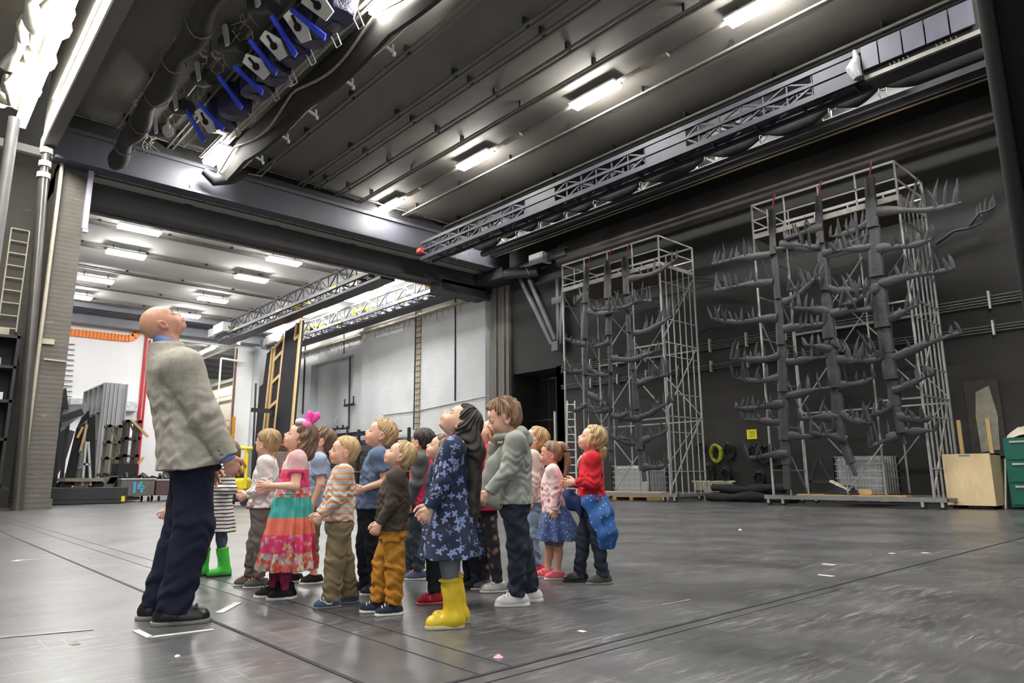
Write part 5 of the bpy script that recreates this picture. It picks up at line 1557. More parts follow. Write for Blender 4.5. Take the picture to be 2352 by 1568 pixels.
def unit(v): v = np.array(v, float); return v/(np.linalg.norm(v)+1e-12)


class Field:
    def __init__(s, lo, hi, v):
        s.v = v; s.lo = np.array(lo, float)
        n = np.ceil((np.array(hi, float)-s.lo)/v).astype(int)+1
        s.n = n
        s.ax = [(s.lo[i]+v*np.arange(n[i])).astype(F32) for i in range(3)]
        s.f = np.full(n, 1.0, F32)

    def sub(s, lo, hi):
        a = np.maximum(np.floor((np.array(lo)-s.lo)/s.v).astype(int), 0)
        b = np.minimum(np.ceil((np.array(hi)-s.lo)/s.v).astype(int)+1, s.n)
        if np.any(b <= a): return None, None
        sl = tuple(slice(i, j) for i, j in zip(a, b))
        X = s.ax[0][sl[0]][:, None, None]; Y = s.ax[1][sl[1]][None, :, None]; Z = s.ax[2][sl[2]][None, None, :]
        return sl, (X, Y, Z)

    def put(s, sl, d, k, op):
        a = s.f[sl]
        if op == 'add':
            if k > 0:
                h = np.maximum(k-np.abs(a-d), 0)/k
                s.f[sl] = np.minimum(a, d)-h*h*(k*0.25)
            else: s.f[sl] = np.minimum(a, d)
        else:
            d = -d
            if k > 0:
                h = np.maximum(k-np.abs(a-d), 0)/k
                s.f[sl] = np.maximum(a, d)+h*h*(k*0.25)
            else: s.f[sl] = np.maximum(a, d)

    def cone(s, a, b, ra, rb=None, k=0.02, op='add', cut=None, flat=None):
        """tapered capsule; cut: (point, normal) keeps the side away from normal; flat=(axis, factor) squeezes"""
        rb = ra if rb is None else rb
        a = np.array(a, float); b = np.array(b, float)
        m = max(ra, rb)*(1 if flat is None else max(1, flat[1]))+k+2*s.v
        sl, P = s.sub(np.minimum(a, b)-m, np.maximum(a, b)+m)
        if sl is None: return
        ba = b-a; L = max(ba@ba, 1e-12)
        px, py, pz = P[0]-F32(a[0]), P[1]-F32(a[1]), P[2]-F32(a[2])
        t = np.clip((px*F32(ba[0])+py*F32(ba[1])+pz*F32(ba[2]))/F32(L), 0, 1)
        qx, qy, qz = px-t*F32(ba[0]), py-t*F32(ba[1]), pz-t*F32(ba[2])
        d2 = qx*qx+qy*qy+qz*qz
        if flat is not None:
            ax = unit(flat[0]); c = qx*F32(ax[0])+qy*F32(ax[1])+qz*F32(ax[2])
            d2 = d2+c*c*F32(1/flat[1]**2-1)
        d = np.sqrt(d2)-(F32(ra)+t*F32(rb-ra))
        if cut is not None:
            c, nn = np.array(cut[0], float), unit(cut[1])
            d = np.maximum(d, (P[0]-F32(c[0]))*F32(nn[0])+(P[1]-F32(c[1]))*F32(nn[1])+(P[2]-F32(c[2]))*F32(nn[2]))
        s.put(sl, d, k, op)

    def ell(s, c, r, R=None, k=0.02, op='add'):
        c = np.array(c, float); r = np.array(r, float)
        m = r.max()+k+2*s.v
        sl, P = s.sub(c-m, c+m)
        if sl is None: return
        q = [P[i]-F32(c[i]) for i in range(3)]
        if R is not None: q = [q[0]*F32(R[0, i])+q[1]*F32(R[1, i])+q[2]*F32(R[2, i]) for i in range(3)]
        k0 = np.sqrt((q[0]/F32(r[0]))**2+(q[1]/F32(r[1]))**2+(q[2]/F32(r[2]))**2)
        k1 = np.sqrt((q[0]/F32(r[0]**2))**2+(q[1]/F32(r[1]**2))**2+(q[2]/F32(r[2]**2))**2)
        d = k0*(k0-1)/np.maximum(k1, 1e-9)
        s.put(sl, d, k, op)

    def plane_cut(s, c, n, k=0.0):
        """remove everything on the n side of the plane"""
        n = unit(n)
        sl = tuple(slice(0, i) for i in s.n)
        X, Y, Z = s.ax[0][:, None, None], s.ax[1][None, :, None], s.ax[2][None, None, :]
        d = (X-F32(c[0]))*F32(n[0])+(Y-F32(c[1]))*F32(n[1])+(Z-F32(c[2]))*F32(n[2])
        s.put(sl, -d, k, 'sub')

    def loft(s, prof, k=0.02, pleat=None, zlo=None, zhi=None, power=2.0, op='add'):
        """stack of ellipses (z, cx, cy, rx, ry) along z; pleat=(count, amp_top, amp_bottom, phase)"""
        P_ = np.array(sorted(prof), float)
        z0 = P_[0, 0] if zlo is None else zlo; z1 = P_[-1, 0] if zhi is None else zhi
        rx, ry = P_[:, 3].max(), P_[:, 4].max()
        am = 0 if pleat is None else max(pleat[1], pleat[2])
        m = k+2*s.v+am
        lo = (P_[:, 1].min()-rx-m, P_[:, 2].min()-ry-m, z0-m); hi = (P_[:, 1].max()+rx+m, P_[:, 2].max()+ry+m, z1+m)
        sl, P = s.sub(lo, hi)
        if sl is None: return
        z = P[2][0, 0]
        I = [np.interp(z, P_[:, 0], P_[:, j]).astype(F32)[None, None, :] for j in range(1, 5)]
        x, y = (P[0]-I[0]), (P[1]-I[1])
        q = np.sqrt((x/I[2])**2+(y/I[3])**2)
        d = (q-1)*np.minimum(I[2], I[3])
        if pleat is not None:
            th = np.arctan2(y/I[3], x/I[2])
            u = ((z1-P[2])/(z1-z0)).clip(0, 1)
            amp = F32(pleat[1])+(F32(pleat[2])-F32(pleat[1]))*u
            d = d-amp*np.sin(th*pleat[0]+pleat[3]+1.3*np.sin(th*2+pleat[3])+0.6*u)
        d = np.maximum(d, np.maximum(F32(z0)-P[2], P[2]-F32(z1)))
        s.put(sl, d, k, op)

    def folds(s, amp, freq, seed=0, zone=None, dirs=None):
        """cloth wrinkles: warped sine ridges added to the field"""
        r = np.random.RandomState(seed)
        X, Y, Z = s.ax[0][:, None, None], s.ax[1][None, :, None], s.ax[2][None, None, :]
        w = F32(1)
        if zone is not None:
            w = np.zeros((1, 1, s.n[2]), F32)
            for (zc, h, a) in zone: w = np.maximum(w, a*np.exp(-((Z-F32(zc))/F32(h))**2))
        p1, p2, p3 = r.uniform(0, 6, 3)
        q = Z*F32(freq)+2.0*np.sin(X*F32(freq*0.35)+Y*F32(freq*0.28)+p1)+1.3*np.sin(Y*F32(freq*0.6)-X*F32(freq*0.3)+Z*F32(freq*0.25)+p2)
        s.f += (F32(amp)*w*np.sin(q+p3)).astype(F32)

    def shift(s, a): s.f -= F32(a)

    def mesh(s):
        f = s.f
        f[0] = f[-1] = 1; f[:, 0] = f[:, -1] = 1; f[:, :, 0] = f[:, :, -1] = 1
        S = f < 0
        c = np.zeros(np.array(S.shape)-1, np.uint8)
        for i in (0, 1):
            for j in (0, 1):
                for k in (0, 1): c += S[i:S.shape[0]-1+i, j:S.shape[1]-1+j, k:S.shape[2]-1+k]
        act = (c > 0) & (c < 8)
        I = np.argwhere(act)
        N = len(I)
        idx = np.full(act.shape, -1, np.int32); idx[act] = np.arange(N)
        pos = np.zeros((N, 3)); cnt = np.zeros(N)
        cor = [np.array((i, j, k)) for i in (0, 1) for j in (0, 1) for k in (0, 1)]
        vals = [f[I[:, 0]+q[0], I[:, 1]+q[1], I[:, 2]+q[2]] for q in cor]
        for a in range(8):
            for b in range(a+1, 8):
                d = cor[b]-cor[a]
                if np.abs(d).sum() != 1: continue
                va, vb = vals[a], vals[b]
                mk = (va < 0) != (vb < 0)
                t = va[mk]/(va[mk]-vb[mk])
                pos[mk] += cor[a]+t[:, None]*d; cnt[mk] += 1
        V = s.lo+s.v*(I+pos/cnt[:, None])
        Q = []
        for ax in range(3):
            sl0 = [slice(None)]*3; sl1 = [slice(None)]*3
            sl0[ax] = slice(0, -1); sl1[ax] = slice(1, None)
            a, b = S[tuple(sl0)], S[tuple(sl1)]
            E = np.argwhere(a != b)
            ins = a[E[:, 0], E[:, 1], E[:, 2]]
            o1, o2 = [(1, 2), (2, 0), (0, 1)][ax]
            e1 = np.zeros(3, int); e1[o1] = 1; e2 = np.zeros(3, int); e2[o2] = 1
            g = lambda q: idx[q[:, 0], q[:, 1], q[:, 2]]
            q = np.stack([g(E-e1-e2), g(E-e2), g(E), g(E-e1)], 1)
            q[~ins] = q[~ins][:, ::-1]
            Q.append(q)
        Q = np.concatenate(Q)
        Q = Q[(Q >= 0).all(1)]
        return V, Q


def mesh_object(name, V, Q, m, parent=None, colors=None):
    me = bpy.data.meshes.new(name)
    me.vertices.add(len(V)); me.vertices.foreach_set('co', np.asarray(V, F32).ravel())
    me.loops.add(len(Q)*4); me.loops.foreach_set('vertex_index', Q.ravel().astype(np.int32))
    me.polygons.add(len(Q)); me.polygons.foreach_set('loop_start', np.arange(0, len(Q)*4, 4, dtype=np.int32))
    me.update(calc_edges=True)
    me.polygons.foreach_set('use_smooth', np.ones(len(Q), bool))
    if colors is not None:
        at = me.color_attributes.new('tone', 'FLOAT_COLOR', 'POINT')
        at.data.foreach_set('color', np.concatenate([colors, np.ones((len(V), 1))], 1).astype(F32).ravel())
    me.materials.append(m)
    o = bpy.data.objects.new(name, me); COL.objects.link(o)
    if parent: o.parent = parent
    return o


def field_object(fd, name, m, parent=None):
    V, Q = fd.mesh()
    return mesh_object(name, V, Q, m, parent)


m_skin = NT('skin')
_a = m_skin.n('ShaderNodeAttribute'); _a.attribute_name = 'tone'
_n = m_skin.noise(m_skin.coord(), 30, 3)
m_skin.out(m_skin.mix(0.25, _a.outputs['Color'], m_skin.mix(1.0, _a.outputs['Color'], m_skin.ramp(_n, [(0.3, 0.7), (0.7, 1.0)]), 'MULTIPLY')), 0.5)
m_skin.b.inputs['Subsurface Weight'].default_value = 0.0
m_skin = m_skin.m
m_eye = mat('eye_white', rgb((228, 224, 220)), 0.2, 0, 0.02)
m_iris = mat('iris_grey_blue', rgb((64, 70, 78)), 0.2, 0, 0.1)


def m_hair(name, c, var=0.5):
    if name in MATS: return MATS[name]
    t = NT(name)
    v = t.coord((1, 1, 0.35))
    n = t.noise(v, 38, 4, 0.6)
    n2 = t.noise(v, 9, 3)
    c1 = t.ramp(n, [(0.3, tuple(x*(1-var) for x in c)), (0.7, tuple(min(1, x*(1+var)) for x in c))])
    c2 = t.mix(t.ramp(n2, [(0.35, 0.0), (0.7, 0.5)]), c1, tuple(min(1, x*1.35) for x in c))
    t.out(c2, 0.55); t.bump(n, 0.35, 0.006)
    MATS[name] = t.m
    return t.m


def cloth(name, c, var=0.12, scale=12, rough=0.85, bump=0.15):
    return mat(name, c, rough, 0, var, scale, bump, spec=0.25)


def m_stripes(name, ca, cb, period, duty, phase=0.0, wob=0.004):
    t = NT(name); z = t.sep(t.tc.outputs['Object'])
    w = t.math('MULTIPLY', t.noise(t.coord(), 9, 2), wob*2)
    q = t.math('FRACT', t.math('ADD', t.math('DIVIDE', t.math('ADD', z[2], w), period), phase))
    f = t.math('LESS_THAN', q, duty)
    n = t.noise(t.coord(), 60, 3)
    col = t.mix(f, cb, ca)
    t.out(t.mix(0.3, col, t.mix(1.0, col, t.ramp(n, [(0.3, 0.75), (0.7, 1.0)]), 'MULTIPLY')), 0.85)
    return t.m


def m_spots(name, base, spot, scale, thr, soft=0.03, base2=None, aniso=(1, 1, 1), star=False):
    t = NT(name)
    v = t.coord(aniso)
    vo = t.vor(v, scale)
    dist = vo.outputs['Distance']
    if star:
        # lobed motif around every cell point
        sub = t.n('ShaderNodeVectorMath', operation='SUBTRACT')
        sc = t.n('ShaderNodeVectorMath', operation='SCALE'); sc.inputs['Scale'].default_value = scale
        t.l(v, sc.inputs[0])
        t.l(v, sub.inputs[0]); t.l(vo.outputs['Position'], sub.inputs[1])
        s = t.sep(sub.outputs[0])
        ang = t.math('ARCTAN2', s[2], t.math('ADD', s[0], t.math('MULTIPLY', s[1], 0.4)))
        rot = t.math('MULTIPLY', t.sep(vo.outputs['Color'])[0], 6.28)
        lob = t.math('MULTIPLY', t.math('SINE', t.math('ADD', t.math('MULTIPLY', ang, 4.0), rot)), 0.13)
        dist = t.math('SUBTRACT', dist, lob)
    f = t.ramp(dist, [(thr-soft, 1.0), (thr+soft, 0.0)])
    b = base if base2 is None else t.ramp(t.noise(t.coord(), 7, 4), [(0.35, base), (0.65, base2)])
    t.out(t.mix(f, b, spot), 0.85)
    return t.m


class Person:
    """figure in its own frame: x ahead, y to its left, z up; lengths scale with the standing height h"""

    def __init__(s, label, at, h, turn=0.0, adult=False, z0=0.0, skin=rgb((226, 178, 152)), detail=0.0042, base=None, fine=0.0031):
        """at: ground pixel; turn: degrees away from facing picture-left, positive turns toward the camera"""
        s.h = h; s.adult = adult; s.detail = detail; s.fine = fine if detail < .005 else detail
        p = onZ(at[0], at[1], 0.0) if base is None else base
        s.p = np.array((p[0], p[1], 0.0))
        view = unit(s.p-CAMP*np.array((1, 1, 0)))
        left = np.array((-view[1], view[0], 0.0))
        ang = math.atan2(left[1], left[0])+math.radians(turn)
        s.ang = ang
        s.label = label; s.skin = np.array(skin)
        s.Hh = h*(0.130 if adult else 0.178)
        s.children = []
        s.lean = 0.0
        s.root = None

    # ---- skeleton
    def pose(s, hips=(0, 0), chest=(0, 0), head_up=0.0, head_turn=0.0, head_tilt=0.0, arms=None, feet=None, knees=(0.02, 0.02), neck=(0, 0)):
        """hips/chest: (x, y) offsets in h; arms: {'L': (elbow dir, wrist dir, curl, thumb), ...}; feet: ((x, y, toe deg, raise), ...) for left and right"""
        h = s.h
        A = s.adult
        s.hipz = (0.50 if A else 0.46)*h
        s.shz = (0.803 if A else 0.775)*h
        s.hip = vec(hips[0]*h, hips[1]*h, s.hipz)
        s.ch = vec(chest[0]*h, chest[1]*h, s.shz)
        s.nk = s.ch+vec((0.004+neck[0])*h, neck[1]*h, (0.030 if A else 0.022)*h)
        u, tn, tl = math.radians(head_up), math.radians(head_turn), math.radians(head_tilt)
        Ry = np.array(((math.cos(u), 0, -math.sin(u)), (0, 1, 0), (math.sin(u), 0, math.cos(u))))
        Rz = np.array(((math.cos(tn), -math.sin(tn), 0), (math.sin(tn), math.cos(tn), 0), (0, 0, 1)))
        Rx = np.array(((1, 0, 0), (0, math.cos(tl), -math.sin(tl)), (0, math.sin(tl), math.cos(tl))))
        s.HR = Rz @ Ry @ Rx
        s.piv = s.nk+vec(-0.012*math.sin(u)*h, 0, (0.066 if A else 0.040)*h)
        shw = (0.110 if A else 0.104)*h
        sxo = (0.042 if A else 0.004)*h; sdz = (0.034 if A else 0.022)*h
        s.sh = {'L': s.ch+vec(sxo, shw, -sdz), 'R': s.ch+vec(sxo, -shw, -sdz)}
        s.la, s.lf = (0.165*h, 0.150*h) if A else (0.150*h, 0.128*h)
        arms = arms or {}
        s.el, s.wr, s.hd = {}, {}, {}
        for k in 'LR':
            sg = 1 if k == 'L' else -1
            a = arms.get(k, ((0.05, 0.10, -1), (0.25, -0.02, -1), 0.5))
            d1 = unit((a[0][0], sg*a[0][1], a[0][2])); d2 = unit((a[1][0], sg*a[1][1], a[1][2]))
            s.el[k] = s.sh[k]+d1*s.la; s.wr[k] = s.el[k]+d2*s.lf
            s.hd[k] = (d2, a[2] if len(a) > 2 else 0.5, a[3] if len(a) > 3 else None)
        hw = (0.052 if A else 0.050)*h
        feet = feet or ((0, 0.055, 5), (0.0, -0.055, -5))
        s.hj, s.kn, s.an, s.toe, s.lift = {}, {}, {}, {}, {}
        for i, k in enumerate('LR'):
            sg = 1 if k == 'L' else -1
            fx, fy, td = feet[i][:3]; lift = feet[i][3] if len(feet[i]) > 3 else 0
            s.hj[k] = s.hip+vec(0, sg*hw, -0.01*h)
            s.an[k] = vec(fx*h, fy*h, 0.045*h+lift*h)
            s.kn[k] = (s.hj[k]*0.50+s.an[k]*0.50)+vec(knees[i]*h, 0, 0.01*h)
            a = math.radians(td); s.toe[k] = vec(math.cos(a), math.sin(a), 0); s.lift[k] = lift*h
        return s

    def hp(s, x, y, z):
        """head frame (units of head height, origin at chin level under the skull) to figure frame"""
        return s.piv+s.HR @ (np.array((x+0.06, y, z-0.26))*s.Hh)

    # ---- body
    def body(s, lips=True, arms=True, hide_head=False):
        h, Hh = s.h, s.Hh
        pts = [s.hip, s.ch, s.piv]+[s.hp(a, b, c) for a in (-.6, .6) for b in (-.45, .45) for c in (0, 1.05)]
        for k in 'LR': pts += [s.el[k], s.wr[k]+s.hd[k][0]*0.12*h, s.an[k]+s.toe[k]*0.1*h, s.an[k]-s.toe[k]*0.04*h, s.kn[k]]
        pts = np.array(pts)
        lo = pts.min(0)-0.07*h; hi = pts.max(0)+0.07*h; lo[2] = 0.0
        f = Field(lo, hi, s.fine*(1.2 if s.adult else 1.0))
        k0 = 0.03*h
        sx = lambda t: s.hip*(1-t)+s.ch*t
        # torso
        zs = s.hipz; ZZ = s.shz
        pr = []
        for t, rx, ry in ((-0.08, .052, .070), (0.05, .062, .080), (0.35, .060, .075), (0.6, .066, .088), (0.85, .060, .100), (1.02, .040, .085)):
            c = sx(t); q_ = .86 if s.adult else 1.0; pr.append((zs+(ZZ-zs)*t, c[0]+(.012*h if s.adult else 0), c[1], rx*h*q_, ry*h*q_))
        f.loft(pr, k=k0)
        bx_ = .026*h if s.adult else 0
        f.cone(s.ch+vec(bx_, 0.06*h, -.016*h), s.ch+vec(bx_, -0.06*h, -.016*h), .036*h, k=k0)
        # neck and head
        nr = (0.033 if s.adult else 0.027)*h
        f.cone(s.ch+vec(-0.004*h, 0, 0), s.hp(-.10, 0, .28), nr*1.12, nr, k=.02*h)
        R = s.HR
        E = lambda c, r, k=.03, op='add': f.ell(s.hp(*c), np.array(r)*Hh, R, k*Hh, op)
        C = lambda a, b, ra, rb, k=.03, op='add': f.cone(s.hp(*a), s.hp(*b), ra*Hh, rb*Hh, k*Hh, op)
        cr = (0.43, 0.345, 0.385) if not s.adult else (0.43, 0.335, 0.40)
        E((-0.05, 0, 0.60), cr, .05)
        E((0.09, 0, 0.40), (0.28, 0.285, 0.30), .10)
        E((0.10, 0, 0.22), (0.24, 0.22, 0.19), .10)
        E((0.245, 0, 0.10), (0.085, 0.10, 0.075), .08)
        E((0.20, 0.15, 0.31), (0.125, 0.115, 0.13), .08); E((0.20, -0.15, 0.31), (0.125, 0.115, 0.13), .08)
        E((0.24, 0, 0.62), (0.13, 0.22, 0.13), .10)
        for y in (0.14, -0.14): E((0.385, y, 0.475), (0.09, 0.085, 0.062), .06, 'sub')
        for y in (0.14, -0.14):
            E((0.300, y, 0.475), (0.070, 0.090, 0.070), .015)
            C((0.362, y-0.075, 0.522), (0.362, y+0.075, 0.520), .020, .020, .015)
            C((0.352, y-0.06, 0.428), (0.352, y+0.06, 0.428), .012, .012, .015)
        C((0.345, 0, 0.50), (0.435, 0, 0.365), .030, .050, .04)
        for y in (0.045, -0.045): E((0.405, y, 0.335), (0.045, 0.036, 0.034), .03)
        E((0.345, 0, 0.235), (0.075, 0.13, 0.095), .08)
        C((0.385, -.075, 0.238), (0.405, 0, 0.250), .020, .026, .02); C((0.385, .075, 0.238), (0.405, 0, 0.250), .020, .026, .02)
        C((0.375, -.06, 0.192), (0.393, 0, 0.186), .020, .028, .02); C((0.375, .06, 0.192), (0.393, 0, 0.186), .020, .028, .02)
        C((0.415, -.09, 0.215), (0.425, .09, 0.215), .009, .009, .008, 'sub')
        for sg in (1, -1):
            c = s.hp(-0.055, sg*0.345, 0.425)
            ta = math.radians(14)*sg
            Re = R @ np.array(((math.cos(ta), -math.sin(ta), 0), (math.sin(ta), math.cos(ta), 0), (0, 0, 1)))
            f.ell(c, np.array((.095, .038, .135))*Hh, Re, .02*Hh)
            f.ell(s.hp(-0.045, sg*0.385, 0.43), np.array((.05, .03, .085))*Hh, Re, .012*Hh, 'sub')
            f.ell(s.hp(-0.035, sg*0.355, 0.315), np.array((.04, .03, .04))*Hh, R, .02*Hh)
        # legs
        for k in 'LR':
            hj, kn, an = s.hj[k], s.kn[k], s.an[k]
            f.cone(hj, kn, .042*h, .031*h, k=.02*h)
            f.cone(kn, an, .031*h, .021*h, k=.015*h)
            m_ = kn*0.65+an*0.35
            f.ell(m_-s.toe[k]*0.006*h, (.024*h, .025*h, .05*h), None, .03*h)
            f.cone(an, an+s.toe[k]*0.075*h-vec(0, 0, 0.026*h), .024*h, .016*h, k=.012*h)
        # arms and hands
        for k in 'LR':
            f.cone(s.sh[k], s.el[k], .034*h, .024*h, k=.03*h)
            f.cone(s.el[k], s.wr[k], .024*h, .0155*h, k=.01*h)
            s.hand(f, k)
        V, Q = f.mesh()
        # colour: base tone, warmer lips, cheeks, ears, nose, fingers; brows
        col = np.tile(s.skin, (len(V), 1))

        def paint(c, rad, tone, a):
            nonlocal col
            d = np.linalg.norm(V-c, axis=1)
            w = (a*np.clip(1.6-1.6*d/rad, 0, 1))[:, None]
            col = col*(1-w)+np.array(tone)*w
        rosy = s.skin*np.array((1.0, .74, .70)); lip = s.skin*np.array((.80, .36, .37))
        for y in (.19, -.19): paint(s.hp(.27, y, .30), .18*Hh, rosy, .55)
        paint(s.hp(.46, 0, .36), .10*Hh, rosy, .5)
        for y in (.36, -.36): paint(s.hp(-.05, y, .42), .16*Hh, rosy, .6)
        for y in (-.075, -.035, 0, .035, .075): paint(s.hp(.412-2.2*y*y, y, .217), .066*Hh, lip, .9)
        for y in (.14, -.14):
            for dy in (-.06, -.02, .02, .06): paint(s.hp(.378, y+dy, .512), .030*Hh, s.skin*.32, .7)
        for k in 'LR': paint(s.wr[k]+s.hd[k][0]*.085*h, .05*h, rosy, .45)
        brow = s.hair_c*0.8 if hasattr(s, 'hair_c') else s.skin*0.5
        for y in (.14, -.14):
            for dy in (-.055, 0, .055): paint(s.hp(.385, y+dy, .575), .042*Hh, brow, .55)
        s.root = mesh_object('person', V, Q, m_skin, None, col)
        s.root.location = s.p; s.root.rotation_euler = (0, 0, s.ang)
        tag(s.root, s.label, 'person')
        # eyes
        for y in (.14, -.14):
            c = s.hp(.322, y, .475); ax = unit(s.HR @ vec(1, 0.35*(1 if y > 0 else -1), 0.10))
            e = s.ball('eye', c, .074*Hh, m_eye)
            s.ball('iris', c+ax*.042*Hh, .040*Hh, m_iris, parent=e)
        return s

    def ball(s, name, c, r, m, parent=None, sc=(1, 1, 1)):
        n, mm = 10, 14
        vs = [(0, 0, 1)]
        for i in range(1, n):
            for j in range(mm): vs.append((math.sin(math.pi*i/n)*math.cos(2*math.pi*j/mm), math.sin(math.pi*i/n)*math.sin(2*math.pi*j/mm), math.cos(math.pi*i/n)))
        vs.append((0, 0, -1))
        fs = [(0, 1+j, 1+(j+1) % mm) for j in range(mm)]
        for i in range(n-2):
            for j in range(mm): fs.append((1+i*mm+j, 1+(i+1)*mm+j, 1+(i+1)*mm+(j+1) % mm, 1+i*mm+(j+1) % mm))
        L = len(vs)-1
        fs += [(L, 1+(n-2)*mm+(j+1) % mm, 1+(n-2)*mm+j) for j in range(mm)]
        return s.add(name, [np.array(c)+np.array(v)*r*np.array(sc) for v in vs], fs, m, parent)

    def add(s, name, vs, fs, m, parent=None, smooth=True):
        me = bpy.data.meshes.new(name)
        me.from_pydata([tuple(map(float, v)) for v in vs], [], fs)
        me.materials.append(m)
        if smooth: me.polygons.foreach_set('use_smooth', [True]*len(me.polygons))
        o = bpy.data.objects.new(name, me); COL.objects.link(o)
        o.parent = parent or s.root
        return o

    def mb(s, name, mb, m, parent=None, smooth=True): return s.add(name, mb.v, mb.f, m, parent, smooth)

    def hand(s, f, k):
        h = s.h
        d, curl, palm_in = s.hd[k]
        sg = 1 if k == 'L' else -1
        # palm faces the body (toward -y for the left hand) unless told otherwise
        n = unit(np.array(palm_in, float)*np.array((1, sg, 1)) if palm_in is not None else vec(0, -sg, 0)-d*(d @ vec(0, -sg, 0)))
        n = unit(n-d*(d @ n))
        t = np.cross(n, d)*sg*1.0            # across the palm, toward the thumb side
        if t @ vec(1, 0, 0.3) < 0: t = -t
        w = s.wr[k]
        L = 0.048*h
        R = np.stack([d, t, n], 1)
        f.cone(w, w+d*L*0.35, .0130*h, .0145*h, k=.010*h)
        f.ell(w+d*L*0.60, (L*0.60, .0215*h, .0100*h), R, .008*h)
        fr = .0050*h if not s.adult else .0052*h
        for i, off in enumerate((1.5, 0.5, -0.5, -1.5)):
            ln = (0.037, 0.042, 0.039, 0.030)[i]*h
            a = w+d*L*(1.05-0.06*abs(off-0.3))+t*off*.0124*h
            c = curl*(0.85+0.12*i)
            d1 = unit(d*math.cos(c*0.7)+n*math.sin(c*0.7)+t*off*0.05)
            d2 = unit(d*math.cos(c*1.7)+n*math.sin(c*1.7)); d3 = unit(d*math.cos(c*2.5)+n*math.sin(c*2.5))
            b = a+d1*ln*0.45; e = b+d2*ln*0.32; g = e+d3*ln*0.24
            f.cone(a-d*L*0.2, b, fr*1.12, fr*1.05, k=.0018*h); f.cone(b, e, fr*1.05, fr*.95, k=.001*h); f.cone(e, g, fr*.95, fr*.82, k=.001*h)
        a = w+d*L*0.28+t*.016*h
        b = a+unit(d*0.7+t*0.8+n*0.25)*.022*h; e = b+unit(d*0.95+t*0.25+n*(0.3+0.4*curl))*.020*h
        g = e+unit(d*0.9+n*(0.3+0.5*curl))*.013*h
        f.cone(a, b, .0105*h, fr*1.25, k=.008*h); f.cone(b, e, fr*1.25, fr*1.1, k=.002*h); f.cone(e, g, fr*1.1, fr*.9, k=.002*h)

    # ---- clothes
    def fieldbox(s, pts, pad, v):
        P = np.array(pts); return Field(P.min(0)-pad, P.max(0)+pad, v)

    def top(s, name, m, hem=0.42, sleeve=1.0, fit=1.0, neck=0.045, flare=1.0, folds=0.0035, belly=0.0, v=None, seed=1, arms='LR', cuff=None, vent=False, stand=0.0):
        """shirt; hem: height of the lower edge in h; sleeve: 0 none .. 0.5 elbow .. 1 wrist"""
        h = s.h; s.hem = hem
        v = v or s.detail*1.25
        pts = [s.hip, s.ch, vec(s.hip[0], 0, hem*h)]
        for k in 'LR': pts += [s.el[k], s.wr[k]]
        f = s.fieldbox(pts, 0.15*h, v)
        A = s.adult
        zs, ZZ = s.hipz, s.shz
        pr = []
        prof = ((hem*h, .090*flare, .119*flare), (zs+(ZZ-zs)*0.12, .085, .112), (zs+(ZZ-zs)*0.4, .078+belly, .098), (zs+(ZZ-zs)*0.66, .080+belly*.5, .105), (zs+(ZZ-zs)*0.86, .070, .112), (zs+(ZZ-zs)*1.0, .046, .092), (zs+(ZZ-zs)*1.06, .030, .062))
        if A: prof = ((hem*h, .092*flare, .124*flare), (zs+(ZZ-zs)*0.12, .088, .120), (zs+(ZZ-zs)*0.4, .080, .104))+prof[3:-2]+((zs+(ZZ-zs)*0.98, .058, .096), (zs+(ZZ-zs)*1.08, .044, .066), (zs+(ZZ-zs)*1.15, .041, .050))
        for z, rx, ry in prof:
            t = (z-zs)/(ZZ-zs); c = s.hip*(1-t)+s.ch*t
            if t < 0: c = s.hip+(s.ch-s.hip)*t*0.3
            bx = belly*h*0.6 if 0.1 < t < 0.7 else 0
            pr.append((z, c[0]+bx, c[1], rx*h*fit, ry*h*fit))
        f.loft(pr, k=.02*h, pleat=(5, .0, .004*h, seed))
        for k in arms:
            sg = 1 if k == 'L' else -1
            sh, el, wr = s.sh[k], s.el[k], s.wr[k]
            r0, r1, r2 = .043*h*fit, .036*h*fit, .027*h*fit
            if A: r0, r1, r2 = .050*h*fit, .041*h*fit, .030*h*fit
            inn = sh-vec(0, sg*.03*h, -.004*h)
            if sleeve >= 0.99:
                f.cone(inn, sh, r0*.95, r0, k=.03*h)
                f.cone(sh, el, r0, r1, k=.035*h)
                e = el+(wr-el)*0.98
                f.cone(el, wr+(wr-el)*0.06, r1, r2, k=.012*h, cut=(e, wr-el))
            elif sleeve > 0:
                e = sh+(el-sh)*sleeve*1.3
                f.cone(inn, sh, r0*.95, r0, k=.03*h)
                f.cone(sh, el, r0, r1*1.18, k=.03*h, cut=(e, el-sh))
        if folds:
            f.folds(folds*.55*h, 70/h, seed)
            zone = [(s.el[k][2], .07*h, 1.0) for k in arms]
            f.folds(folds*.75*h, 150/h, seed+5, zone+[(hem*h+.03*h, .05*h, .8)])
        # neck opening and flat hem
        nb = s.hp(-.10, 0, .28)
        if A: f.cone(s.ch+(nb-s.ch)*.20, s.ch+(nb-s.ch)*.56, .056*h, .045*h, k=.03*h, cut=(s.ch+(nb-s.ch)*.60, nb-s.ch))
        if not A: f.ell(s.nk+vec(.012*h, 0, .030*h), (neck*h, neck*h*1.05, .030*h), None, .006*h, 'sub')
        f.plane_cut((0, 0, hem*h), (0.22 if A else 0, 0, -1), .004*h)
        o = field_object(f, name, m, s.root)
        return o

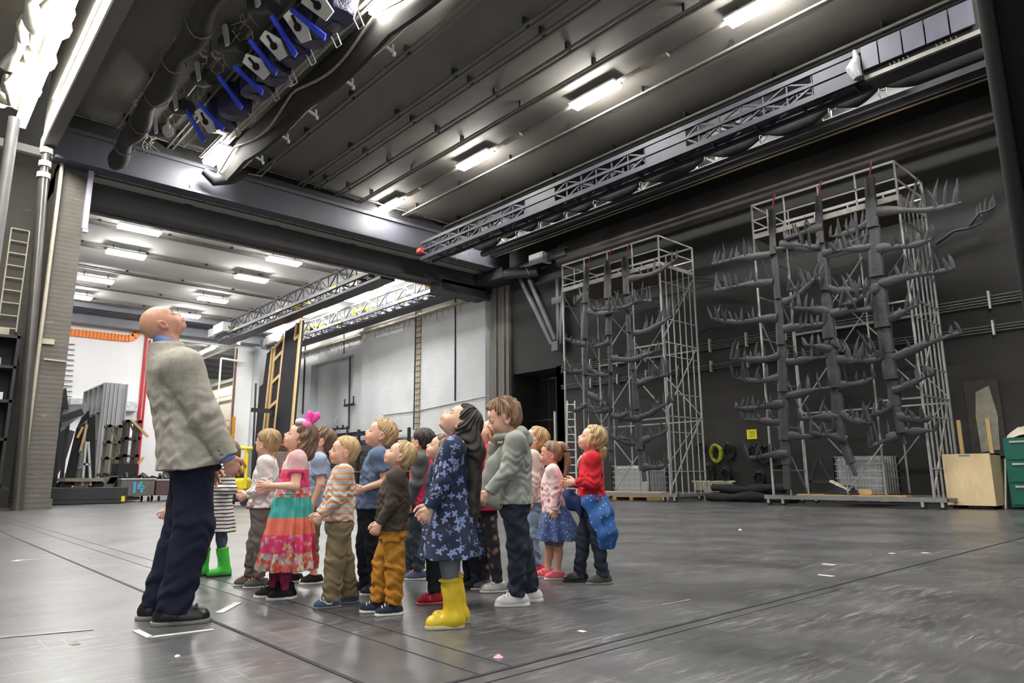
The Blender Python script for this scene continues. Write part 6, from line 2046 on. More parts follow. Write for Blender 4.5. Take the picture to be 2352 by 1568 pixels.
    def trousers(s, m, top=0.50, end=0.055, fit=1.0, flare=1.0, folds=0.004, name='trousers', v=None, seed=2, knee=1.0):
        h = s.h; v = v or s.detail*1.25
        top = min(top, getattr(s, 'hem', 1)+.006)
        pts = [s.hip+vec(0, 0, .06*h)]
        for k in 'LR': pts += [s.hj[k], s.kn[k], s.an[k]]
        f = s.fieldbox(pts, 0.12*h, v)
        c = s.hip
        for t in (1,):
            tc = (s.ch-s.hip)/(s.shz-s.hipz)
            z1 = top*h
            pr = [(s.hipz-.05*h, c[0]-.004*h, c[1], .070*h*fit, .090*h*fit), (s.hipz, c[0]-.004*h, c[1], .080*h*fit, .100*h*fit), (z1, c[0]+tc[0]*(z1-s.hipz), c[1]+tc[1]*(z1-s.hipz), .072*h*fit, .092*h*fit)]
            f.loft(pr, k=.02*h)
        for k in 'LR':
            hj, kn, an = s.hj[k], s.kn[k], s.an[k]
            dn = unit(an-kn)
            e = an+dn*((an[2]-end*h)/max(1e-6, -dn[2]))
            f.cone(hj, kn, .060*h*fit, .047*h*fit*knee, k=.022*h)
            f.cone(kn, e+dn*.03*h, .048*h*fit*knee, .037*h*fit*flare, k=.012*h, cut=(e, dn))
        if folds:
            f.folds(folds*.6*h, 62/h, seed)
            f.folds(folds*.85*h, 130/h, seed+3, [(end*h+.05*h, .07*h, 1.0), (s.kn['L'][2], .05*h, .7), (s.hipz-.05*h, .04*h, .6)])
        return field_object(f, name, m, s.root)

    def skirt(s, m, top, hem, rt, rb, pleats=11, amp=0.016, off=(0, 0), name='skirt', v=None, seed=1.0, squash=1.0, mid=None):
        h = s.h; v = v or s.detail*1.3
        c = s.hip
        tc = (s.ch-s.hip)/(s.shz-s.hipz)
        ct = c+tc*(top*h-s.hipz)
        cb = vec(c[0]+off[0]*h, c[1]+off[1]*h, hem*h)
        pr = [(hem*h, cb[0], cb[1], rb*h*squash, rb*h), (top*h, ct[0], ct[1], rt*h*.85, rt*h)]
        if mid: pr.append((mid[0]*h, (cb[0]+ct[0])/2, (cb[1]+ct[1])/2, mid[1]*h*squash, mid[1]*h))
        f = Field((min(ct[0], cb[0])-rb*h*1.1-.05*h, min(ct[1], cb[1])-rb*h*1.1-.05*h, hem*h-.03*h), (max(ct[0], cb[0])+rb*h*1.1+.05*h, max(ct[1], cb[1])+rb*h*1.1+.05*h, top*h+.03*h), v)
        f.loft(pr, k=0, pleat=(pleats, 0.002*h, amp*h, seed))
        # hollow underside
        f.loft([(hem*h-.02*h, cb[0], cb[1], rb*h*.90*squash, rb*h*.90), (hem*h+.05*h, cb[0]*.8+ct[0]*.2, cb[1]*.8+ct[1]*.2, rb*h*.6*squash, rb*h*.6)], k=.004*h, op='sub')
        f.folds(.002*h, 50/h, int(seed*10))
        return field_object(f, name, m, s.root)

    def shoe(s, k, m, ms, size=1.0, high=0.0, lace=None, toe=1.0, name='shoe', sole=0.012):
        """k: foot; high: extra collar height in h"""
        h = s.h; an = s.an[k]; d = s.toe[k]; sd = np.cross((0, 0, 1), d)
        z0 = s.lift[k]
        L = .150*h*size if not s.adult else .155*h*size
        heel = vec(an[0], an[1], z0)-d*.030*h
        tip = heel+d*(L-.06*h)
        v = s.detail*0.95
        f = s.fieldbox([heel-d*.06*h, tip+d*.06*h, heel+vec(0, 0, (.09+high)*h), heel, tip+vec(0, 0, .02*h)], .05*h, v)
        mid = (heel+tip)/2
        f.cone(heel+vec(0, 0, .024*h), mid+vec(0, 0, .022*h), .027*h, .026*h, k=.01*h)
        f.cone(mid+vec(0, 0, .020*h), tip+vec(0, 0, .017*h*toe), .028*h, .025*h*toe, k=.01*h, flat=(sd, 1.12))
        top = vec(an[0], an[1], z0+(.052+high)*h)-d*.008*h
        f.cone(heel+d*.014*h+vec(0, 0, .03*h), top+vec(0, 0, .03*h), .030*h, .031*h, k=.014*h, cut=(top, (0, 0, 1)))
        f.cone(heel+d*.035*h+vec(0, 0, .05*h), tip-d*.012*h+vec(0, 0, .026*h), .021*h, .020*h, k=.014*h)
        f.plane_cut((0, 0, z0+sole*h*0.7), (0, 0, -1))
        o = field_object(f, name, m, s.root)
        g = s.fieldbox([heel-d*.04*h, tip+d*.04*h, heel+vec(0, 0, sole*h+.01*h), heel], .03*h, v*.8)
        g.cone(heel+vec(0, 0, .004*h), mid+vec(0, 0, .004*h), .031*h, .028*h, k=.0)
        g.cone(mid+vec(0, 0, .004*h), tip+vec(0, 0, .004*h), .028*h, .030*h*min(1.05, toe), k=.012*h)
        g.plane_cut((0, 0, z0+.0005), (0, 0, -1)); g.plane_cut((0, 0, z0+sole*h), (0, 0, 1), .003*h)
        field_object(g, 'sole', ms, o)
        if lace is not None:
            mbx = MB()
            for q in range(4):
                c = heel+d*(.045+.016*q)*h+vec(0, 0, (.074-.008*q)*h+high*h*(0.55-0.14*q))
                mbx.tube([c-sd*.020*h-vec(0, 0, .007*h), c+vec(0, 0, .003*h), c+sd*.020*h-vec(0, 0, .007*h)], .0034*h, 6)
            c = heel+d*.044*h+vec(0, 0, .078*h+high*h*.6)
            mbx.tube([c, c+sd*.022*h+vec(0, 0, .012*h), c+sd*.036*h-vec(0, 0, .004*h)], .0034*h, 6).tube([c, c-sd*.022*h+vec(0, 0, .012*h), c-sd*.036*h-vec(0, 0, .004*h)], .0034*h, 6)
            s.mb('lace', mbx, lace, o)
        return o

    def boot(s, k, m, ms, top=0.2, rim=None):
        h = s.h; an = s.an[k]; d = s.toe[k]
        heel = vec(an[0], an[1], s.lift[k])-d*.026*h; tip = heel+d*.105*h
        kn = s.kn[k]; dn = unit(kn-an); e = an+dn*((top*h-an[2])/dn[2])
        f = s.fieldbox([heel-d*.05*h, tip+d*.05*h, e, heel], .06*h, s.detail)
        f.cone(heel+vec(0, 0, .030*h), tip+vec(0, 0, .024*h), .032*h, .031*h, k=.01*h)
        f.cone(heel+d*.014*h+vec(0, 0, .035*h), e+dn*.03*h, .038*h, .044*h, k=.03*h, cut=(e, dn))
        f.folds(.0015*h, 60/h, 4)
        f.ell(e, (.037*h, .037*h, .02*h), None, .003*h, 'sub')
        f.plane_cut((0, 0, s.lift[k]+.009*h), (0, 0, -1))
        o = field_object(f, 'boot', m, s.root)
        g = s.fieldbox([heel-d*.05*h, tip+d*.05*h, heel, heel+vec(0, 0, .03*h)], .03*h, s.detail*.8)
        g.cone(heel+vec(0, 0, .004*h), tip+vec(0, 0, .004*h), .034*h, .034*h, k=0)
        g.plane_cut((0, 0, s.lift[k]+.0005), (0, 0, -1)); g.plane_cut((0, 0, s.lift[k]+.016*h), (0, 0, 1), .002*h)
        field_object(g, 'sole', ms, o)
        if rim is not None:
            R_ = .046*h
            s.mb('rim_band', MB().tube([e-dn*.012*h+vec(R_*math.cos(a), R_*math.sin(a), 0) for a in np.linspace(0, 2*math.pi, 22)], .0035*h, 6), rim, o)
        return o

    # ---- hair
    def hair(s, style, c, name, tufts=0.010, seed=1, length=0.0, fringe=0.0, m=None, volume=1.0):
        Hh = s.Hh
        m = m or m_hair(name, c)
        pts = [s.hp(a, b, z) for a in (-.7, .6) for b in (-.55, .55) for z in (-.05, 1.25)]
        if style in ('long', 'bob'): pts += [s.hp(-.35, 0, .3)-vec(0, 0, length), s.hp(-.3, .5, 0.1)-vec(0.02, 0, length), s.hp(-.3, -.5, .1)-vec(.02, 0, length)]
        P = np.array(pts)
        f = Field(P.min(0)-.02, P.max(0)+.02, s.detail*1.05)
        R = s.HR
        V = volume
        f.ell(s.hp(-.065, 0, .635), np.array((.455*V, .385*V, .405*V))*Hh, R, 0)
        f.ell(s.hp(-.20, 0, .44), np.array((.285, .305, .27))*Hh, R, .06*Hh)
        # hairline: cut away face, sides and nape
        n1 = R @ unit((.38, 0, -.30)); f.plane_cut(s.hp(.315+fringe, 0, .80-fringe*.6), n1, .03*Hh)
        if style in ('short', 'pony', 'up', 'bowl'):
            n2 = R @ unit((.33, 0, -.30)); f.plane_cut(s.hp(-.02, 0, .47), n2, .02*Hh)
            f.plane_cut(s.hp(-.3, 0, .20), R @ unit((0.1, 0, -1)), .02*Hh)
            for sg in (1, -1): f.ell(s.hp(-0.02, sg*.38, .42), np.array((.13, .10, .17))*Hh, R, .02*Hh, 'sub')
        elif style == 'bob':
            for sg in (1, -1):
                f.cone(s.hp(-.12, sg*.27, .55), s.hp(-.20, sg*.25, .30)-vec(0, 0, length), .19*Hh, .19*Hh, k=.08*Hh)
            f.cone(s.hp(-.30, 0, .55), s.hp(-.36, 0, .30)-vec(0, 0, length), .28*Hh, .27*Hh, k=.08*Hh)
        elif style == 'long':
            b0 = s.hp(-.30, 0, .50)
            for y, ln in ((0, 1.0), (.20, .93), (-.20, .95)):
                a = s.hp(-.32, y, .50); e = vec(min(a[0], s.ch[0]-.07*s.h)-.02*s.h, a[1]*.8, a[2]-length*ln)
                mid = vec(s.ch[0]-.090*s.h, a[1], s.shz-.03*s.h)
                f.cone(a, mid, .25*Hh, .27*Hh, k=.08*Hh); f.cone(mid, e, .27*Hh, .15*Hh, k=.06*Hh)
            for sg in (1, -1): f.cone(s.hp(-.10, sg*.30, .50), s.hp(-.22, sg*.30, .10), .12*Hh, .09*Hh, k=.05*Hh)
        # strands
        X, Y, Z = f.ax[0][:, None, None], f.ax[1][None, :, None], f.ax[2][None, None, :]
        o0 = s.hp(-.12, 0, .60)
        q = [(X-F32(o0[0])), (Y-F32(o0[1])), (Z-F32(o0[2]))]
        lx = (q[0]*F32(R[0, 0])+q[1]*F32(R[1, 0])+q[2]*F32(R[2, 0]))/F32(Hh); ly = (q[0]*F32(R[0, 1])+q[1]*F32(R[1, 1])+q[2]*F32(R[2, 1]))/F32(Hh); lz = (q[0]*F32(R[0, 2])+q[1]*F32(R[1, 2])+q[2]*F32(R[2, 2]))/F32(Hh)
        ph = np.arctan2(ly, lx-0.1)
        f.f += (tufts*1.5*Hh*np.sin(ph*27+2.2*np.sin(lz*7+seed)+1.5*np.sin(lx*9+ly*5))).astype(F32)
        f.f += (tufts*2.0*Hh*np.sin(ph*11+3*np.sin(lz*4+seed*2)+lx*6)).astype(F32)
        return field_object(f, 'hair', m, s.root)

    def tail(s, start, pts, r0, r1, m, name='ponytail'):
        mbx = MB()
        P = [np.array(start)]+[np.array(p) for p in pts]
        # resample
        Q = []
        for a, b in zip(P[:-1], P[1:]):
            for u in (0, .33, .66): Q.append(a+(b-a)*u)
        Q.append(P[-1])
        n = len(Q)
        rr = [(r0+(r1-r0)*(i/(n-1))**1.6)*(0.7 if i == 0 else 1)*(1+.06*math.sin(i*2.1)) for i in range(n)]
        return s.mb(name, mbx.tube(Q, rr, 12), m)


def rot_about(v, ang): return v
# ---------------------------------------------------------------- the group
C_navy = rgb((26, 30, 48)); C_jean = rgb((44, 50, 62)); C_khaki = rgb((122, 108, 82)); C_white = rgb((220, 216, 212))
m_navy = cloth('navy_trouser_cloth', C_navy, 0.15)
m_denim = cloth('dark_denim', C_jean, 0.25, 9)
m_ldenim = cloth('light_denim', rgb((132, 148, 170)), 0.18, 7)
m_khaki = cloth('khaki_cotton', C_khaki, 0.12)
m_mustard = cloth('mustard_corduroy', rgb((172, 118, 42)), 0.15, 10)
m_greyj = cloth('grey_jeans', rgb((112, 104, 98)), 0.15, 9)
m_dkgreen = cloth('dark_green_cotton', rgb((40, 46, 46)), 0.15)
m_sole = mat('shoe_sole_white', rgb((214, 210, 200)), 0.6, 0, 0.06, 9)
m_soled = mat('shoe_sole_dark', rgb((40, 40, 40)), 0.6, 0, 0.1, 9)
m_soleg = mat('shoe_sole_grey', rgb((128, 124, 118)), 0.6, 0, 0.1, 9)
m_leather = mat('black_leather', rgb((30, 28, 28)), 0.35, 0, 0.2, 14)
m_blackcanvas = cloth('black_canvas', rgb((32, 31, 32)), 0.2)
m_laceb = mat('black_lace', rgb((28, 28, 28)), 0.7); m_lacew = mat('white_lace', rgb((224, 220, 212)), 0.7); m_laceo = mat('orange_lace', rgb((244, 116, 44)), 0.6)
m_greysho = cloth('grey_shoe', rgb((92, 90, 92)), 0.15); m_blues = cloth('blue_shoe', rgb((74, 88, 128)), 0.15); m_navys = cloth('navy_shoe', rgb((40, 46, 62)), 0.15)
m_reds = cloth('red_shoe', rgb((176, 42, 56)), 0.15); m_silver = mat('silver_shoe', rgb((196, 192, 188)), 0.35, 0.1, 0.12, 20); m_wshoe = mat('white_shoe', rgb((230, 226, 222)), 0.45, 0, 0.04, 9)
m_coral = cloth('coral_shoe', rgb((222, 104, 112)), 0.12); m_pinks = cloth('pink_shoe', rgb((206, 82, 104)), 0.15); m_dgsho = cloth('dark_grey_shoe', rgb((74, 76, 74)), 0.15)
m_greenb = mat('green_rubber', rgb((74, 196, 66)), 0.35, 0, 0.08, 4); m_yelb = mat('yellow_rubber', rgb((222, 190, 40)), 0.35, 0, 0.08, 4)
BL, BR, DB, BK = rgb((182, 152, 108)), rgb((104, 80, 60)), rgb((70, 52, 40)), rgb((44, 36, 32))
SK = rgb((232, 184, 158))
HANG = ((0.05, 0.10, -1), (0.20, -0.02, -1), 0.55)


def plaid():
    t = NT('grey_check_tweed')
    s = t.sep(t.tc.outputs['Object'])
    n = t.noise(t.coord(), 26, 4)
    base = t.ramp(n, [(0.3, rgb((158, 152, 140))), (0.7, rgb((176, 170, 157)))])
    a = t.math('LESS_THAN', t.math('FRACT', t.math('MULTIPLY', s[2], 13.0)), 0.06)
    b = t.math('LESS_THAN', t.math('FRACT', t.math('MULTIPLY', t.math('ADD', s[0], t.math('MULTIPLY', s[1], 0.5)), 14.0)), 0.06)
    t.out(t.mix(t.math('MULTIPLY', t.math('MAXIMUM', a, b), 0.22), base, rgb((104, 96, 92))), 0.9)
    t.bump(n, 0.15, 0.004)
    return t.m


def build_man():
    p = Person('person in grey check jacket and navy trousers, bald, gazing up', (400, 1424), 1.87, 180, adult=True, skin=rgb((214, 158, 132)))
    p.hair_c = np.array(rgb((150, 110, 90)))
    p.pose(hips=(.016, 0), chest=(-.076, 0), head_up=55, arms={'R': ((.50, .12, -1), (.55, -.02, -1), .95), 'L': ((.25, .12, -1), (.4, -.02, -1), .6)},
           feet=((-.050, .062, 6), (-.004, -.062, -4)), knees=(.022, .028), neck=(-.004, 0)).body()
    p.top('jacket', plaid(), hem=.452, sleeve=1, fit=1.11, neck=.040, flare=1.03, folds=.0022, seed=4)
    p.trousers(m_navy, top=.485, end=.035, fit=1.02, flare=1.25, folds=.003, seed=6, knee=1.2)
    # shirt collar and cuff
    h = p.h
    mc = cloth('blue_shirt_cloth', rgb((116, 138, 192)), 0.08)
    mbx = MB(); c = p.ch+(p.hp(-.10, 0, .28)-p.ch)*.66
    for r_, z in ((.048, -.012), (.047, .010), (.043, .018)): pass
    n = 26; vs = []; fs = []
    for i in range(n):
        a = 2*math.pi*i/n
        for r_, z in ((.046, -.024), (.043, .004), (.037, .010), (.034, -.015)):
            vs.append(c+vec(r_*h*math.cos(a), r_*h*math.sin(a)*1.05, (z-.012*math.cos(a))*h))
    for i in range(n):
        for j in range(4): fs.append((i*4+j, ((i+1) % n)*4+j, ((i+1) % n)*4+(j+1) % 4, i*4+(j+1) % 4))
    p.add('shirt_collar', vs, fs, mc)
    f = Field(p.wr['R']-.06*h, p.wr['R']+.06*h, .004)
    d = p.hd['R'][0]
    f.cone(p.wr['R']-d*.02*h, p.wr['R']+d*.03*h, .0245*h, .0235*h, k=0, cut=(p.wr['R']+d*.010*h, d))
    field_object(f, 'shirt_cuff', mc, p.root)
    mbx = MB()
    sd = unit(np.cross(d, vec(1, 0, 0)))
    for q in range(3):
        c = p.wr['R']-d*(.012+.014*q)*h-vec(.012*h, 0, 0)+vec(0, -.029*h, 0)
        mbx.tube([c, c+vec(0, -.004*h, 0)], .0055*h, 10)
    p.mb('sleeve_button', mbx, m_soleg)
    for k in 'LR': p.shoe(k, m_leather, m_soleg, 1.08, lace=m_laceb)
    # vest of hair stubble is left to the skin; ear and brow sit in the body mesh
    return p


def tiers():
    t = NT('tiered_dress_bands')
    z = t.sep(t.tc.outputs['Object'])[2]
    h = 1.22
    v = t.coord()
    wob = t.math('MULTIPLY', t.math('SUBTRACT', t.noise(v, 5, 2), 0.5), 0.02)
    zz = t.math('DIVIDE', t.math('ADD', z, wob), h)
    fl = t.vor(v, 34); flc = fl.outputs['Color']
    flower = t.mix(t.ramp(t.noise(v, 26, 3), [(0.45, 0.0), (0.55, 1.0)]), rgb((228, 84, 66)), t.mix(0.55, flc, rgb((190, 190, 180))))
    pinkf = t.mix(t.ramp(t.noise(v, 20, 3), [(0.5, 0.0), (0.6, 0.8)]), rgb((222, 62, 110)), t.mix(0.5, flc, rgb((236, 120, 130))))
    col = flower
    for z0, c in ((0.247, pinkf), (0.345, rgb((232, 122, 98))), (0.437, rgb((72, 172, 164))), (0.548, flower), (0.60, rgb((216, 66, 112))), (0.70, t.mix(t.ramp(t.noise(v, 9, 3), [(0.4, 0.0), (0.6, 1.0)]), rgb((226, 150, 160)), rgb((206, 206, 196))))):
        col = t.mix(t.math('GREATER_THAN', zz, z0), col, c)
    t.out(col, 0.85); t.bump(t.noise(v, 18, 3), 0.25, 0.01)
    return t.m


def build_children():
    # striped dress, green boots
    p = Person('person in black and white striped dress and green rubber boots behind the man', (492, 1322), 1.16, 8, skin=SK)
    p.hair_c = np.array(BR)
    p.pose(chest=(-.02, 0), head_up=15, arms={'L': ((-.30, .18, -1), (.9, -.1, .05), .6), 'R': ((.1, .1, -1), (.8, -.1, -.3), .6)}, feet=((-.05, .05, 8), (.09, -.055, -6)), knees=(.0, .02)).body()
    ms = m_stripes('black_white_stripes', rgb((48, 40, 44)), rgb((226, 222, 214)), .030, .34)
    p.top('dress_top', ms, hem=.40, sleeve=1, fit=1.0, folds=.002, seed=3)
    p.skirt(ms, .50, .305, .105, .128, 7, .006, name='dress_skirt')
    p.trousers(cloth('blue_grey_tights', rgb((70, 84, 104))), top=.5, end=.12, fit=.80, flare=.85, folds=.001, name='tights')
    for k in 'LR': p.boot(k, m_greenb, m_soled, .200)
    p.hair('bob', BR, 'hair_brown', length=.05)

    # arm seen left of the man's trousers
    p = Person('person mostly hidden behind the man, bare arm hanging at his trouser leg', (412, 1346), 1.14, 0, skin=SK, detail=.0055)
    p.hair_c = np.array(BR)
    p.pose(head_up=20, arms={'L': ((.46, .1, -1), (.42, -.02, -1), 1.2), 'R': ((.2, .1, -1), (.2, 0, -1), .9)}).body()
    p.top('t_shirt', cloth('mid_blue_cotton', rgb((74, 92, 132))), hem=.40, sleeve=.45, seed=9)
    p.trousers(cloth('blue_shorts', rgb((66, 84, 128))), top=.48, end=.26, fit=1.0, name='shorts')
    for k in 'LR': p.shoe(k, m_greysho, m_soleg)
    p.hair('short', BR, 'hair_brown')

    # boy in white
    p = Person('person in white long sleeved shirt and grey jeans, hands clasped, looking away', (590, 1346), 1.21, -5, skin=SK)
    p.hair_c = np.array(BL)
    p.pose(chest=(-.02, 0), head_up=4, head_turn=-38, arms={'L': ((-.12, .14, -1), (.95, -.25, -.40), .8), 'R': ((0, .12, -1), (.95, -.25, -.35), .8)}, feet=((-.02, .05, 8), (.05, -.05, -2)), knees=(.0, .01)).body()
    mw = NT('white_jersey_with_print'); v = mw.coord()
    s_ = mw.sep(mw.tc.outputs['Object'])
    pr_ = mw.math('MULTIPLY', mw.math('GREATER_THAN', s_[0], 0.055), mw.math('MULTIPLY', mw.math('GREATER_THAN', s_[2], .66), mw.math('LESS_THAN', s_[2], .84)))
    pf = mw.math('MULTIPLY', pr_, mw.ramp(mw.noise(v, 16, 4), [(0.5, 0.0), (0.56, 0.7)]))
    mw.out(mw.mix(pf, rgb((222, 214, 210)), rgb((120, 112, 108))), 0.85); mw = mw.m
    p.top('shirt', mw, hem=.475, fit=1.0, folds=.004, seed=12)
    p.trousers(m_greyj, top=.50, end=.06, fit=.95, folds=.005, seed=5)
    p.mb('waistband', MB().tube([p.hip+vec(.088*p.h*math.cos(a), .103*p.h*math.sin(a), .022*p.h) for a in np.linspace(0, 2*math.pi, 24)], .012*p.h, 6), cloth('dusky_pink', rgb((164, 112, 116))))
    for k in 'LR': p.shoe(k, m_greysho, m_sole, 1.05, lace=m_laceo)
    p.hair('bowl', rgb((150, 122, 84)), 'hair_dark_blond', seed=3)

    # girl in tiered dress
    p = Person('person in long tiered pink, coral and teal dress with a pink bow', (655, 1372), 1.23, 4, skin=SK)
    p.hair_c = np.array(BR)
    h = p.h
    p.pose(chest=(-.025, 0), head_up=26, arms={'L': ((.05, .16, -1), (1, -.1, .02), .5), 'R': ((.05, .12, -1), (.9, -.1, -.1), .5)}, feet=((.0, .05, 6), (.06, -.05, -6))).body()
    mt = tiers()
    p.top('bodice', mt, hem=.56, sleeve=.42, fit=1.0, folds=.002, seed=8)
    p.skirt(mt, .64, .150, .098, .152, 12, .022, name='skirt', seed=2.2)
    p.trousers(cloth('magenta_tights', rgb((140, 44, 82))), top=.46, end=.05, fit=.82, flare=.95, folds=.0015, name='tights')
    for k in 'LR': p.shoe(k, m_blackcanvas, m_sole, 1.1, high=.035, lace=m_laceb, sole=.02)
    p.hair('bob', BR, 'hair_brown', tufts=.014, length=.035, seed=5)
    c = p.hp(-.02, .10, 1.00)
    mbx = MB()
    for d_, L_ in ((vec(-.10, .10, 1), .075), (vec(-.75, -.05, .8), .085), (vec(.30, .2, .7), .03)):
        d_ = unit(d_); q = c+d_*L_*h*.3
        mbx.tube([c, c+d_*L_*.3*h, c+d_*L_*.75*h, c+d_*L_*h], [.008*h, .022*h, .024*h, .010*h], 8, True, .45, (0, 1, 0))
    p.mb('bow', mbx, mat('hot_pink_ribbon', rgb((250, 76, 176)), 0.5, 0, .08, 20))
    p.ball('bow_knot', c+vec(.012*h, .02*h, -.012*h), .030*h, mat('pink_rosette', rgb((244, 112, 164)), 0.7, 0, .25, 40), sc=(1, .8, .9))
    p.ball('white_flower', c+vec(.045*h, .01*h, .010*h), .026*h, mat('white_petal', rgb((236, 234, 240)), 0.6, 0, .06, 30), sc=(1.2, .8, .7))

    # boy behind her
    p = Person('person in pale blue T-shirt and khaki shorts half hidden behind the tiered dress girl', (713, 1338), 1.24, 0, skin=SK)
    p.hair_c = np.array(BR)
    p.pose(head_up=22, chest=(-.02, 0), arms={'L': ((-.12, .14, -1), (.35, -.05, -1), .6), 'R': HANG}, feet=((-.02, .05, 5), (.10, -.05, -3))).body()
    p.top('t_shirt', cloth('pale_blue_cotton', rgb((150, 166, 190))), hem=.46, sleeve=.5, seed=15)
    p.trousers(m_khaki, top=.5, end=.12, fit=1.0, folds=.004, name='trousers')
    for k in 'LR': p.shoe(k, m_blackcanvas, m_sole, 1.0, sole=.016)
    p.hair('short', BR, 'hair_brown')

    # orange stripes
    p = Person('person in orange and grey striped jumper and khaki trousers', (770, 1390), 1.10, 6, skin=SK)
    p.hair_c = np.array(BL)
    h = p.h
    p.pose(chest=(-.015, 0), head_up=14, head_turn=6, arms={'L': ((.22, .14, -1), (.75, -.15, -.85), 1.0), 'R': ((.2, .12, -1), (.75, -.15, -.85), 1.0)}, feet=((.03, .055, 8), (-.085, -.055, -4)), knees=(.0, .0)).body()
    ms = m_stripes('orange_grey_stripes', rgb((236, 146, 84)), rgb((192, 188, 182)), .036, .30, .1, .006)
    p.top('jumper', ms, hem=.475, sleeve=1, fit=1.04, folds=.005, belly=.012, seed=21, neck=.038)
    p.trousers(m_khaki, top=.5, end=.035, fit=1.08, flare=1.25, folds=.005, knee=1.15, seed=7)
    for k in 'LR':
        o = p.shoe(k, m_blues, m_soleg, 1.08, lace=m_lacew, toe=1.0)
        if k == 'L':
            a = p.an[k]; d = p.toe[k]
            pts = [(-.010, .044), (.008, .026), (.026, .026), (.060, .046)]
            P = [a*vec(1, 1, 0)+d*x*h+vec(-d[1], d[0], 0)*(.0315-.01*abs(x)*6*.3)*h+vec(0, 0, z*h) for x, z in pts]
            p.mb('shoe_mark', MB().tube(P, [.003*h, .007*h, .006*h, .001*h], 6), m_lacew, o)
    p.hair('short', BL, 'hair_blond', tufts=.012, seed=6, fringe=.03)

    # blue T-shirt
    p = Person('person in slate blue T-shirt and dark trousers, hand on belly', (858, 1362), 1.26, 4, skin=SK)
    p.hair_c = np.array(BL)
    h = p.h
    p.pose(hips=(.035, 0), chest=(-.005, 0), head_up=24, arms={'L': ((-.28, .18, -1), (.95, -.12, -.32), .35), 'R': ((-.1, .12, -1), (.9, -.2, -.3), .5)}, feet=((-.02, .055, 6), (.04, -.055, -5)), knees=(.01, .02)).body()
    p.top('t_shirt', cloth('slate_blue_cotton', rgb((92, 110, 138)), .1), hem=.46, sleeve=.5, fit=1.04, folds=.004, seed=31)
    p.trousers(cloth('black_trousers', rgb((36, 40, 46))), top=.5, end=.05, fit=.98, folds=.004, seed=11)
    p.mb('hanging_strap', MB().tube([p.hip+vec(.085*h, .05*h, .03*h), p.hip+vec(.105*h, .05*h, .02*h), p.hip+vec(.11*h, .05*h, -.05*h), p.hip+vec(.10*h, .05*h, -.11*h)], .010*h, 8, True, .4, (0, 1, 0)), cloth('pale_strap', rgb((190, 190, 190))))
    for k in 'LR': p.shoe(k, m_navys, m_sole, 1.08, sole=.016, lace=m_laceb)
    p.hair('short', BL, 'hair_blond', seed=9, tufts=.013)

    # brown jumper
    p = Person('person in dark brown jumper and mustard trousers, face turned to the ceiling', (893, 1408), 1.06, 3, skin=SK)
    p.hair_c = np.array(BL)
    h = p.h
    p.pose(hips=(-.012, 0), chest=(-.022, 0), head_up=36, arms={'L': ((.16, .12, -1), (.58, -.02, -1), .9), 'R': ((.2, .12, -1), (.5, -.02, -1), .9)}, feet=((-.02, .055, 7), (.06, -.05, -4)), knees=(-.01, .02)).body()
    p.top('jumper', cloth('dark_brown_knit', rgb((70, 62, 54)), .1), hem=.455, fit=1.05, folds=.0032, belly=.014, neck=.036, seed=41)
    p.trousers(m_mustard, top=.5, end=.055, fit=1.04, flare=1.15, folds=.007, knee=1.1, seed=13)
    for k in 'LR': p.shoe(k, m_navys, m_sole, 1.1, lace=m_lacew, sole=.02)
    p.hair('short', BL, 'hair_blond', seed=12, tufts=.012)

    # dark hair, grey sleeves
    p = Person('person with dark hair in grey sleeved red jumper, orange laced trainers', (958, 1328), 1.23, -12, skin=SK)
    p.hair_c = np.array(BK)
    p.pose(chest=(-.03, 0), head_up=4, head_turn=-30, arms={'L': ((.12, .14, -1), (.3, -.05, -1), .7), 'R': HANG}, feet=((-.03, .055, 12), (.07, -.055, -2))).body()
    p.top('jumper', cloth('crimson_cotton', rgb((206, 52, 84)), .08), hem=.46, sleeve=0, fit=1.02, folds=.003, seed=51, arms='')
    for k in 'LR':
        f = p.fieldbox([p.sh[k], p.el[k], p.wr[k], p.sh[k]+vec(0, 0, .03*p.h)], .08*p.h, p.detail*1.25); h = p.h
        f.cone(p.sh[k]-vec(0, (.035 if k == 'L' else -.035)*h, -.012*h), p.sh[k], .048*h, .053*h, k=.02*h); f.cone(p.sh[k], p.el[k], .053*h, .042*h, k=.03*h); f.cone(p.el[k], p.wr[k], .042*h, .030*h, k=.01*h, cut=(p.wr[k], p.wr[k]-p.el[k]))
        f.folds(.004*h, 60/h, 4)
        field_object(f, 'sleeve', cloth('charcoal_cotton', rgb((84, 86, 88)), .1), p.root)
    p.trousers(cloth('slate_trousers', rgb((62, 70, 76)), .15), top=.5, end=.06, fit=.98, folds=.004)
    for k in 'LR': p.shoe(k, cloth('blue_grey_shoe', rgb((86, 98, 128))), m_sole, 1.1, lace=m_laceo, sole=.016)
    p.hair('short', BK, 'hair_near_black', seed=15)

    # face between
    p = Person('person in red trainers, upturned face peeping out behind the long haired girl', (1003, 1382), 1.12, 4, skin=SK)
    p.hair_c = np.array(BR)
    h = p.h
    p.pose(head_up=30, chest=(.0, 0), arms={'L': HANG, 'R': HANG}, feet=((.02, .05, 5), (-.04, -.05, -5))).body()
    p.top('cardigan', cloth('dull_navy_cotton', rgb((46, 52, 72)), .1), hem=.44, seed=61)
    p.trousers(m_dkgreen, top=.48, end=.06, fit=.9)
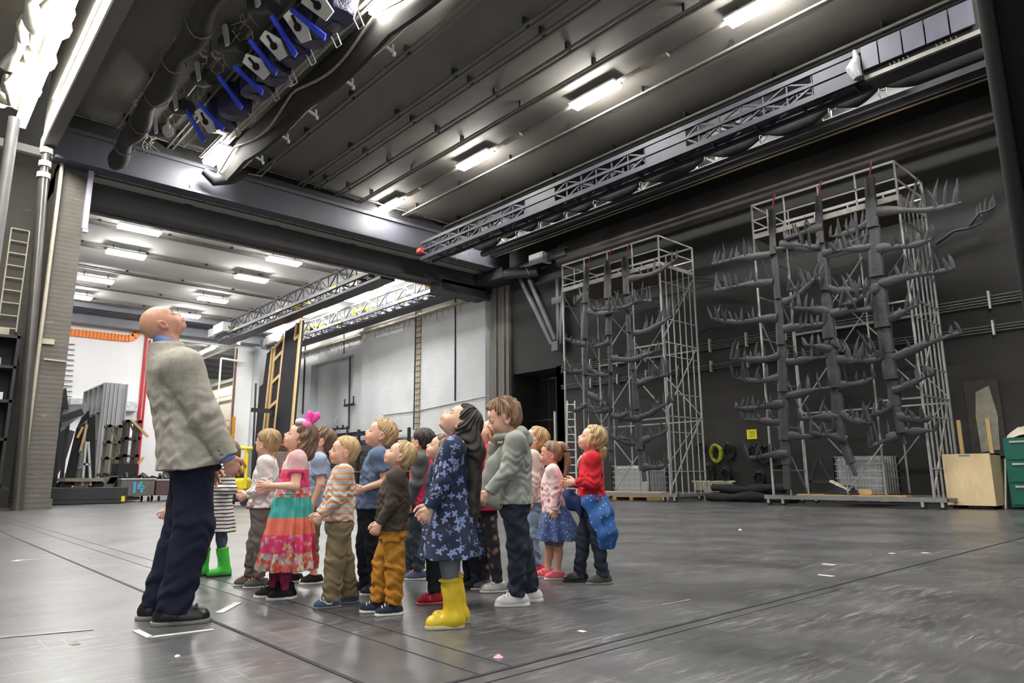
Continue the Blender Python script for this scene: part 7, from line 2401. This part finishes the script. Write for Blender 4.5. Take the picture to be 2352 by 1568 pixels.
    for k in 'LR':
        o = p.shoe(k, m_reds, cloth('pink_sole', rgb((214, 120, 128))), 1.08, lace=m_reds)
        if k == 'L':
            a = p.an[k]*vec(1, 1, 0)+vec(0, .033*h, 0)
            P = [a+vec(.030*h, 0, .022*h), a+vec(.034*h, 0, .046*h), a+vec(.018*h, .001*h, .024*h), a+vec(.022*h, -.002*h, .048*h)]
            p.mb('shoe_mark', MB().tube(P, .0036*h, 6), cloth('pale_pink', rgb((240, 150, 150))), o)
    p.hair('bob', rgb((124, 98, 76)), 'hair_light_brown', length=.03)

    # twin-patterned dress and hidden child behind the long haired girl
    star = m_spots('navy_star_print', rgb((30, 36, 58)), rgb((128, 144, 184)), 22, .36, .025, rgb((38, 46, 72)), star=True)
    p = Person('person half hidden behind the long haired girl, dark jeans and patterned dress edge showing', (1088, 1350), 1.20, 0, skin=SK, detail=.0055)
    p.hair_c = np.array(DB)
    p.pose(head_up=20, feet=((-.02, .05, 4), (.03, -.05, -4))).body()
    p.top('dress_top', star, hem=.42, seed=66)
    p.skirt(star, .55, .20, .10, .145, 7, .012, name='dress_skirt', seed=4.0)
    p.trousers(m_denim, top=.48, end=.05, fit=.9)
    for k in 'LR': p.shoe(k, m_blackcanvas, m_soled)
    p.hair('short', DB, 'hair_dark_brown')

    # long dark hair, yellow boots
    p = Person('person with very long dark hair, navy star print dress and yellow rubber boots', (1034, 1436), 1.27, 4, skin=SK)
    p.hair_c = np.array(BK)
    h = p.h
    p.pose(hips=(.01, 0), chest=(-.005, 0), head_up=52, arms={'L': ((.28, .14, -1), (.52, -.08, -1), .8), 'R': ((.28, .14, -1), (.6, -.08, -1), .8)}, feet=((.0, .05, 5), (-.03, -.05, -3)), knees=(.005, .005)).body()
    p.top('dress_top', star, hem=.43, fit=1.02, folds=.0025, seed=71)
    p.skirt(star, .60, .285, .098, .150, 6, .012, name='dress_skirt', seed=1.4, squash=.85)
    p.trousers(cloth('grey_tights', rgb((112, 118, 122)), .08), top=.48, end=.15, fit=.84, flare=.9, folds=.001, name='tights')
    for k in 'LR': p.boot(k, m_yelb, mat('boot_sole_cream', rgb((186, 178, 140)), 0.6), .205, rim=m_yelb)
    p.hair('long', BK, 'hair_near_black', tufts=.012, length=.40*h, seed=18)

    # red cardigan behind
    p = Person('person in red top, flowered leggings and silver trainers behind the hoodie boy', (1130, 1356), 1.27, 2, skin=SK)
    p.hair_c = np.array(BL)
    p.pose(hips=(.03, 0), chest=(.02, 0), head_up=38, arms={'L': ((.15, .12, -1), (.3, -.04, -1), .7), 'R': ((.15, .12, -1), (.3, -.04, -1), .7)}, feet=((-.03, .05, 6), (.04, -.05, -4)), knees=(.0, .01)).body()
    p.top('cardigan', cloth('raspberry_knit', rgb((198, 44, 72)), .08), hem=.44, folds=.003, seed=81)
    p.trousers(m_spots('flowered_leggings', rgb((40, 38, 40)), rgb((150, 120, 120)), 14, .22, .12), top=.48, end=.05, fit=.86, flare=.9, folds=.002, name='leggings')
    for k, m_ in (('L', m_silver), ('R', m_greysho)):
        o = p.shoe(k, m_, m_sole, 1.08)
        a = p.an[k]; d = p.toe[k]; sd = np.cross((0, 0, 1), d); hh = p.h
        for q in (.034, .055):
            c = a*vec(1, 1, 0)+d*q*hh+vec(0, 0, (.058-(q-.034)*.55)*hh)
            p.mb('strap', MB().tube([c-sd*.026*hh-vec(0, 0, .014*hh), c+vec(0, 0, .004*hh), c+sd*.026*hh-vec(0, 0, .014*hh)], .006*hh, 6, True, .5), m_, o)
    p.hair('short', BL, 'hair_blond')

    # hoodie boy
    p = Person('person in open grey hoodie and white trainers, hand at his chin', (1186, 1386), 1.35, 4, skin=SK)
    p.hair_c = np.array(BR)
    h = p.h
    p.pose(hips=(.01, 0), chest=(.0, 0), neck=(.035, 0), head_up=-12, head_turn=4, arms={'L': ((.30, .16, -1), (.74, -.05, -.80), .9), 'R': ((.55, .05, -.60), (-.05, -.42, 1), .9)}, feet=((.0, .055, 5), (-.075, -.055, -5)), knees=(-.008, -.005)).body()
    mh = cloth('grey_green_sweat_cloth', rgb((152, 155, 146)), .08, 10)
    p.top('hoodie', mh, hem=.46, fit=1.08, folds=.0035, seed=91, neck=.046)
    f = Field(p.nk-vec(.14*h, .12*h, .12*h), p.nk+vec(.10*h, .12*h, .08*h), p.detail*1.2)
    c = p.nk+vec(-.058*h, 0, -.018*h)
    f.ell(c, (.062*h, .082*h, .058*h), None, 0)
    f.cone(c+vec(-.02*h, 0, -.03*h), c+vec(-.02*h, 0, -.075*h), .045*h, .02*h, k=.03*h)
    for sg in (1, -1): f.cone(c+vec(.0, sg*.06*h, .012*h), p.nk+vec(.055*h, sg*.045*h, -.02*h), .022*h, .014*h, k=.02*h)
    f.ell(c+vec(.045*h, 0, .045*h), (.055*h, .058*h, .05*h), None, .01*h, 'sub'); f.folds(.004*h, 55/h, 5)
    field_object(f, 'hood', mh, p.root)
    # front flap blown forward
    f = Field(p.hip-vec(.1*h, .12*h, .1*h), p.ch+vec(.26*h, .12*h, .1*h), p.detail*1.3)
    P = [p.ch+vec(.055*h, .03*h, -.04*h), p.ch*.55+p.hip*.45+vec(.100*h, .035*h, 0), p.hip+vec(.150*h, .03*h, .035*h)]
    f.cone(P[0], P[1], .020*h, .040*h, k=.03*h, flat=((0, 1, 0), .6)); f.cone(P[1], P[2], .040*h, .036*h, k=.03*h, flat=((0, 1, 0), .7))
    f.cone(P[2], p.hip+vec(.07*h, .04*h, .02*h), .034*h, .05*h, k=.03*h, flat=((0, 1, 0), .7))
    f.folds(.004*h, 50/h, 8)
    field_object(f, 'hoodie_flap', mh, p.root)
    p.trousers(m_denim, top=.465, end=.045, fit=1.0, flare=1.05, folds=.005, seed=17)
    for k in 'LR': p.shoe(k, m_wshoe, m_wshoe, 1.12, lace=m_lacew, sole=.016)
    p.hair('short', rgb((134, 106, 78)), 'hair_tawny', tufts=.024, seed=21, fringe=.05, volume=1.03)

    # pale pink top, light jeans
    p = Person('person in plain pale pink top and light blue jeans behind the small girl', (1226, 1312), 1.27, 0, skin=SK)
    p.hair_c = np.array(BL)
    h = p.h
    p.pose(chest=(-.01, 0), head_up=28, arms={'L': ((-.05, .12, -1), (.20, -.02, -1), .9), 'R': HANG}, feet=((-.02, .05, 5), (.05, -.05, -4))).body()
    p.top('top', cloth('blush_cotton', rgb((208, 186, 178)), .06), hem=.45, folds=.004, seed=95)
    p.trousers(m_ldenim, top=.48, end=.05, fit=.92, folds=.004)
    for k in 'LR': p.shoe(k, m_pinks, m_soleg, 1.05)
    mhb = m_hair('hair_sandy', rgb((176, 142, 100)))
    p.hair('up', rgb((176, 142, 100)), 'hair_sandy', seed=24)
    p.tail(p.hp(-.46, 0, .62), [p.hp(-.60, 0, .40), p.hp(-.55, 0, .05)], .035*h, .012*h, mhb)

    # small girl with blue skirt
    p = Person('small person in printed pale pink shirt and flared blue skirt, long ponytail', (1278, 1328), 1.11, 2, skin=rgb((214, 160, 134)))
    p.hair_c = np.array(BR)
    h = p.h
    p.pose(hips=(.0, 0), chest=(.012, 0), head_up=2, arms={'L': ((-.12, .12, -1), (.06, -.02, -1), .8), 'R': HANG}, feet=((-.01, .05, 6), (.06, -.05, -4)), knees=(-.01, .01)).body()
    mp = m_spots('pink_shirt_motifs', rgb((226, 196, 194)), rgb((178, 104, 104)), 9, .20, .05, rgb((232, 206, 204)))
    p.top('shirt', mp, hem=.455, folds=.0025, belly=.012, seed=101)
    msk = m_spots('blue_dotted_skirt', rgb((62, 78, 124)), rgb((150, 166, 206)), 40, .24, .06, rgb((74, 92, 138)))
    p.skirt(msk, .52, .265, .095, .165, 8, .020, off=(-.035, 0), seed=3.1)
    p.trousers(m_spots('dotted_grey_leggings', rgb((112, 112, 116)), rgb((190, 190, 190)), 50, .25, .08), top=.45, end=.225, fit=.84, flare=.95, folds=.001, name='leggings')
    for k in 'LR':
        o = p.shoe(k, m_coral, m_sole, 1.08, sole=.016)
        a = p.an[k]; d = p.toe[k]; sd = np.cross((0, 0, 1), d)
        for q in (.036, .056):
            c = a*vec(1, 1, 0)+d*q*h+vec(0, 0, (.060-(q-.034)*.55)*h)
            p.mb('strap', MB().tube([c-sd*.026*h-vec(0, 0, .014*h), c+vec(0, 0, .004*h), c+sd*.026*h-vec(0, 0, .014*h)], .006*h, 6, True, .5), m_coral, o)
    mhp = m_hair('hair_light_brown', rgb((116, 90, 68)))
    p.hair('pony', rgb((116, 90, 68)), 'hair_light_brown', seed=27)
    b = p.hp(-.36, .03, .93)
    p.tail(b, [p.hp(-.62, 0, .72), p.hp(-.70, .0, .20), p.hp(-.66, 0, -.25), p.hp(-.55, 0, -.62)], .030*h, .014*h, mhp)
    p.ball('hair_band', b, .020*h, mat('hairband_amber', rgb((236, 176, 44)), 0.5), sc=(1, 1, .8))

    # right girl
    p = Person('person in red cardigan with a blue star jacket tied round the waist, blond ponytail', (1360, 1338), 1.23, 8, skin=SK)
    p.hair_c = np.array(BL)
    h = p.h
    p.pose(hips=(-.01, 0), chest=(-.015, 0), head_up=26, arms={'L': ((-.10, .14, -1), (.98, -.18, .02), .8), 'R': ((0, .12, -1), (.95, -.25, -.05), .8)}, feet=((-.06, .055, 10), (.07, -.055, -4)), knees=(.0, .01)).body()
    p.top('cardigan', cloth('red_knit', rgb((202, 42, 52)), .08), hem=.50, folds=.004, seed=111)
    p.mb('shirt_front', MB().tube([p.ch+vec(.060*h, .015*h, .0), p.ch+vec(.082*h, .008*h, -.035*h), p.ch+vec(.089*h, .0, -.08*h)], [.006*h, .008*h, .003*h], 8), m_lacew)
    p.trousers(m_denim, top=.48, end=.05, fit=.95, folds=.005, seed=19)
    mj = m_spots('blue_star_jacket', rgb((44, 92, 158)), rgb((150, 186, 226)), 30, .20, .06, rgb((64, 112, 176)))
    f = Field(p.hip-vec(.20*h, .20*h, .32*h), p.hip+vec(.18*h, .20*h, .12*h), p.detail*1.25)
    f.loft([(.47*h, p.hip[0], 0, .094*h, .112*h), (.53*h, p.hip[0], 0, .090*h, .106*h)], k=.01*h)
    f.loft([(.20*h, p.hip[0]-.075*h, .05*h, .045*h, .05*h), (.30*h, p.hip[0]-.070*h, .03*h, .075*h, .10*h), (.42*h, p.hip[0]-.045*h, .01*h, .088*h, .125*h), (.52*h, p.hip[0]-.01*h, 0, .09*h, .108*h)], k=.02*h, pleat=(7, .002*h, .012*h, 1.0))
    f.cone(p.hip+vec(.04*h, .105*h, .02*h), p.hip+vec(-.035*h, .135*h, -.16*h), .030*h, .032*h, k=.03*h, flat=((0, 1, 0), .5))
    f.folds(.006*h, 48/h, 6)
    f.plane_cut(p.hip+vec(.035*h, 0, -.03*h), unit((1, 0, -.35)), .01*h) if False else None
    field_object(f, 'tied_jacket', mj, p.root)
    f = Field(p.hip+vec(.02*h, -.12*h, -.06*h), p.hip+vec(.20*h, .12*h, .16*h), p.detail*1.2)
    f.cone(p.hip+vec(.07*h, .05*h, .03*h), p.hip+vec(.150*h, .03*h, .065*h), .022*h, .030*h, k=.02*h); f.cone(p.hip+vec(.150*h, .03*h, .065*h), p.hip+vec(.135*h, .045*h, .0), .030*h, .020*h, k=.03*h); f.cone(p.hip+vec(.10*h, .05*h, .03*h), p.hip+vec(.085*h, .075*h, -.05*h), .024*h, .016*h, k=.03*h); f.folds(.006*h, 60/h, 9)
    field_object(f, 'knotted_sleeve', cloth('deep_blue_cloth', rgb((36, 52, 88))), p.root)
    p.shoe('L', m_dgsho, m_soleg, 1.12, sole=.016); p.shoe('R', m_leather, m_soled, 1.12, sole=.016)
    p.hair('up', BL, 'hair_blond', seed=30)
    mhb = m_hair('hair_blond', BL)
    p.tail(p.hp(-.42, .02, .38), [p.hp(-.56, .02, .20), p.hp(-.52, .02, -.15), p.hp(-.42, .02, -.45)], .034*h, .012*h, mhb)
    for sg in (1, -1): p.tail(p.hp(.10, sg*.30, .62), [p.hp(.08, sg*.33, .40), p.hp(.02, sg*.31, .10)], .018*h, .008*h, mhb, 'side_lock')


build_man()
build_children()
